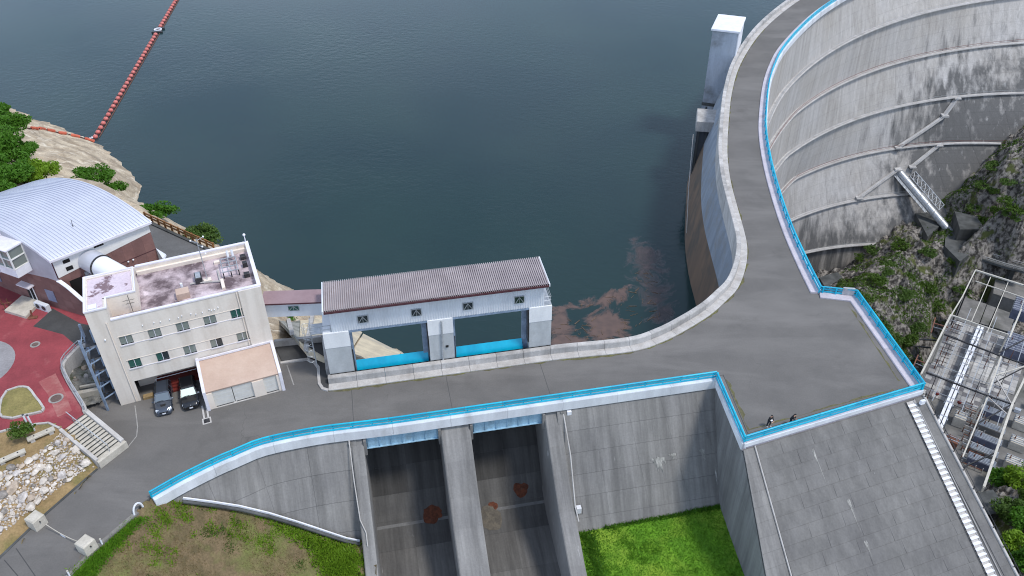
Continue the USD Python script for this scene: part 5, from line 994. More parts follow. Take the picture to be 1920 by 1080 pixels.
pe = [(-43.28, 59.45, 2.50), (-43.58, 60.05, 2.50), (-45.28, 62.06, 2.50), (-46.95, 64.06, 2.50), (-48.26, 65.89, 2.50), (-48.57, 67.07, 2.50), (-48.26, 68.54, 2.50), (-47.61, 69.95, 2.50), (-43.3, 70.6, 2.5), (-42.6, 74.6, 2.5)]
pe_s = smooth_path(pe, .8)
t = thing('plaza_edge_wall', 'pale curved edge wall with pipe rail between red plaza and office', 'wall', pe[3])
Lp = plen(pe_s)[-1]; a = 0
while a < Lp - .3:
    put('edge_stone', MB().sweep(cut(pe_s, a + .01, min(a + 1.2, Lp) - .01), [(-.02, -2.8), (-.02, .32), (.38, .32), (.38, -2.8)]), kerb_m, t); a += 1.2
put('pipe_rail', MB().sweep(pe_s, [(.2, 1.0), (.27, 1.0), (.27, 1.07), (.2, 1.07)]).sweep(pe_s, [(.2, .65), (.25, .65), (.25, .7), (.2, .7)]), steel, t)
for x in np.arange(.2, Lp, 1.6): p = offset(cut(pe_s, x, min(Lp, x + .3)), .23)[0]; put('rail_post', MB().bar(p + [0, 0, .3], p + [0, 0, 1.05], .06), steel, t)

ISL = [(-51.65, 63.31, 2.50), (-51.16, 63.34, 2.50), (-50.60, 63.22, 2.50), (-49.96, 62.66, 2.50), (-49.30, 61.94, 2.50), (-48.42, 61.09, 2.50), (-47.58, 60.17, 2.50), (-47.59, 59.72, 2.50), (-48.38, 59.43, 2.50), (-49.14, 59.21, 2.50), (-50.13, 58.82, 2.50), (-51.24, 59.01, 2.50), (-51.77, 59.53, 2.50), (-52.22, 60.59, 2.50), (-52.55, 61.59, 2.50), (-52.56, 62.76, 2.50)]
put('planting_bed', MB().prism([p[:2] for p in ISL], 2.3, 2.60), grass_isl, kind='structure', label='round island of dry grass in the red plaza')
t = thing('bed_kerb', 'pale kerb ring round the dry grass island on the plaza', 'kerb', ISL[0])
for a, b in zip(ISL, ISL[1:] + ISL[:1]):
    put('kerb_stone', MB().bar(np.array(a) + [0, 0, .08], np.array(b) + [0, 0, .08], .22, .24), kerb_m, t)
BED = [(-54.56, 55.69, 2.50), (-50.52, 56.98, 2.50), (-48.96, 57.68, 2.50), (-47.57, 57.99, 2.50), (-46.24, 58.16, 2.50), (-44.83, 57.43, 2.50)]
t = thing('bed_kerb', 'pale kerb line between red plaza and the tan bed with benches', 'kerb', BED[2])
for a, b in zip(BED[:-1], BED[1:]): put('kerb_stone', MB().bar(np.array(a) + [0, 0, .06], np.array(b) + [0, 0, .06], .2, .2), kerb_m, t)
# sloping ground between plaza and road
RB = [(-47.05, 40.51, 0.00), (-45.41, 44.53, 0.00), (-43.55, 48.93, -0.00), (-40.78, 54.44, 0.00), (-40.85, 54.40, 0.90), (-44.49, 57.33, 2.45), (-44.82, 57.41, 2.52), (-46.25, 58.14, 2.52), (-48.94, 57.66, 2.52), (-50.51, 56.96, 2.52), (-54.55, 55.67, 2.52), (-48.00, 51.63, 2.30), (-46.52, 53.32, 2.35), (-44.69, 56.53, 2.40), (-51.36, 49.44, 2.20), (-48.32, 52.38, 2.40), (-45.93, 57.29, 2.50), (-44.51, 49.03, 0.35), (-42.11, 54.04, 0.40), (-45.91, 45.84, 0.35), (-46.88, 39.95, -0.30), (-45.10, 44.24, -0.30), (-43.22, 48.74, -0.30), (-40.48, 54.36, -0.30)]
sl, SLOPE = height_sheet(RB, .35, .07, .9, seed=11, ridge=False, smooth_it=1)
put('tan_slope', sl, ground_tan, kind='structure', label='tan earth slope between plaza and road')
rb_poly = shapely.Polygon([(-48.50, 51.64, 2.30)[:2], (-46.47, 53.32, 2.35)[:2], (-45.10, 55.56, 2.40)[:2], (-44.66, 56.95, 2.40)[:2], (-44.24, 56.89, 2.00)[:2], (-40.96, 54.40, 0.90)[:2], (-42.00, 53.77, 0.40)[:2], (-44.61, 49.29, 0.40)[:2], (-46.35, 45.81, 0.40)[:2]])
def rock(r, seed, sub=1):
    m = trimesh.creation.icosphere(subdivisions=sub, radius=1.0); g = np.random.default_rng(seed)
    v = m.vertices * (1 + .55 * (meshkit.noise(m.vertices * 1.3 + seed * 3.1, seed)[:, None] - .5)) * g.uniform(.65, 1.25, 3)
    for _ in range(3):
        nrm = g.normal(size=3); nrm /= np.linalg.norm(nrm); d = v @ nrm; v = v - np.outer(np.maximum(d - .62, 0), nrm)
    a = g.uniform(0, 6.3); Rz = np.array([[math.cos(a), -math.sin(a), 0], [math.sin(a), math.cos(a), 0], [0, 0, 1]])
    return (v * r) @ Rz.T, m.faces
t = thing('riprap', 'bank of pale loose boulders sloping from plaza bed to the road', 'boulders', (-45.60, 52.39, 1.60))
bx = rb_poly.bounds; g_ = np.random.default_rng(21); placed = []
small = [MB() for _ in stone]; big = 0
PX = np.zeros((0, 3))
for tri in range(14000):
    x, y = g_.uniform(bx[0], bx[2]), g_.uniform(bx[1], bx[3])
    if not shapely.contains_xy(rb_poly, x, y): continue
    r = (.10 + .26 * g_.random() ** 2.2) if len(PX) > 26 else g_.uniform(.34, .54)
    if len(PX) and (((PX[:, 0] - x) ** 2 + (PX[:, 1] - y) ** 2) < (.60 * (r + PX[:, 2])) ** 2).any(): continue
    PX = np.vstack([PX, [x, y, r]]); z = z_at(SLOPE, x, y) + r * .22
    v, f = rock(r, tri + 1); v = v * [1, 1, .75] + [x, y, z]
    k = int(g_.choice(4, p=[.42, .24, .12, .22]))
    if r > .2 and big < 290: put('boulder', MB().add(v, f), stone[k], t); big += 1
    else: small[k].add(v, f)
for k in range(4):
    if small[k].n: put('small_stones', small[k], stone[k], t, kind='stuff')
# stairs from plaza down to the road
SA, SB = np.array([-43.86, 58.44]), np.array([-39.8, 55.95]); dS = SB - SA; ST = Frame(math.degrees(math.atan2(dS[0], dS[1])), SA); Ls = float(np.hypot(*dS))
t = thing('concrete_stair', 'pale concrete stair with a thin middle rail from plaza down to the road', 'stairs', (*SA, 2.5))
ns = 12
for i in range(ns):
    z = 2.5 - (i + 1) * 1.7 / ns; put('tread', MB().box(ST, i * Ls / ns + .005, (i + 1) * Ls / ns - .03, -1.28, 1.28, z - .5, z), (bench_m, kerb_m)[i % 2 * 0], t)
    put('riser', MB().box(ST, i * Ls / ns - .02, i * Ls / ns + .004, -1.28, 1.28, z - .3, z + 1.7 / ns - .02), block_m, t)
put('landing', MB().cham(ST, Ls, Ls + .32, -1.55, 1.7, -.1, .86), bench_m, t)
for a, b in ((-1.62, -1.3), (1.3, 1.7)): put('side_wall', MB().hexa([ST(0, a, -.5), ST(Ls, a, -.5), ST(Ls, b, -.5), ST(0, b, -.5)], [ST(0, a, 2.75), ST(Ls, a, 1.05), ST(Ls, b, 1.05), ST(0, b, 2.75)]), kerb_m, t)
put('handrail', MB().bar(ST(-.8, 0, 3.4), ST(Ls, 0, 1.75), .07), steel, t)
for k in (0., .5, 1.): put('rail_post', MB().bar(ST(k * Ls, 0, 2.3 - 1.6 * k), ST(k * Ls, 0, 3.2 - 1.5 * k), .05), steel, t)
# rocky pit with low walls between plaza and office
pit = [(-49.73, 70.09, 0.50), (-49.28, 71.62, 0.50), (-48.19, 70.43, 0.50), (-45.58, 66.11, 0.30), (-43.81, 63.21, 0.10), (-44.94, 62.23, 0.30), (-46.63, 63.97, 0.40), (-48.40, 66.35, 0.50), (-49.47, 68.06, 0.50)]
put('pit_ground', height_sheet([(*p[:2], p[2] + .25) for p in pit] + [(-47.33, 67.18, 0.90), (-47.72, 68.69, 0.70)], .3, .35, .6, seed=8)[0], M('pit_rock', lin(150, 148, 142), lin(92, 92, 88), freq=1.2, sc=(1, .5, 1), c3=lin(70, 78, 52), f3=.7, l3=.55, h3=.7, bump=.8, bfreq=3.), kind='structure', label='grey rubble ground in the pit beside the office')
put('pit_wall', MB().bar((-46.23, 63.84, 0.60), (-44.15, 64.47, 0.60), .5, 1.2), bench_m, label='rough pale stone wall across the pit left of the office', cat='wall')
put('pit_wall', MB().bar((-46.22, 64.68, 1.20), (-44.47, 65.16, 1.20), .25, .25), bench_m, label='upper thin ledge wall in the pit left of the office', cat='wall')
for x, y, r in ((136,700,.35), (140,708,.3), (143,714,.3), (133,690,.3), (156,665,.25), (150,672,.3)):
    pass
P_ST = [(-48.16, 67.19, 0.90), (-47.72, 66.61, 0.80), (-47.33, 66.10, 0.80), (-48.62, 67.88, 0.90), (-48.41, 69.80, 0.90), (-47.22, 68.04, 0.90), (-47.30, 65.54, 0.70), (-46.50, 66.77, 0.80)]
for i, p in enumerate(P_ST):
    v, f = rock(.3 + .06 * (i % 3), 400 + i); put('pit_stone', MB().add(v + np.array(p), f), stone[i % 4], label='pale loose stone lying in the grey pit beside the office', cat='stone', group='loose stones in the pit')
# benches, posts, manhole
def bench(p, az, label):
    f = Frame(az, p[:2]); t = thing('bench', label, 'bench', p)
    put('slab', MB().cham(f, -1.25, 1.25, -.28, .28, p[2] + .30, p[2] + .52), bench_m, t)
    for s in (-.85, .85): put('foot', MB().box(f, s - .2, s + .2, -.22, .22, p[2] - .3, p[2] + .30), kerb_m, t)
    for s in (-.6, .6): put('bolt', MB().ball(f(s, 0, p[2] + .53), .07, 1), steel_d, t)
bench((-46.10, 56.38, 2.50), 53, 'pale concrete bench beside the green bush and the stair')
bench((-47.71, 53.62, 2.40), 53, 'pale concrete bench at the left edge above the boulders')
for p, lab in (((-47.68, 57.31, 2.50), 'left white marker post by the dry grass island'), ((-47.22, 57.23, 2.50), 'right white marker post next to the green bush')):
    t = thing('marker_post', lab, 'post', p, 'white posts beside the island')
    put('pole', MB().tube(p, (p[0], p[1], p[2] + 2.1), .09, 8), white_m, t); put('cap', MB().ball((p[0], p[1], p[2] + 2.12), .11, 1), block_m, t)
def ring_cover(p, r, label, paint):
    t = thing('manhole_cover', label, 'manhole', p); an = np.linspace(0, 2 * np.pi, 28)
    put('lid', MB().tube((p[0], p[1], p[2]), (p[0], p[1], p[2] + .012), r, 24), M('lid_' + label[:4], lin(112, 92, 86), lin(92, 78, 74)), t)
    put('rim', MB().sweep([(p[0] + (r + .09) * math.cos(a), p[1] + (r + .09) * math.sin(a), p[2]) for a in an], [(-.09, .0), (-.09, .016), (.09, .016), (.09, .0)]), paint, t)
ring_cover((-47.04, 61.68, 2.51), .55, 'round manhole cover with a pale ring on the red plaza', line_m)
ring_cover((-53.04, 70.19, 2.51), .35, 'small round drain cover near the middle of the red plaza', line_m)
put('pave_patch', MB().prism([(-49.98, 64.17, 2.50)[:2], (-48.74, 65.47, 2.50)[:2], (-46.51, 62.62, 2.50)[:2], (-44.66, 59.91, 2.50)[:2], (-45.73, 59.03, 2.50)[:2], (-48.11, 62.24, 2.50)[:2]], 2.3, 2.5035), M('worn_red_paving', lin(150, 84, 84), lin(168, 120, 114), freq=.7, lo=.45, hi=.7, detail=9.), kind='structure', label='faded worn patch of the red paving')
put('terrace', MB().prism([(-59.12, 75.93, 2.50)[:2], (-58.39, 78.77, 2.50)[:2], (-55.69, 77.71, 2.50)[:2], (-56.08, 74.72, 2.50)[:2]], 2.3, 2.85), bench_m, label='pale raised entrance terrace before the brown wall door', cat='terrace')
q = thing('air_unit', 'white outdoor air unit with two round fans by the brown wall', 'air unit', (-54.89, 76.49, 2.50))
f = Frame(115, (-54.89, 76.49, 2.50)[:2]); put('case', MB().cham(f, -1.0, 1.0, -.25, .25, 2.5, 3.45), clad, q)
for s in (-.5, .5): put('fan', MB().tube(f(s, -.27, 3.0), f(s, -.24, 3.0), .32, 16), steel_d, q)
q = thing('red_barrier', 'rusty red rack standing on the plaza near the entrance', 'rack', (-59.41, 76.54, 2.50))
for p in ((-60.12, 77.35, 2.50), (-59.19, 76.33, 2.50), (-59.20, 77.14, 2.50)): put('upright', MB().bar(p, (p[0], p[1], p[2] + 1.1), .09), rust, q)
put('bar', MB().bar((-59.29, 76.28, 3.50), (-58.36, 76.67, 3.50), .08), rust, q)
q = thing('plaza_sign', 'small rusty stand on the terrace corner', 'stand', (-55.64, 75.11, 2.50)); put('leg', MB().bar((-55.64, 75.11, 2.50), (-55.53, 75.17, 3.40), .14), rust, q); put('foot', MB().box(Frame(80, (-55.42, 74.91, 2.50)[:2]), -.5, .5, -.25, .25, 2.5, 2.6), rust, q)
# brown rail behind the vaulted building
t = thing('brown_rail', 'brown wooden guard rail along the lake side of the rear yard', 'guard rail', (-44.47, 92.46, 2.50))
ra, rb_ = np.array((-49.68, 96.08, 2.50)), np.array((-38.27, 88.52, 2.50))
for z in (.55, 1.0): put('rail', MB().bar(ra + [0, 0, z], rb_ + [0, 0, z], .12, .22), brown_rail, t)
for k in np.linspace(0, 1, 11): p = ra + (rb_ - ra) * k; put('post', MB().bar(p + [0, 0, -.2], p + [0, 0, 1.15], .2), brown_rail, t)
put('kerb', MB().bar(ra + [-.1, -.4, .0], rb_ + [-.1, -.4, .0], .4, .4), block_m, t)

# ---------------------------------------------------------------- lower left road furniture and slopes
def conc_block(p, az, label):
    f = Frame(az, p[:2]); t = thing('concrete_block', label, 'concrete block', p, 'blocks holding the road chain')
    put('body', MB().cham(f, -.6, .6, -.6, .6, 0, 1.25, .1), bench_m, t); put('eye', MB().tube(f(.6, 0, .85), f(.75, 0, .85), .06, 6), steel_d, t)
conc_block((-43.51, 47.86, 0.00), 118, 'cube of pale concrete on the boulder side of the chained road')
conc_block((-37.85, 45.18, 0.00), 118, 'cube of pale concrete on the grass side of the chained road')
ca, cb = np.array((-42.38, 47.38, 0.70)), np.array((-38.38, 45.41, 0.70))
t = thing('road_chain', 'sagging pale chain across the road with a small white plate', 'chain', ca)
pts = [ca + (cb - ca) * k + [0, 0, -.35 * 4 * k * (1 - k)] for k in np.linspace(0, 1, 15)]
put('chain', MB().poly(pts, .035, 5), bench_m, t); mid = pts[6]; fm = Frame(118, mid[:2]); put('plate', MB().box(fm, -.28, .28, -.02, .02, mid[2] - .55, mid[2]), white_m, t)
for p, lab in (((-36.83, 45.73, 0.00), 'short white stake on the road edge beside the grass'), ((-38.38, 42.49, 0.00), 'short white stake at the bottom road edge')):
    t = thing('edge_stake', lab, 'stake', p); put('pole', MB().tube(p, (p[0], p[1], .7), .07, 7), white_m, t); put('cap', MB().ball((p[0], p[1], .72), .09, 1), bench_m, t)
hp = np.array((-35.10, 48.92, 0.00)); hq = np.array((-34.63, 49.83, -0.00)); an = np.linspace(0, np.pi, 12)
put('white_hoop', MB().poly([hp * (1 - (1 - math.cos(a)) / 2) + hq * (1 - math.cos(a)) / 2 + np.array([0, 0, .95 * math.sin(a)]) for a in an], .09, 8), white_m, label='white pipe hoop at the left end of the cyan rail', cat='hoop')
gutter_m = M('gutter_concrete', lin(132, 130, 126), lin(106, 104, 100), freq=1.)
put('road_gutter', MB().sweep([(-35.10, 49.34, 0.00), (-37.33, 45.68, -0.00), (-38.67, 42.65, -0.00), (-40.05, 39.96, 0.00)], [(-.4, -.2), (-.4, .02), (-.25, -.02), (-.05, .10), (.0, -.2)][::-1]), gutter_m, kind='structure', label='narrow concrete gutter along the grass side of the road')
put('road_gutter', MB().sweep([(-46.54, 41.26, 0.00), (-45.41, 44.53, 0.00), (-43.55, 48.93, -0.00), (-40.78, 54.44, 0.00)], [(-.02, -.2), (-.02, .05), (.22, .05), (.22, -.2)]), block_m, kind='structure', label='thin dark gutter along the boulder side of the road')
# painted and worn marks on the asphalt
def mark(pts, w, label):
    m = MB(); P = np.array(pts)
    return put('road_mark', MB().sweep(P, [(-w / 2, -.02), (w / 2, -.02), (w / 2, .005), (-w / 2, .005)]), line_m, kind='structure', label=label)
mark([(-40.12, 63.11, 0.00), (-38.74, 60.02, 0.00), (-38.38, 58.69, 0.00), (-38.73, 57.25, 0.00)], .1, 'faded pale line across the parking area')
mark([(-25.30, 69.32, -0.00), (-23.85, 66.04, 0.00)], .12, 'faded pale line right of the garage')
jt = M('asphalt_joint', G(.07), G(.06))
for pts, lab in (([(-44.38, 45.35, 0.00), (-41.38, 42.51, 0.00)], 'dark joint across the lower road'), ([(-44.84, 44.14, 0.00), (-42.56, 42.26, 0.00)], 'dark joint across the road at the bottom edge')):
    put('road_joint', MB().sweep(pts, [(-.04, -.02), (.04, -.02), (.04, .0045), (-.04, .0045)]), jt, kind='structure', label=lab)
q = thing('drain_grate', 'dark square drain grate with pale rim before the garage corner', 'drain', (-31.81, 60.78, -0.00)); f = Frame(67.5, (-31.81, 60.78, -0.00)[:2])
put('rim', MB().box(f, -.45, .45, -.45, .45, -.1, .02), kerb_m, q); put('grate', MB().box(f, -.3, .3, -.3, .3, -.1, .03), steel_d, q); put('channel', MB().box(f, -.3, -.12, .45, 2.4, -.1, .06).box(f, .12, .3, .45, 2.4, -.1, .06), kerb_m, q)


# ---------------------------------------------------------------- grass slope, lawn
BG = [(-34.30, 50.86, -0.05), (-34.68, 49.97, -0.02), (-35.06, 48.94, -0.02), (-37.30, 45.58, -0.02), (-38.64, 42.56, -0.02), (-40.46, 39.87, -0.02), (-41.80, 37.11, -0.02), (-31.89, 52.19, -1.50), (-29.55, 52.85, -2.92), (-27.33, 53.38, -4.26), (-24.78, 53.75, -5.86), (-22.05, 53.79, -7.40), (-19.74, 53.67, -8.58), (-17.36, 53.44, -9.64), (-15.75, 53.17, -10.46), S(-5.2, 53.5, -9.6), S(-5.0, 48, -12.6), S(-5.0, 40, -16.), S(-5.0, 28, -21.0), (-28.42, 46.43, -6.00), (-32.12, 44.58, -3.20), (-35.75, 43.14, -1.00), (-25.61, 51.03, -6.60), (-31.75, 48.61, -2.40), (-21.38, 48.72, -9.50), S(-22, 40, -10), S(-30, 36, -5), S(-4.6, 57, -9.2)]
BG[7:14] = [(p[0] - .02, p[1] - .05, p[2] - .32) for p in BG[7:14]]
bm, BROWN = height_sheet(BG, .5, .12, .5, seed=15, ridge=False, smooth_it=1)
put('grass_slope', bm, brown_gr, kind='structure', smooth=True, label='brown dry grass slope beside the spillway wall')
wl = [(-31.89, 52.19, -1.50), (-29.55, 52.85, -2.92), (-27.33, 53.38, -4.26), (-24.78, 53.75, -5.86), (-22.05, 53.79, -7.40), (-19.74, 53.67, -8.58), (-17.36, 53.44, -9.64), (-15.97, 53.22, -10.34)]
t = thing('wall_gutter', 'white topped gutter kerb following the foot of the left spillway wall', 'gutter', wl[0])
for i, (a, b) in enumerate(zip(wl[:-1], wl[1:])):
    a, b = np.array(a), np.array(b); o = np.array([.05, -.35, 0])
    a[2], b[2] = (max(p[2], max(z_at(BROWN, p[0] + .05 + dx, p[1] - .35 + dy) for dx in (-.4, 0, .4) for dy in (-.5, 0, .4)) - .02) for p in (a, b))
    put('gutter_piece', MB().bar(a + o + [0, 0, .2], b + o + [0, 0, .2], .13, .22), white_m, t); put('gutter_side', MB().bar(a + o * 1.8 + [0, 0, .02], b + o * 1.8 + [0, 0, .02], .3, .16), block_m, t)
put('slope_post', MB().tube((-16.46, 52.56, -10.60), (-16.39, 50.89, -13.00), .05, 6), kerb_m, label='thin pale pipe lying on the grass by the left pier', cat='pipe')
LW = [S(16.6, 54.3, -12.6), S(38.8, 54.3, -12.0), S(37.2, 50, -12.2), S(16.6, 50, -12.6), S(16.6, 40, -13), S(35, 40, -12.6), S(16.6, 28, -13.4), S(33, 28, -13.2), S(16.6, 53, -12.5), S(38.3, 53, -12.1), S(27, 54.3, -12.4), S(27, 48, -12.8)]
lw, LAWN = height_sheet([tuple(p) for p in LW], .4, .10, .5, seed=19, ridge=False, smooth_it=1)
put('lawn', lw, lawn_m, kind='structure', smooth=True, label='bright green lawn below the right spillway wall')
def blades(poly, n, h, w, sheet, seed, dens=None, soft=0.):
    g = np.random.default_rng(seed); pg = shapely.Polygon([p[:2] for p in poly]); b = pg.bounds; V, Fc = [], []
    bd = pg.boundary; soft = .12 * math.sqrt(pg.area) if soft is None else soft
    while len(Fc) < n:
        x, y = g.uniform(b[0], b[2]), g.uniform(b[1], b[3])
        if not shapely.contains_xy(pg, x, y): continue
        if soft and g.random() > (bd.distance(shapely.Point(x, y)) / soft) ** 1.5 + .05: continue
        if dens is not None and meshkit.fbm(np.array([x * dens, y * dens, 1.]), 4, seed) < g.uniform(.42, .62): continue
        z = z_at(sheet, x, y); a = g.uniform(0, 6.3); hh = h * g.uniform(.5, 1.4); d = np.array([math.cos(a), math.sin(a)]) * w * g.uniform(.6, 1.4); l = g.normal(0, .5, 2) * hh; k = len(V)
        V += [[x - d[0], y - d[1], z - .03], [x + d[0], y + d[1], z - .03], [x + l[0], y + l[1], z + hh]]; Fc.append([k, k + 1, k + 2])
    return MB().add(V, Fc)
put('grass', blades([S(16.9, 53.9), S(38.4, 53.9), S(36.2, 44), S(36, 36), S(16.9, 36)], 26000, .2, .05, LAWN, 3), grass_m, kind='stuff', label='short green grass blades covering the lawn')
put('grass', blades([S(16.9, 53.9), S(19.5, 53.9), S(18.5, 38), S(16.9, 38)], 2600, .3, .08, LAWN, 5, None, 1.2), leaf_m, kind='stuff', label='rank weeds along the left edge of the lawn')
put('grass', blades([S(20, 54.1), S(38.6, 54.1), S(38.5, 53.2), S(20, 53.2)], 2500, .3, .08, LAWN, 6, None, .5), leaf_m, kind='stuff', label='taller grass along the foot of the right wall')
bgp = [(-34.18, 50.57, 0.00), (-35.01, 48.80, 0.00), (-37.22, 45.40, -0.00), (-38.56, 42.39, 0.00), (-37.07, 41.44, 0.00), S(-22, 40), S(-5.2, 42), S(-5.3, 53.5), (-17.36, 53.38, -9.74), (-22.06, 53.69, -7.54), (-27.34, 53.29, -4.40), (-31.89, 52.13, -1.58)]
put('grass', blades(bgp, 11000, .13, .05, BROWN, 7, .35, 1.0), straw_m, kind='stuff', label='dry straw and green tufts scattered on the brown slope')
put('grass', blades([(-35.14, 48.74, 0.00), (-37.22, 45.40, -0.00), (-38.56, 42.39, 0.00), (-36.72, 41.70, 0.00), (-35.79, 45.52, -0.50), (-33.73, 49.29, -0.50)], 5000, .24, .07, BROWN, 8, None, 1.2), grass_m, kind='stuff', label='green grass fringe along the road gutter')
put('grass', blades([(-27.11, 53.30, -4.58), (-22.06, 53.67, -7.60), (-17.36, 53.35, -9.78), S(-5.4, 53.2), S(-5.4, 47), S(-8.5, 47), S(-11, 54)], 9000, .32, .10, BROWN, 9, None, 1.6), leaf_y, kind='stuff', label='bright yellow green weeds in the corner by the left pier')

def clumps(poly, n, rr, h, sheet, seed, per=60):
    g = np.random.default_rng(seed); pg = shapely.Polygon([p[:2] for p in poly]); b = pg.bounds; V, Fc, c = [], [], 0
    while c < n:
        x0, y0 = g.uniform(b[0], b[2]), g.uniform(b[1], b[3])
        if not shapely.contains_xy(pg, x0, y0) or meshkit.fbm(np.array([x0 * .25, y0 * .25, 4.]), 3, seed) < g.uniform(.4, .6): continue
        c += 1; R_ = rr * g.uniform(.5, 1.5)
        for _ in range(int(per * (R_ / rr) ** 2)):
            x, y = np.array([x0, y0]) + g.normal(0, R_ * .5, 2); z = z_at(sheet, x, y); a = g.uniform(0, 6.3); hh = h * g.uniform(.5, 1.4); d = np.array([math.cos(a), math.sin(a)]) * .06; l = g.normal(0, .6, 2) * hh; k = len(V)
            V += [[x - d[0], y - d[1], z - .03], [x + d[0], y + d[1], z - .03], [x + l[0], y + l[1], z + hh]]; Fc.append([k, k + 1, k + 2])
    return MB().add(V, Fc)
put('weeds', clumps(bgp, 130, .5, .28, BROWN, 41), leaf_y, kind='stuff', label='scattered green weed tufts on the brown slope')
put('weeds', clumps(bgp, 120, .45, .2, BROWN, 43), leaf_d, kind='stuff', label='dull green tufts on the brown slope')
put('weeds', clumps([S(16.9, 54), S(38.4, 54), S(36.5, 40), S(16.9, 38)], 40, .45, .2, LAWN, 44), grass_m, kind='stuff', label='darker clover tufts in the lawn')

# ---------------------------------------------------------------- foliage
def crown(c, r, n, size, seed, lobes=12):
    """leaf clumps on many small lobes through the crown's volume"""
    g = np.random.default_rng(seed); c, r = np.array(c, float), np.array(r, float); V, Fc = [], []
    L = []
    for i in range(lobes * 2):
        d = g.normal(size=3); d[2] = abs(d[2]) * .8 - .25; d /= np.linalg.norm(d); L.append((c + d * r * g.uniform(.45, .85), r * g.uniform(.18, .42)))
    L.append((c, r * .6))
    for i in range(n):
        lc, lr = L[g.integers(len(L))]; d = g.normal(size=3); d /= np.linalg.norm(d); p = lc + d * lr * g.uniform(.75, 1.08)
        if p[2] < c[2] - r[2] * .75: continue
        s = size * g.uniform(.6, 1.5); u = g.normal(size=3) + d * .3; u /= np.linalg.norm(u); w = np.cross(u, d + g.normal(size=3) * .5); w /= max(np.linalg.norm(w), 1e-6); k = len(V)
        V += [p - u * s, p + w * s * .45, p + u * s, p - w * s * .45]; Fc.append([k, k + 1, k + 2, k + 3])
    return MB().add(V, Fc)
def tree(name, label, cat, base, h, r, n, size, seed, mat, group=None, trunk=.16):
    t = thing(name, label, cat, base, group); b = np.array(base, float); g = np.random.default_rng(seed + 77)
    tr = MB().tube(b - [0, 0, .4], b + [0, 0, h * .45], trunk, 7, trunk * .7)
    for i in range(5):
        d = g.normal(size=3) * [1, 1, .3]; d /= np.linalg.norm(d); tr.tube(b + [0, 0, h * (.3 + .1 * (i % 3))], b + [0, 0, h * .62] + d * r[0] * .6, trunk * .5, 5, trunk * .2)
    put('trunk', tr, bark, t); put('crown', crown(b + [0, 0, h * .62], (r[0], r[1], h * .42), n, size, seed), mat, t)
    return t
TR = [(( -8, 262,  1.5), 5.5, 3.6, 'dense green tree at the left edge, topmost of the bank wood'), ((26, 262, .5), 4.5, 3.0, 'rounded green tree highest beside the bare bank rock'), ((10, 300, 2), 5.5, 3.6, 'tall green tree in the middle of the wood left of the bank'), ((36, 312, 1.), 4.6, 3.0, 'green tree leaning over the pale rock beside the orange boom'),
      ((-14, 335, 2), 6, 3.8, 'big dark tree at the left edge above the silver roof'), ((30, 345, 2), 4.6, 3.0, 'green tree close behind the left part of the silver roof'), ((-2, 368, 2.5), 4.0, 3.0, 'low green tree touching the left end of the silver roof'), ((62, 330, 1.2), 3.2, 2.4, 'small yellowish tree between wood and silver roof'), ((8, 232, -2.), 3.2, 2.2, 'small green tree at the upper tip of the wood')]
TPOS = [(-82.31, 120.12, 1.50), (-82.41, 124.92, 0.00), (-76.90, 112.13, 2.00), (-75.05, 112.59, 1.00), (-75.67, 106.04, 2.00), (-71.35, 104.46, 2.00), (-71.59, 99.97, 2.50), (-70.52, 108.13, 1.20), (-91.73, 138.20, -3.50)]
for i, (p, (_, h, r, lab)) in enumerate(zip(TPOS, TR)): tree('tree', lab, 'tree', p, h * 1.05, (r * 1.15, r * 1.15), 6500, .22, 31 + i, leaf_m if i not in (7,) else leaf_y, 'wood on the lake bank')
tree('shrub', 'wide green shrub between bare bank rock and the silver roof', 'shrub', (-65.53, 115.37, -3.50), 3.4, (3.6, 2.6), 4200, .20, 51, leaf_m, trunk=.1)
tree('shrub', 'yellowish low shrub behind the peak of the silver roof', 'shrub', (-70.08, 110.41, 0.80), 2.6, (2.8, 2.), 2600, .18, 52, leaf_y, trunk=.08)
tree('shrub', 'green shrub on the bank behind the right end of the silver roof', 'shrub', (-62.53, 113.39, -4.50), 2.6, (2.4, 2.), 2200, .18, 57, leaf_m, trunk=.08)
tree('shrub', 'long green shrub outside the brown rail near the silver roof corner', 'shrub', (-51.00, 101.40, -1.50), 3.0, (3.4, 1.8), 3600, .18, 53, leaf_m, trunk=.08)
tree('shrub', 'grey green bush standing against the water behind the office', 'shrub', (-41.75, 93.82, -1.20), 4.2, (2.6, 2.2), 4200, .16, 54, leaf_d, trunk=.12)
tree('shrub', 'rounded dark green bush beside the bench in the tan bed', 'shrub', (-47.87, 56.46, 2.50), 1.7, (1.5, 1.3), 1600, .11, 55, leaf_k, trunk=.06)
tree('shrub', 'small green bush on the concrete lining under the link bridge', 'shrub', (-31.02, 87.16, -9.00), 1.8, (1.8, 1.2), 900, .12, 56, leaf_m, trunk=.05)

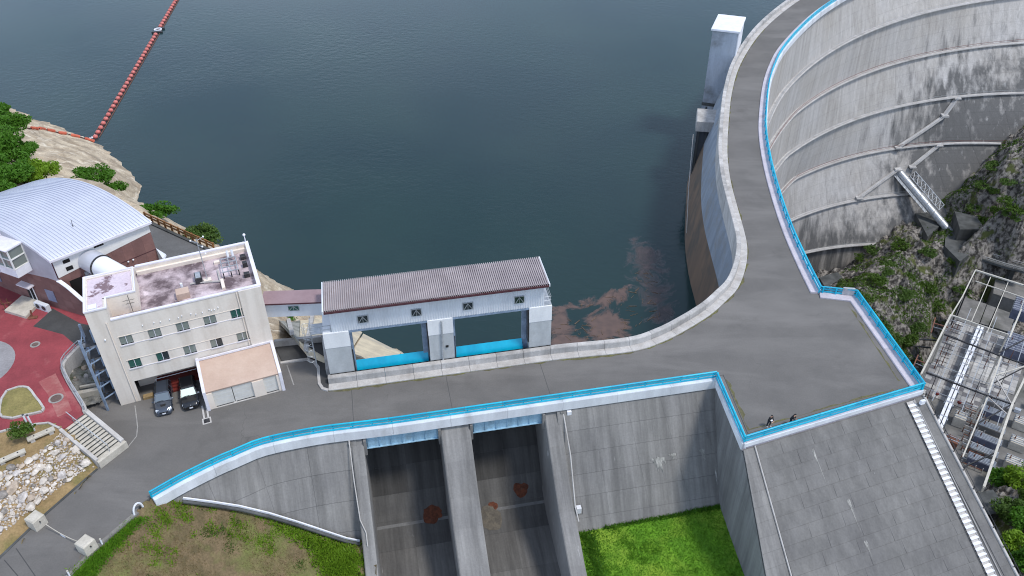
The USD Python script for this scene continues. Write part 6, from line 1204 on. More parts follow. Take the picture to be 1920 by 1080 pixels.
# ---------------------------------------------------------------- valley side, rock
VC = [(85.13, 187.67, -75.00), (86.35, 185.04, -74.00), (90.10, 183.64, -73.00), (94.71, 187.21, -72.00), (103.31, 196.30, -70.00), (114.79, 204.72, -67.00), (124.15, 207.81, -63.00), (131.65, 214.49, -58.00), (135.25, 213.05, -52.00), (139.68, 213.16, -47.00), (146.00, 214.33, -42.00), (154.34, 216.03, -38.00),
      (107.41, 194.69, -65.00), (107.73, 181.80, -63.00), (95.87, 164.56, -59.00), (96.02, 176.04, -64.00), (81.74, 152.29, -56.00), (84.53, 147.03, -55.00), (100.11, 159.81, -62.00), (114.41, 178.61, -66.00), (118.13, 174.49, -70.00), (74.92, 130.26, -50.00), (89.41, 144.24, -59.00), (102.82, 158.90, -68.00), (113.49, 170.54, -74.00), (89.49, 140.79, -64.00), (99.56, 148.00, -74.00), (106.34, 160.08, -76.00), (82.98, 160.60, -60.00), (72.28, 139.06, -50.00),
      (120.88, 189.33, -63.00), (122.79, 187.42, -67.00), (128.55, 195.87, -51.00), (133.48, 196.34, -44.00), (136.75, 196.59, -41.00), (129.53, 180.66, -43.00), (127.04, 183.57, -51.00), (130.57, 177.44, -52.00), (127.38, 193.78, -59.00), (129.74, 190.34, -62.00), (133.69, 182.73, -63.00), (136.86, 178.34, -66.00), (129.05, 185.41, -71.00), (133.21, 179.60, -74.00), (138.06, 174.83, -74.00), (126.99, 174.04, -76.00), (123.61, 162.22, -78.00), (126.54, 150.15, -78.00), (99.59, 128.78, -74.00),
      (83.91, 91.94, -52.00), (90.68, 95.61, -53.00), (80.98, 80.63, -47.00), (72.24, 71.49, -42.00), (71.85, 67.55, -40.00), (86.08, 98.97, -57.00), (86.54, 102.10, -60.00), (52, 60, -46), (52, 40, -42), (60, 85, -62), (46, 90, -56), (42, 100, -58), (46, 130, -70), (60, 165, -84), (90, 200, -92), (120, 225, -90), (170, 250, -60), (190, 200, -36), (190, 120, -45), (150, 60, -44), (110, 40, -38), (70, 20, -36)]
vm, VAL = height_sheet(VC, .5, 1.5, .16, seed=23, fine=.8)
put('rock_hillside', vm, valley, kind='structure', label='rugged grey rock of the valley side below the dam')

# rock shrubs: one prototype of each kind, then copies
SHR = [(91.84, 180.03, -70.00), (81.69, 160.61, -60.00), (100.28, 189.15, -68.00), (80.04, 148.06, -55.00), (92.73, 166.42, -62.00), (104.93, 185.63, -63.00), (82.45, 142.02, -54.00), (75.25, 128.90, -51.00), (93.41, 157.31, -60.00), (102.69, 173.17, -62.00), (110.05, 180.52, -63.00), (105.59, 168.52, -62.00), (96.37, 152.87, -63.00), (116.07, 177.74, -68.00), (117.63, 173.34, -70.00), (89.60, 142.54, -62.00), (97.33, 174.63, -63.00), (76.69, 138.73, -52.00), (111.50, 186.63, -62.00), (108.98, 167.43, -68.00), (85.24, 140.99, -57.00), (96.61, 188.34, -71.00), (81.18, 153.59, -57.00), (88.53, 161.61, -60.00),
       (126.51, 193.93, -54.00), (130.27, 194.11, -50.00), (131.92, 192.38, -45.00), (127.88, 180.54, -46.00), (128.02, 184.16, -53.00), (128.15, 190.57, -57.00), (131.35, 179.57, -55.00), (132.82, 210.81, -57.00), (137.27, 211.24, -47.00), (135.14, 211.14, -52.00), (128.02, 180.64, -50.00), (129.97, 181.64, -58.00), (134.12, 180.02, -62.00), (128.19, 186.82, -58.00), (128.19, 196.32, -58.00), (128.59, 206.71, -59.00), (130.94, 183.67, -56.00), (130.05, 189.17, -52.00), (131.52, 199.89, -50.00), (130.13, 187.89, -48.00), (125.14, 191.31, -60.00)]
ps = thing('rock_shrub', 'green shrub clump growing on the grey rock of the valley side', 'shrub', SHR[0], 'shrubs on the rock')
o = np.array(SHR[0]); put('crown', crown(o + [0, 0, .5], (2.4, 2.0, 1.2), 750, .26, 61, 9), leaf_k, ps); put('stem', MB().tube(o - [0, 0, .8], o + [0, 0, .6], .1, 5), bark, ps)
pw = thing('rock_shrub', 'green shrub clump growing on the grey rock of the valley side', 'shrub', SHR[1], 'shrubs on the rock')
o = np.array(SHR[1]); put('crown', crown(o + [0, 0, .4], (2.0, 2.6, .9), 700, .26, 62, 11), leaf_d, pw); put('stem', MB().tube(o - [0, 0, .8], o + [0, 0, .5], .1, 5), bark, pw)
g_ = np.random.default_rng(5)
for i, p in enumerate(SHR[2:]):
    z = max(z_at(VAL, p[0], p[1]), p[2] - 4); s = g_.uniform(.65, 1.35)
    copy_of(ps if i % 2 else pw, 'rock_shrub', 'green shrub clump growing on the grey rock of the valley side', 'shrub', (p[0], p[1], z + .2), g_.uniform(0, 360), (s, s * g_.uniform(.7, 1.2), s * .9), 'shrubs on the rock')
gp = shapely.MultiPoint([p[:2] for p in SHR]).convex_hull.buffer(3)
def moss(n, seed):
    g = np.random.default_rng(seed); V, Fc = [], []; b = gp.bounds
    while len(Fc) < n:
        x, y = g.uniform(b[0], b[2]), g.uniform(b[1], b[3])
        if not shapely.contains_xy(gp, x, y) or meshkit.fbm(np.array([x * .16, y * .16, 3.]), 4, 44) < g.uniform(.50, .60): continue
        p = np.array([x, y, z_at(VAL, x, y) + .12]); s = g.uniform(.12, .34); u, w = g.normal(size=(2, 3)); u /= np.linalg.norm(u); w = np.cross(u, w); w /= np.linalg.norm(w); k = len(V)
        V += [p - u * s, p + w * s * .5, p + u * s, p - w * s * .5]; Fc.append([k, k + 1, k + 2, k + 3])
    return MB().add(V, Fc)
put('ground_cover', moss(26000, 71), leaf_k, kind='stuff', label='low green ground cover in the cracks of the valley rock')
VT = [((85.97, 95.74, -56.00), 4.4, 'green tree beside the grey slab roof at the foot of the handrail'), ((87.96, 94.10, -54.00), 5.2, 'bright green tree at the right edge below the switchyard'), ((80.07, 84.41, -50.00), 4.6, 'dark bluish green tree right of the sloping slab'), ((79.96, 80.38, -48.00), 4.6, 'green tree at the lower right edge of the picture'), ((74.57, 74.91, -45.00), 4.0, 'yellow green tree close to the lower end of the slab handrail'), ((86.07, 88.02, -52.00), 4.4, 'green tree at the right edge behind the dark tree'), ((72.76, 69.73, -42.00), 4.0, 'green tree at the bottom right corner')]
for i, (p, r, lab) in enumerate(VT): tree('tree', lab, 'tree', p, r * 1.2, (r * .62, r * .62), 3000, .26, 81 + i, (leaf_m, leaf_y, leaf_d, leaf_m, leaf_y, leaf_k, leaf_m)[i], trunk=.2)
put('slab_roof', MB().prism([(76.66, 89.33, -48.00)[:2], (80.02, 90.08, -48.00)[:2], (80.59, 85.72, -48.00)[:2], (76.41, 84.91, -48.00)[:2]], -60, -48), block_m, label='flat grey concrete roof between trees and handrail', cat='roof slab')

# outlet pipe, truss, concrete footings
ua, ub = np.array((106.16, 208.79, -50.00)), np.array((120.20, 190.13, -63.00))
t = thing('outlet_pipe', 'pale steel outlet pipe sloping from the dam face to a rock footing', 'pipe', ua)
put('pipe', MB().tube(ua + (ua - ub) * .03, ub, 1.0, 18), steel, t, smooth=30)
for k in np.linspace(.08, .95, 9): c = ua + (ub - ua) * k; dd = (ub - ua) / np.linalg.norm(ub - ua); put('collar', MB().tube(c - dd * .1, c + dd * .1, 1.1, 18), ledge_m, t)
t = thing('pipe_truss', 'white steel lattice truss along the upper side of the outlet pipe', 'truss', ua)
ta, tb = ua + (ub - ua) * .28 + [1.6, .9, .4], ua + (ub - ua) * .74 + [1.6, .9, .4]; nb = 8
for o_ in ([0, 0, 0], [1.7, 1.2, .9]): put('chord', MB().bar(ta + o_, tb + o_, .2), steel, t)
for i in range(nb + 1):
    a = ta + (tb - ta) * i / nb; put('strut', MB().bar(a, a + [1.7, 1.2, .9], .13), steel, t)
    if i < nb: b = ta + (tb - ta) * (i + 1) / nb; put('brace', MB().bar(a, b + [1.7, 1.2, .9], .1).bar(b, a + [1.7, 1.2, .9], .1), steel, t)
t = thing('pipe_walkway', 'narrow grey walkway with handrail on the lower side of the outlet pipe', 'walkway', ua)
wa, wb = ua + (ub - ua) * .1 + [-1.1, -1.3, -.8], ua + (ub - ua) * .66 + [-1.1, -1.3, -.8]
put('deck', MB().bar(wa, wb, .9, .15), steel, t); put('rail', MB().bar(wa + [-.4, -.4, .9], wb + [-.4, -.4, .9], .07).bar(wa + [-.4, -.4, .5], wb + [-.4, -.4, .5], .05), steel, t)
for k in np.linspace(0, 1, 12): c = wa + (wb - wa) * k; put('rail_post', MB().bar(c + [-.4, -.4, 0], c + [-.4, -.4, .9], .06), steel, t)
def footing(pts, z1, z0, label): put('footing', MB().prism([p[:2] for p in pts], z0, z1), block_m, label=label, cat='footing', smooth=False)
footing([(124.66, 212.81, -62.00), (129.54, 208.47, -62.00), (124.55, 198.63, -62.00), (119.21, 200.97, -62.00)], -62, -84, 'dark concrete footing behind the upper end of the truss')
footing([(117.33, 187.86, -62.00), (121.54, 189.91, -62.00), (121.70, 180.17, -62.00), (115.96, 175.38, -62.00), (114.98, 182.25, -62.00)], -62, -84, 'grey concrete anchor block at the lower end of the outlet pipe')
footing([(121.53, 194.16, -58.50), (126.25, 191.63, -58.50), (125.82, 185.01, -58.50), (119.06, 185.10, -58.50)], -58.5, -80, 'dark retaining block with a pale edge right of the pipe')
footing([(113.51, 198.77, -62.00), (116.91, 200.14, -62.00), (118.53, 193.17, -62.00), (112.32, 186.88, -62.00)], -62, -84, 'small dark concrete footing below the walkway end')
ar = smooth_path([(120.64, 185.43, -63.00), (122.85, 180.12, -63.00), (127.62, 175.93, -63.00), (133.43, 172.32, -63.00)], 1.)
t = thing('access_bridge', 'narrow concrete access bridge running right from the pipe anchor block', 'bridge', ar[0])
put('deck', MB().sweep(ar, [(-1.4, -.6), (-1.4, 0), (1.4, 0), (1.4, -.6)]), block_m, t)
for s_ in (-1.3, 1.3): put('railing', MB().sweep(offset(ar, s_), [(-.05, .9), (.05, .9), (.05, 1.0), (-.05, 1.0)]).sweep(offset(ar, s_), [(-.04, .45), (.04, .45), (.04, .5), (-.04, .5)]), ledge_m, t)
for k in range(0, len(ar), 2): put('railing_post', MB().bar(offset(ar, 1.3)[k], offset(ar, 1.3)[k] + [0, 0, 1.], .08), ledge_m, t)
for k in (5, 14): put('pillar', MB().box(WORLD, ar[k][0] - .6, ar[k][0] + .6, ar[k][1] - .6, ar[k][1] + .6, -84, -63.6), block_m, t)
# stairways climbing the downstream face
def on_face(h, ph): return dam_pt(h, ph, .75)
def face_phi(p):
    d = np.array(p[:2]) - DC; return math.degrees(math.atan2(d[1], d[0]))
for pa, pb, ha, hb, lab in (((96.20, 199.62, -57.50), (105.62, 207.49, -52.00), 4.95, 4.45, 'lowest concrete stair flight on the dam face, beside the pipe outlet'), ((109.54, 209.03, -51.00), (115.77, 215.52, -46.00), 4.42, 4.02, 'short stair flight on the dam face right above the pipe outlet'), ((107.13, 207.84, -46.00), (118.28, 215.96, -38.50), 3.98, 3.38, 'middle stair flight on the dam face over the outlet pipe'), ((118.28, 215.96, -38.50), (122.83, 216.57, -34.50), 3.36, 3.02, 'upper stair flight on the dam face reaching the third ledge')):
    p0, p1 = face_phi(pa), face_phi(pb); t = thing('face_stair', lab, 'stairs', on_face(ha, p0)); n = 9
    P = [on_face(ha + (hb - ha) * k / n, p0 + (p1 - p0) * k / n) for k in range(n + 1)]
    for a, b in zip(P[:-1], P[1:]): put('flight', MB().bar(a, b, 1.1, .35), ledge_m, t)
    put('stair_rail', MB().poly([p + (np.array([DC[0], DC[1], p[2]]) - p) / np.linalg.norm(np.array([DC[0], DC[1], p[2]]) - p) * .55 + [0, 0, .95] for p in P], .05, 4), steel, t)
    for e in (P[0], P[-1]): put('platform', MB().box(WORLD, e[0] - .9, e[0] + .9, e[1] - .9, e[1] + .9, e[2] - .2, e[2] + .15), ledge_m, t)
put('toe_deck', MB().prism([(80.06, 174.25, -66.00)[:2], (85.52, 176.55, -66.00)[:2], (86.16, 174.18, -66.00)[:2], (80.33, 169.64, -66.00)[:2]], -80, -66), block_m, label='small dark concrete deck at the dam toe behind the rail corner', cat='deck')
for k in range(2): put('cliff_ledge', MB().bar((88.48, 142.64, -60.00) if k == 0 else (89.85, 141.96, -61.50), (97.00, 144.32, -62.00) if k == 0 else (95.50, 142.89, -63.00), .3, .25), block_m, label=('upper thin concrete ledge on the dark rock by the switchyard arms', 'lower thin concrete ledge on the dark rock by the switchyard arms')[k], cat='ledge')

# ---------------------------------------------------------------- switchyard on the powerhouse roof
ZY = -55.
Y = Frame(125.3, (98.46, 144.86, -55.00)); Yt = Frame(125.3, (91.79, 135.04, -47.00))      # floor level, steel level; s to the right, t away
put('powerhouse_roof', MB().box(Y, -.3, 36, -62, .3, -88, ZY - .1), apron_m, label='grey powerhouse roof deck carrying the switchyard', cat='roof deck')
yp = 'powerhouse_roof'
tile = [M(f'roof_tile_{c}', lin(*a), lin(*b), freq=.8, grain=.1) for c, a, b in (('pale', (172, 170, 167), (154, 152, 149)), ('mid', (150, 148, 146), (134, 132, 130)), ('grey', (120, 118, 119), (104, 102, 104)), ('white', (190, 188, 184), (174, 172, 168)))]
t = thing('roof_paving', 'patchwork of pale and dark square tiles on the switchyard deck', 'paving', Y(8, -12, ZY)); g_ = np.random.default_rng(9); cnt = 0
for i in range(18):
    for j in range(24):
        s0, t0 = .3 + i * 1.22, -1.5 - j * 1.22
        if t0 < -29 or cnt > 290: continue
        left = i < 5
        k = g_.choice(4, p=[.30, .28, .40, .02]) if left else g_.choice(4, p=[.46, .22, .26, .06])
        if left and i == 2: k = 0
        if not left and 6 <= i <= 10 and 9 <= j <= 12: k = 3
        put('tile', MB().box(Y, s0 + .02, s0 + 1.2, t0 - 1.2, t0 - .02, ZY - .1, ZY + .04 + .03 * (int(k) % 2)), tile[int(k)], t); cnt += 1
t = thing('switchyard_frame', 'large pale steel lattice frame spanning the switchyard', 'steel frame', Yt(0, 0, -47)); ZT = -47.
def sb(p, q, w, m=steel): return MB().bar(p, q, w, w), m
BEAMS = [((91.79, 135.04, -47.00), (78.40, 117.04, -47.00), .34, frame_m), ((91.79, 135.04, -47.00), (96.41, 131.59, -47.00), .26, frame_m), ((96.41, 131.59, -47.00), (100.66, 128.66, -47.00), .22, frame_m), ((87.74, 128.85, -47.00), (95.90, 122.30, -47.00), .26, steel_d), ((95.90, 122.30, -47.00), (100.28, 119.23, -47.00), .26, steel_d), ((79.53, 117.63, -47.00), (88.17, 111.36, -47.00), .26, steel_d), ((88.17, 111.36, -47.00), (91.95, 108.89, -47.00), .26, steel_d),
         ((96.06, 121.91, -47.00), (88.85, 111.71, -47.00), .3, frame_m), ((88.13, 110.59, -47.00), (77.35, 96.32, -47.00), .22, frame_m), ((98.57, 116.84, -47.00), (91.97, 108.89, -47.00), .36, frame_m), ((91.97, 108.89, -47.00), (77.97, 89.73, -47.00), .4, frame_m), ((84.17, 105.09, -48.00), (92.65, 109.30, -47.00), .2, steel_d), ((76.60, 94.70, -48.00), (83.37, 97.23, -47.00), .2, steel_d), ((92.67, 116.68, -47.00), (100.43, 119.54, -47.00), .2, frame_m), ((92.10, 115.60, -48.00), (100.43, 119.54, -47.00), .18, steel_d), ((92.36, 116.46, -47.00), (91.84, 109.03, -47.00), .2, kerb_m), ((88.36, 110.87, -47.00), (89.89, 106.20, -47.00), .16, kerb_m),
         ((96.93, 124.13, -48.00), (104.56, 127.78, -47.00), .2, steel_d), ((107.35, 136.75, -47.00), (100.51, 127.66, -47.00), .3, frame_m)]
for p, q, w, m in BEAMS: put('beam', MB().bar(p, q, w, w), m, t)
for p in ((91.79, 135.04, -47.00), (78.40, 117.04, -47.00), (100.66, 128.66, -47.00), (95.90, 122.30, -47.00), (88.17, 111.36, -47.00), (91.97, 108.89, -47.00), (77.97, 89.73, -47.00), (79.53, 117.63, -47.00), (87.74, 128.85, -47.00)): put('column', MB().bar([p[0], p[1], ZY - .1], p, .24), frame_m, t)
t = thing('switchyard_frame', 'tall dark steel lattice frame with thin bars behind the switchyard', 'steel frame', (104.07, 150.99, -47.00))
for p, q, w in (((104.03, 150.89, -47.00), (113.32, 144.13, -47.00), .26), ((103.12, 148.13, -48.00), (111.68, 141.28, -48.00), .16), ((104.03, 150.89, -47.00), (96.93, 141.28, -47.00), .2), ((96.93, 141.28, -47.00), (91.67, 134.78, -47.00), .2), ((106.21, 148.22, -47.00), (95.09, 132.81, -47.00), .12), ((109.04, 146.13, -47.00), (96.51, 129.04, -47.00), .12), ((109.83, 140.38, -47.00), (100.96, 128.15, -47.00), .1)): put('beam', MB().bar(p, q, w * 1.2, w * 1.2), frame_m, t)
for p in ((104.03, 150.89, -47.00), (109.04, 146.13, -47.00), (96.93, 141.28, -47.00)): put('column', MB().bar([p[0], p[1], -76], p, .22), steel_d, t)
for (p, q, r_s), lab in ((((89.51, 130.98, -47.00), (87.13, 132.38, -47.00), (85.34, 129.33, -47.00)), 'upper rusty bracket arm on the left side of the switchyard frame'), (((80.63, 120.05, -47.00), (79.15, 121.30, -47.00), (77.69, 119.16, -47.00)), 'lower rusty bracket arm on the left side of the switchyard frame')):
    t = thing('bracket_arm', lab, 'bracket', p); q = np.array(q); put('arm', MB().bar(p, q, .18), rust, t); put('lower_arm', MB().bar(np.array(p) - [0, 0, .9], q - [0, 0, .9], .1), steel, t); put('end_bar', MB().bar(q + (q - np.array(r_s)) * .6, r_s, .2), rust, t)
t = thing('bus_duct', 'long white double bus duct running along the switchyard deck', 'duct', Y(5, -20, ZY + 1))
da, db = np.array((101.37, 138.10, -53.00)), np.array((78.98, 107.06, -53.00))
for o_ in (-.35, .35): put('duct', MB().bar(da + Y.e1[0] * np.array([o_, 0, 0]) + Y.e1[1] * np.array([0, o_, 0]), db + Y.e1[0] * np.array([o_, 0, 0]) + Y.e1[1] * np.array([0, o_, 0]), .5, .5), white_m, t)
for k in np.linspace(.03, .97, 9): c = da + (db - da) * k; f = Frame(125.3, c[:2]); put('support', MB().box(f, -.9, .9, -.25, .25, ZY - .1, c[2] - .25), steel, t); put('joint_clamp', MB().box(f, -.7, .7, -.14, .14, c[2] - .28, c[2] + .3), steel, t)
def apparatus(px, az, sx, sy, h, mat, label, fins=3, cat='transformer', top=None):
    f = Frame(az, px[:2]); z = ZY - .05; t = thing('transformer', label, cat, (px[0], px[1], z))
    put('tank', MB().cham(f, -sx / 2, sx / 2, -sy / 2, sy / 2, z, z + h, .08), mat, t)
    for k in range(fins):
        v = -sy / 2 + (k + .5) * sy / fins; put('fin', MB().box(f, -sx / 2 - .12, sx / 2 + .12, v - .07, v + .07, z + h * .3, z + h + .14), top or steel, t)
    for k in (-1, 1): put('bushing', MB().tube(f(k * sx * .3, 0, z + h), f(k * sx * .3, 0, z + h + .9), .12, 8, .06), rust if k < 0 else kerb_m, t)
apparatus((85.79, 111.90, -55.00), 125.3, 2.0, 2.4, 2.2, bench_m, 'beige cabinet with three ribs beside the white bus duct', 3)
apparatus((82.10, 106.60, -55.00), 125.3, 2.2, 1.8, 1.4, rust, 'reddish brown equipment case near the slab handrail', 2)
navy = M('dark_blue_roof', lin(104, 108, 126), lin(82, 86, 102), freq=.8)
for i, p in enumerate(((95.23, 116.25, -55.00), (93.27, 113.38, -55.00), (90.97, 109.76, -55.00), (88.68, 106.54, -55.00), (86.89, 103.93, -55.00), (85.15, 101.39, -55.00))):
    apparatus(p, 125.3, 4.4, 1.7, 1.2 + .3 * (i % 2), navy if i % 2 else apron_m, ('uppermost', 'second', 'third', 'fourth', 'fifth', 'lowest')[i] + ' long dark grey switch cabinet in the row under the white cross beam', 5)
for i, (p, lab) in enumerate((((106.92, 132.26, -55.00), 'dark blue roofed block at the right edge of the switchyard'), ((114.88, 144.65, -58.00), 'dark lattice topped block behind the right end of the switchyard'))):
    apparatus(p, 125.3, 5.5, 6.0, 2.6, navy, lab, 7, 'switch house')
for i, (p, lab) in enumerate((((97.18, 110.81, -55.00), 'white topped apparatus right of the long white beam, highest'), ((93.98, 105.70, -55.00), 'white topped apparatus right of the long white beam, middle'), ((90.79, 100.96, -55.00), 'white topped apparatus right of the long white beam, lowest'))):
    apparatus(p, 125.3, 2.6, 2.2, 1.8, bench_m, lab, 4)
t = thing('insulator_rack', 'rack of thin pipes and insulators between bus duct and cabinets', 'rack', (88.02, 110.90, -55.00))
for i in range(14):
    p = np.array((89.08, 116.61, -55.00)) + (np.array((81.77, 101.68, -55.00)) - np.array((89.08, 116.61, -55.00))) * i / 13; put('pipe', MB().bar(p + [0, 0, .6], p + np.array([*Y.e1 * 3.6, .6]), .14), (steel, rust, kerb_m)[i % 3], t)
    for k in (0, 1.2, 2.4, 3.6): put('insulator', MB().tube(p + np.array([*Y.e1 * k, 0]), p + np.array([*Y.e1 * k, 1.2]), .11, 6, .07), kerb_m if i % 2 else rust, t)
t = thing('insulator_rack', 'row of brown stained insulators along the left switchyard edge', 'rack', (86.86, 127.47, -55.00))
for i in range(12):
    p = Y(1.2, -3.0 - i * 1.6, ZY); put('insulator', MB().tube(p, p + [0, 0, 1.3], .14, 6, .08), rust if i % 3 else kerb_m, t); put('stub', MB().bar(p + [0, 0, 1.2], p + np.array([*Y.e1 * 2.0, 1.2]), .09), steel_d, t)
t = thing('busbar_rack', 'dense rack of thin parallel busbars over the tiled switchyard deck', 'busbars', Y(10, -14, ZY + 3)); g_ = np.random.default_rng(77)
for i in range(7):
    t0 = -6.5 - i * 4.2; z = ZY + 3.2 + .8 * (i % 2)
    put('busbar', MB().bar(Y(.6, t0, z), Y(15.5, t0, z), .09), steel, t)
    for s_ in (2.2, 6.4, 9.6, 13.4): put('insulator', MB().tube(Y(s_, t0, ZY), Y(s_, t0, z), .10, 6, .06), (kerb_m, steel_d, rust)[(i + int(s_)) % 3], t)
for s_ in (3.2, 8.4, 11.8, 14.6): put('busbar', MB().bar(Y(s_, -1.5, ZY + 4.3), Y(s_, -36, ZY + 4.3), .12), steel, t)
t = thing('overhead_wire', 'thin sagging overhead wires between the two switchyard frames', 'wire', Yt(4, 2, -47))
for s_ in (1.5, 4.2, 7.0, 9.6):
    a, b = Yt(s_, 0, -47), Yt(s_, -20.5, -47); P = [a + (b - a) * u + [0, 0, -1.2 * 4 * u * (1 - u)] for u in np.linspace(0, 1, 10)]; put('wire', MB().poly(P, .03, 4), steel_d, t)
for i in range(20):
    s_, t0 = 15.8 + g_.uniform(0, 8), -8 - g_.uniform(0, 26); h = g_.uniform(.5, 1.6); w_, d_ = g_.uniform(.5, 1.6), g_.uniform(.5, 1.4)
    tt = thing('yard_cabinet', 'small grey apparatus cabinet on the right part of the switchyard deck', 'cabinet', Y(s_, t0, ZY), 'small cabinets on the switchyard'); f = Frame(125.3, Y(s_, t0)[:2])
    put('case', MB().cham(f, -w_ / 2, w_ / 2, -d_ / 2, d_ / 2, ZY - .1, ZY + h), (clad, apron_m, steel, bench_m)[i % 4], tt); put('lid', MB().box(f, -w_ / 2 - .05, w_ / 2 + .05, -d_ / 2 - .05, d_ / 2 + .05, ZY + h, ZY + h + .06), steel, tt)
for p, lab in (((84.00, 118.41, -53.50), 'red warning lamp on the tiled switchyard deck near the block corner'), ((87.40, 116.01, -53.50), 'red warning lamp beside the white bus duct')):
    t = thing('warning_lamp', lab, 'lamp', p); put('pole', MB().tube([p[0], p[1], ZY], p, .07, 6), steel, t); put('lamp', MB().ball(p, .42, 1), redm, t)
t = thing('rear_apron', 'dark concrete apron slabs between switchyard and cliff', 'apron', (117.37, 160.46, -66.00))
for q in (((113.84, 165.68, -66.00), (118.34, 162.58, -66.00), (113.11, 155.12, -66.00), (108.16, 158.05, -66.00)), ((118.38, 162.37, -66.00), (123.57, 158.30, -66.00), (118.77, 151.86, -66.00), (113.37, 155.12, -66.00)), ((128.46, 177.59, -68.00), (134.84, 172.80, -68.00), (130.25, 164.99, -68.00), (123.85, 169.50, -68.00))): put('slab', MB().prism([p[:2] for p in q], -90, q[0][2]), apron_m, t)

# ---------------------------------------------------------------- floating boom
t = thing('buoy_boom', 'long straight boom of faded red buoys across the lake, joined by a raft', 'boom', (-88.66, 161.33, -18.00))
ba, bb = np.array((-88.56, 161.23, -17.95)), np.array((-99.71, 249.72, -17.95)); dd = (bb - ba) / np.linalg.norm(bb - ba); nbuoy = 52
side = np.array([dd[1], -dd[0], 0])
for i in range(nbuoy):
    p = ba + dd * 2.185 * i
    if i in (29, 30): continue
    put('buoy', MB().ball(p + [0, 0, .2], (.52, .52, .48), 2), buoy_m, t, smooth=True)
put('net_tube', MB().bar(ba, ba + dd * 2.185 * nbuoy, .5, .25), rope_m, t); put('float_line', MB().bar(ba + side * .75, ba + dd * 2.185 * nbuoy + side * .75, .13, .12), rust, t); put('float_line', MB().bar(ba - side * .7, ba + dd * 2.185 * nbuoy - side * .7, .10, .1), rust, t)
p = ba + dd * 2.185 * 29.5; f = Frame(math.degrees(math.atan2(dd[0], dd[1])), p[:2])
for s in (-1.4, 1.4): put('raft_float', MB().cham(f, s - .4, s + .4, -1.4, 1.4, -18.05, -17.6), steel_d, t)
put('raft_ring', MB().sweep([p + [.9 * math.cos(a), .9 * math.sin(a), .4] for a in np.linspace(0, 2 * np.pi, 16)], [(-.15, -.15), (.15, -.15), (.15, .15), (-.15, .15)]), white_m, t)
t = thing('shore_boom', 'string of orange floats lying over the bare bank rock', 'boom', (-87.78, 158.38, -17.50))
sp_ = smooth_path([(-87.55, 158.42, -17.40), (-88.99, 157.75, -16.80), (-90.72, 157.17, -16.00), (-92.29, 156.42, -15.00), (-93.54, 155.33, -13.60), (-94.12, 153.88, -12.40), (-94.12, 151.22, -11.20), (-94.44, 148.40, -9.80)], .8)
for i in range(0, len(sp_) - 3, 3):
    a, b = sp_[i], sp_[i + 2]; za, zb_ = max(a[2], z_at(BANK, a[0], a[1]) + .25), max(b[2], z_at(BANK, b[0], b[1]) + .25); put('float', MB().tube([a[0], a[1], za], [b[0], b[1], zb_], .34, 10), orange, t, smooth=30)
put('cord', MB().poly([[q[0], q[1], max(q[2], z_at(BANK, q[0], q[1]) + .2)] for q in sp_], .1, 5), rope_m, t)
for p, lab in (((-88.95, 161.94, -17.80), 'topmost'), ((-89.12, 160.94, -17.80), 'middle'), ((-89.38, 160.45, -17.80), 'lowest')): put('marker_float', MB().ball(p, .25, 1), white_m, label=lab + ' of three small white floats at the shore end of the boom', cat='float')

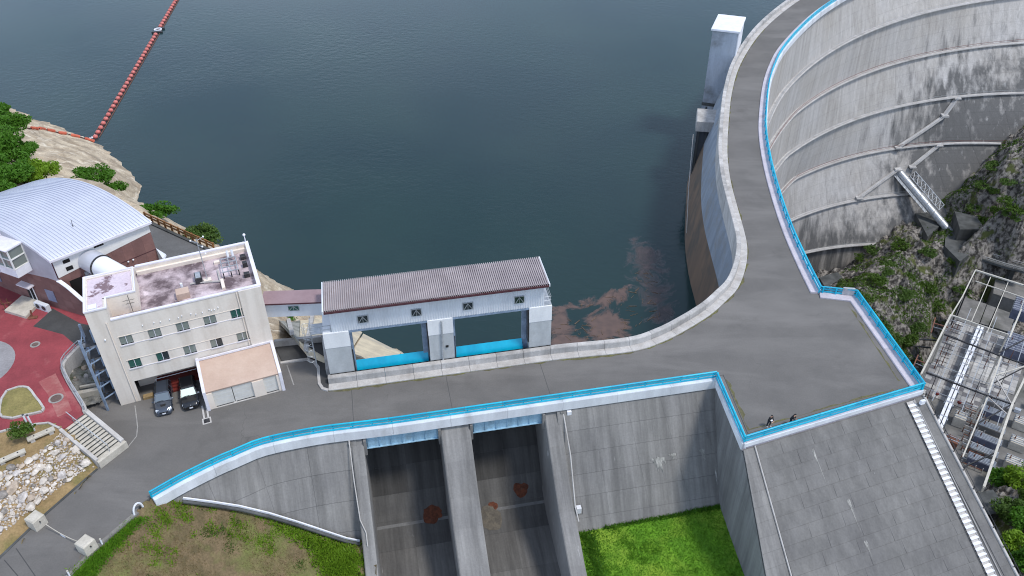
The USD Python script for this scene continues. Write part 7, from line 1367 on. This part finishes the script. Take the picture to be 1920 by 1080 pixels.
# ---------------------------------------------------------------- cars
def car(loc, az, paint, glass, wind, label, L=4.35, wd=1.74, h=1.62, hood=.98):
    f = Frame(az, loc[:2]); t = thing('parked_car', label, 'car', (*loc[:2], 0), 'cars parked before the office entrance')
    def ring(s, hw, z0, z1, ins): return [f(s, y, z) for y, z in ((-hw + .08, z0), (-hw, z0 + .12), (-hw, z0 + (z1 - z0) * .6), (-hw + ins * .4, z1 - .05), (-hw + ins, z1), (0, z1 + .035), (hw - ins, z1), (hw - ins * .4, z1 - .05), (hw, z0 + (z1 - z0) * .6), (hw, z0 + .12), (hw - .08, z0))]
    st = [(-L / 2, wd * .40, .42, .72, .2), (-L / 2 + .06, wd * .46, .30, .9, .16), (-L / 2 + .35, wd * .5, .24, 1.0, .12), (-L * .2, wd * .5, .22, 1.02, .1), (L * .12, wd * .5, .22, 1.0, .1), (L * .2, wd * .5, .22, hood, .12), (L / 2 - .5, wd * .49, .24, hood - .1, .2), (L / 2 - .15, wd * .45, .26, hood - .22, .24), (L / 2, wd * .38, .34, .6, .25)]
    R = [ring(*q) for q in st]; n = 11; v = np.vstack(R); fc = [[i * n + j, i * n + (j + 1) % n, (i + 1) * n + (j + 1) % n, (i + 1) * n + j] for i in range(len(R) - 1) for j in range(n)]
    m = MB().add(v, fc); m.add(R[0], [[0, j + 1, j] for j in range(1, n - 1)]); m.add(R[-1], [[0, j, j + 1] for j in range(1, n - 1)]); put('body', m, paint, t, smooth=40)
    b0, b1, r0, r1 = -L / 2 + .1, L * .22, -L / 2 + .42, L * .03; zb, wr = 1.0, wd * .5 - .22; wb = wd * .5 - .05
    put('cabin_glass', MB().hexa([f(b0, -wb, zb), f(b1, -wb, zb - .03), f(b1, wb, zb - .03), f(b0, wb, zb)], [f(r0, -wr, h - .05), f(r1, -wr, h - .05), f(r1, wr, h - .05), f(r0, wr, h - .05)]), glass, t)
    rf = put('roof', MB().hexa([f(r0 - .06, -wr - .03, h - .07), f(r1 + .04, -wr - .03, h - .07), f(r1 + .04, wr + .03, h - .07), f(r0 - .06, wr + .03, h - .07)], [f(r0, -wr + .1, h), f(r1 - .06, -wr + .1, h), f(r1 - .06, wr - .1, h), f(r0, wr - .1, h)]), paint, t)
    for y in (-1, 1):
        put('roof_rail', MB().bar(f(r0 + .05, y * (wr - .06), h + .05), f(r1 - .15, y * (wr - .06), h + .05), .05), black_m, t)
        for s, sr in ((b1, r1), (b0 + .05, r0), (-.25, -.22), (-1.1, -1.05)): put('pillar', MB().bar(f(s, y * (wb + .01), zb - .02), f(sr, y * (wr + .01), h - .05), .08), paint, t)
        put('mirror', MB().cham(f, L * .17, L * .17 + .14, y * (wd * .5 + .11) - .1, y * (wd * .5 + .11) + .1, .98, 1.14, .03), paint if y < 0 else chrome, t)
        put('headlight', MB().hexa([f(L / 2 - .34, y * wd * .47, .66), f(L / 2 - .10, y * wd * .41, .60), f(L / 2 - .06, y * wd * .24, .62), f(L / 2 - .16, y * wd * .28, .68)], [f(L / 2 - .40, y * wd * .45, .79), f(L / 2 - .20, y * wd * .38, .735), f(L / 2 - .14, y * wd * .24, .735), f(L / 2 - .28, y * wd * .29, .80)]), lamp_m, t)
        for s in (-L * .31, L * .32):
            c = f(s, y * (wd / 2 - .1), .33); o_ = f(s, y * (wd / 2 + .02), .33); w = put('wheel', MB().tube(c, o_, .33, 18), tyre_m, t); put('rim', MB().tube(o_, f(s, y * (wd / 2 + .03), .33), .22, 12), chrome, w)
    k = lambda a, zz: None
    ws = lambda y, q, up=.012: f(b1 + (r1 - b1) * q + .012, y * (wb + (wr - wb) * q) * .93, zb - .03 + (h - .05 - zb + .03) * q + up)
    put('windscreen', MB().add([ws(-1, .08), ws(1, .08), ws(1, .93), ws(-1, .93)], [[0, 1, 2, 3]]), wind, t)
    put('wiper', MB().bar(ws(-.7, .09, .03), ws(.1, .12, .03), .03), black_m, t)
    put('grille', MB().hexa([f(L / 2 - .08, -.42, .52), f(L / 2 + .02, -.4, .5), f(L / 2 + .02, .4, .5), f(L / 2 - .08, .42, .52)], [f(L / 2 - .12, -.42, .64), f(L / 2 - .0, -.4, .62), f(L / 2 - .0, .4, .62), f(L / 2 - .12, .42, .64)]), black_m, t)
    put('bumper', MB().hexa([f(L / 2 - .2, -wd * .46, .26), f(L / 2 + .04, -wd * .36, .28), f(L / 2 + .04, wd * .36, .28), f(L / 2 - .2, wd * .46, .26)], [f(L / 2 - .2, -wd * .46, .46), f(L / 2 + .03, -wd * .36, .46), f(L / 2 + .03, wd * .36, .46), f(L / 2 - .2, wd * .46, .46)]), black_m if paint is car_black else paint, t)
    put('number_plate', MB().box(f, L / 2 + .045, L / 2 + .06, -.17, .17, .36, .52), white_m, t)
    return t, f
c1, f1 = car(A(4.33, -1.28), 157.5 + 4, car_grey, car_glass_d, car_glass, 'dark grey estate car parked nose out at the left of the entrance', 4.4, 1.74, 1.56, .95)
put('bonnet_scoop', MB().hexa([f1(1.35, -.28, .9), f1(1.6, -.24, .86), f1(1.6, .24, .86), f1(1.35, .28, .9)], [f1(1.35, -.28, .97), f1(1.62, -.2, .9), f1(1.62, .2, .9), f1(1.35, .28, .97)]), black_m, c1)
c2, f2 = car(A(6.88, -1.55), 157.5, car_black, car_glass_d, shade_m, 'black hatchback with silver sun shade, close to the garage wall', 4.3, 1.76, 1.55, 1.0)
put('badge', MB().ball(f2(2.1, 0, .72), .06, 1), chrome, c2)

# ---------------------------------------------------------------- people
def person(loc, az, label, lean=.0, mirror=1):
    """standing figure facing azimuth az, bent forward by lean metres at the shoulders"""
    f = Frame(az, loc[:2]); t = thing('person', label, 'person', (*loc[:2], 0)); m_ = mirror
    j = lambda s, t_, z: f(s, t_, z)
    seg = []
    hip, chest, neck = j(0, 0, .93), j(lean * .6, 0, 1.26), j(lean, 0, 1.46); head = j(lean + .07, 0, 1.61)
    def chain(pts, rs): return [hull(pts[i:i + 2], rs[i:i + 2]) for i in range(len(pts) - 1)]
    sh = [j(lean * .9, s * .19, 1.40) for s in (-1, 1)]
    parts = [hull([hip + [0, 0, .0], j(0, .08, .95), j(0, -.08, .95), chest + [0, 0, 0]], [.12, .1, .1, .13]), hull([chest, sh[0], sh[1], neck], [.13, .075, .075, .06]), hull([neck, head], [.055, .08]), hull([head, head + [0, 0, .03]], [.085, .095]), hull([head + np.r_[f.e1 * .085, -.005], head + np.r_[f.e1 * .075, .03]], [.016, .012])]
    hands = []
    for s, (el, hd) in zip((-1, 1), ((j(lean * .9 + .12, -.27, 1.14), j(lean + .30, -.16, 1.05)), (j(lean * .9 + .02, .28, 1.13), j(lean + .22, .20, .98)))):
        i = 0 if s < 0 else 1; parts += chain([sh[i], el, hd], [.065, .048, .036])
        dv_ = (hd - el) / np.linalg.norm(hd - el); si = np.r_[f.e2, 0] * s; pal = hd + dv_ * .07; parts.append(hull([hd, pal + si * .03, pal - si * .03], [.03, .02, .02]))
        for k_, (o_, l_) in enumerate(((-.033, .07), (-.011, .08), (.011, .075), (.033, .06))): b_ = pal + si * o_; parts += chain([b_, b_ + dv_ * l_ * .55, b_ + dv_ * l_ + [0, 0, -.02]], [.011, .010, .008])
        th = hd + dv_ * .02 + np.r_[f.e1 * .03, 0]; parts += chain([th, th + dv_ * .04 + np.r_[f.e1 * .02, 0], th + dv_ * .07], [.013, .011, .009])
    for s in (-1, 1):
        kn, an_, toe = j(.03 + .04 * s * m_, s * .13, .50), j(.06 * s * m_, s * .15, .07), j(.06 * s * m_ + .17, s * .17, .035); parts += chain([j(0, s * .09, .9), kn, an_], [.095, .062, .045]); parts.append(hull([an_, toe], [.04, .03]))
    body = manifold3d.Manifold.batch_boolean(parts, manifold3d.OpType.Add).refine_to_length(.03).to_mesh()
    tm = trimesh.Trimesh(body.vert_properties[:, :3], body.tri_verts, process=False); trimesh.smoothing.filter_taubin(tm, iterations=6)
    put('body', tm, skin_m, t, smooth=True)
    up = [hull([hip, j(0, .09, .95), j(0, -.09, .95), chest], [.135, .115, .115, .15]), hull([chest, sh[0], sh[1]], [.145, .09, .09])]
    for s, i in ((-1, 0), (1, 1)):
        el, hd = ((j(lean * .9 + .12, -.27, 1.14), j(lean + .30, -.16, 1.05)), (j(lean * .9 + .02, .28, 1.13), j(lean + .22, .20, .98)))[i]; up += chain([sh[i], el, el + (hd - el) * .85], [.085, .065, .05])
    cv = lambda q: MB().add(q.to_mesh().vert_properties[:, :3], q.to_mesh().tri_verts)
    put('jacket', cv(manifold3d.Manifold.batch_boolean(up, manifold3d.OpType.Add).refine_to_length(.05)), cloth_k, t, smooth=40)
    lo = []
    for s in (-1, 1): lo += chain([j(0, s * .09, .92), j(.03 + .04 * s * m_, s * .13, .50), j(.06 * s * m_, s * .15, .11)], [.115, .08, .062])
    put('trousers', cv(manifold3d.Manifold.batch_boolean(lo, manifold3d.OpType.Add)), cloth_n, t, smooth=40)
    for s in (-1, 1): put('shoe', cv(hull([j(.06 * s * m_ - .04, s * .15, .05), j(.06 * s * m_ + .19, s * .17, .04)], [.05, .04])), shoe_m, t)
    put('hair', cv(hull([head + np.r_[f.e1 * -.03, .05], head + np.r_[f.e1 * -.05, .01], head + np.r_[f.e1 * .02, .07]], [.09, .085, .075])), hair_m, t)
    put('face', MB().ball(head + np.r_[f.e1 * .075 + f.e2 * .033, .025], .012, 1).ball(head + np.r_[f.e1 * .075 - f.e2 * .033, .025], .012, 1).bar(head + np.r_[f.e1 * .085 + f.e2 * .02, -.035], head + np.r_[f.e1 * .085 - f.e2 * .02, -.035], .012), simple('face_' + str(len(used)), lin(90, 50, 44), .6), t)
    return t, f, j(lean + .30, -.16, 1.05)
p1, fp, hnd = person((26.19, 59.48, 0.00), 150, 'person in black standing with white shoes, white bag at the waist', .12)
put('waist_bag', MB().cham(fp, .16, .30, -.16, .14, .98, 1.10, .03), white_m, label='small white bag held at the waist by the left person', cat='bag')
p2, fp2, hnd2 = person((28.44, 59.61, 0.00), 120, 'person in black clothes leaning on the cyan rail with arms forward', .22, -1)
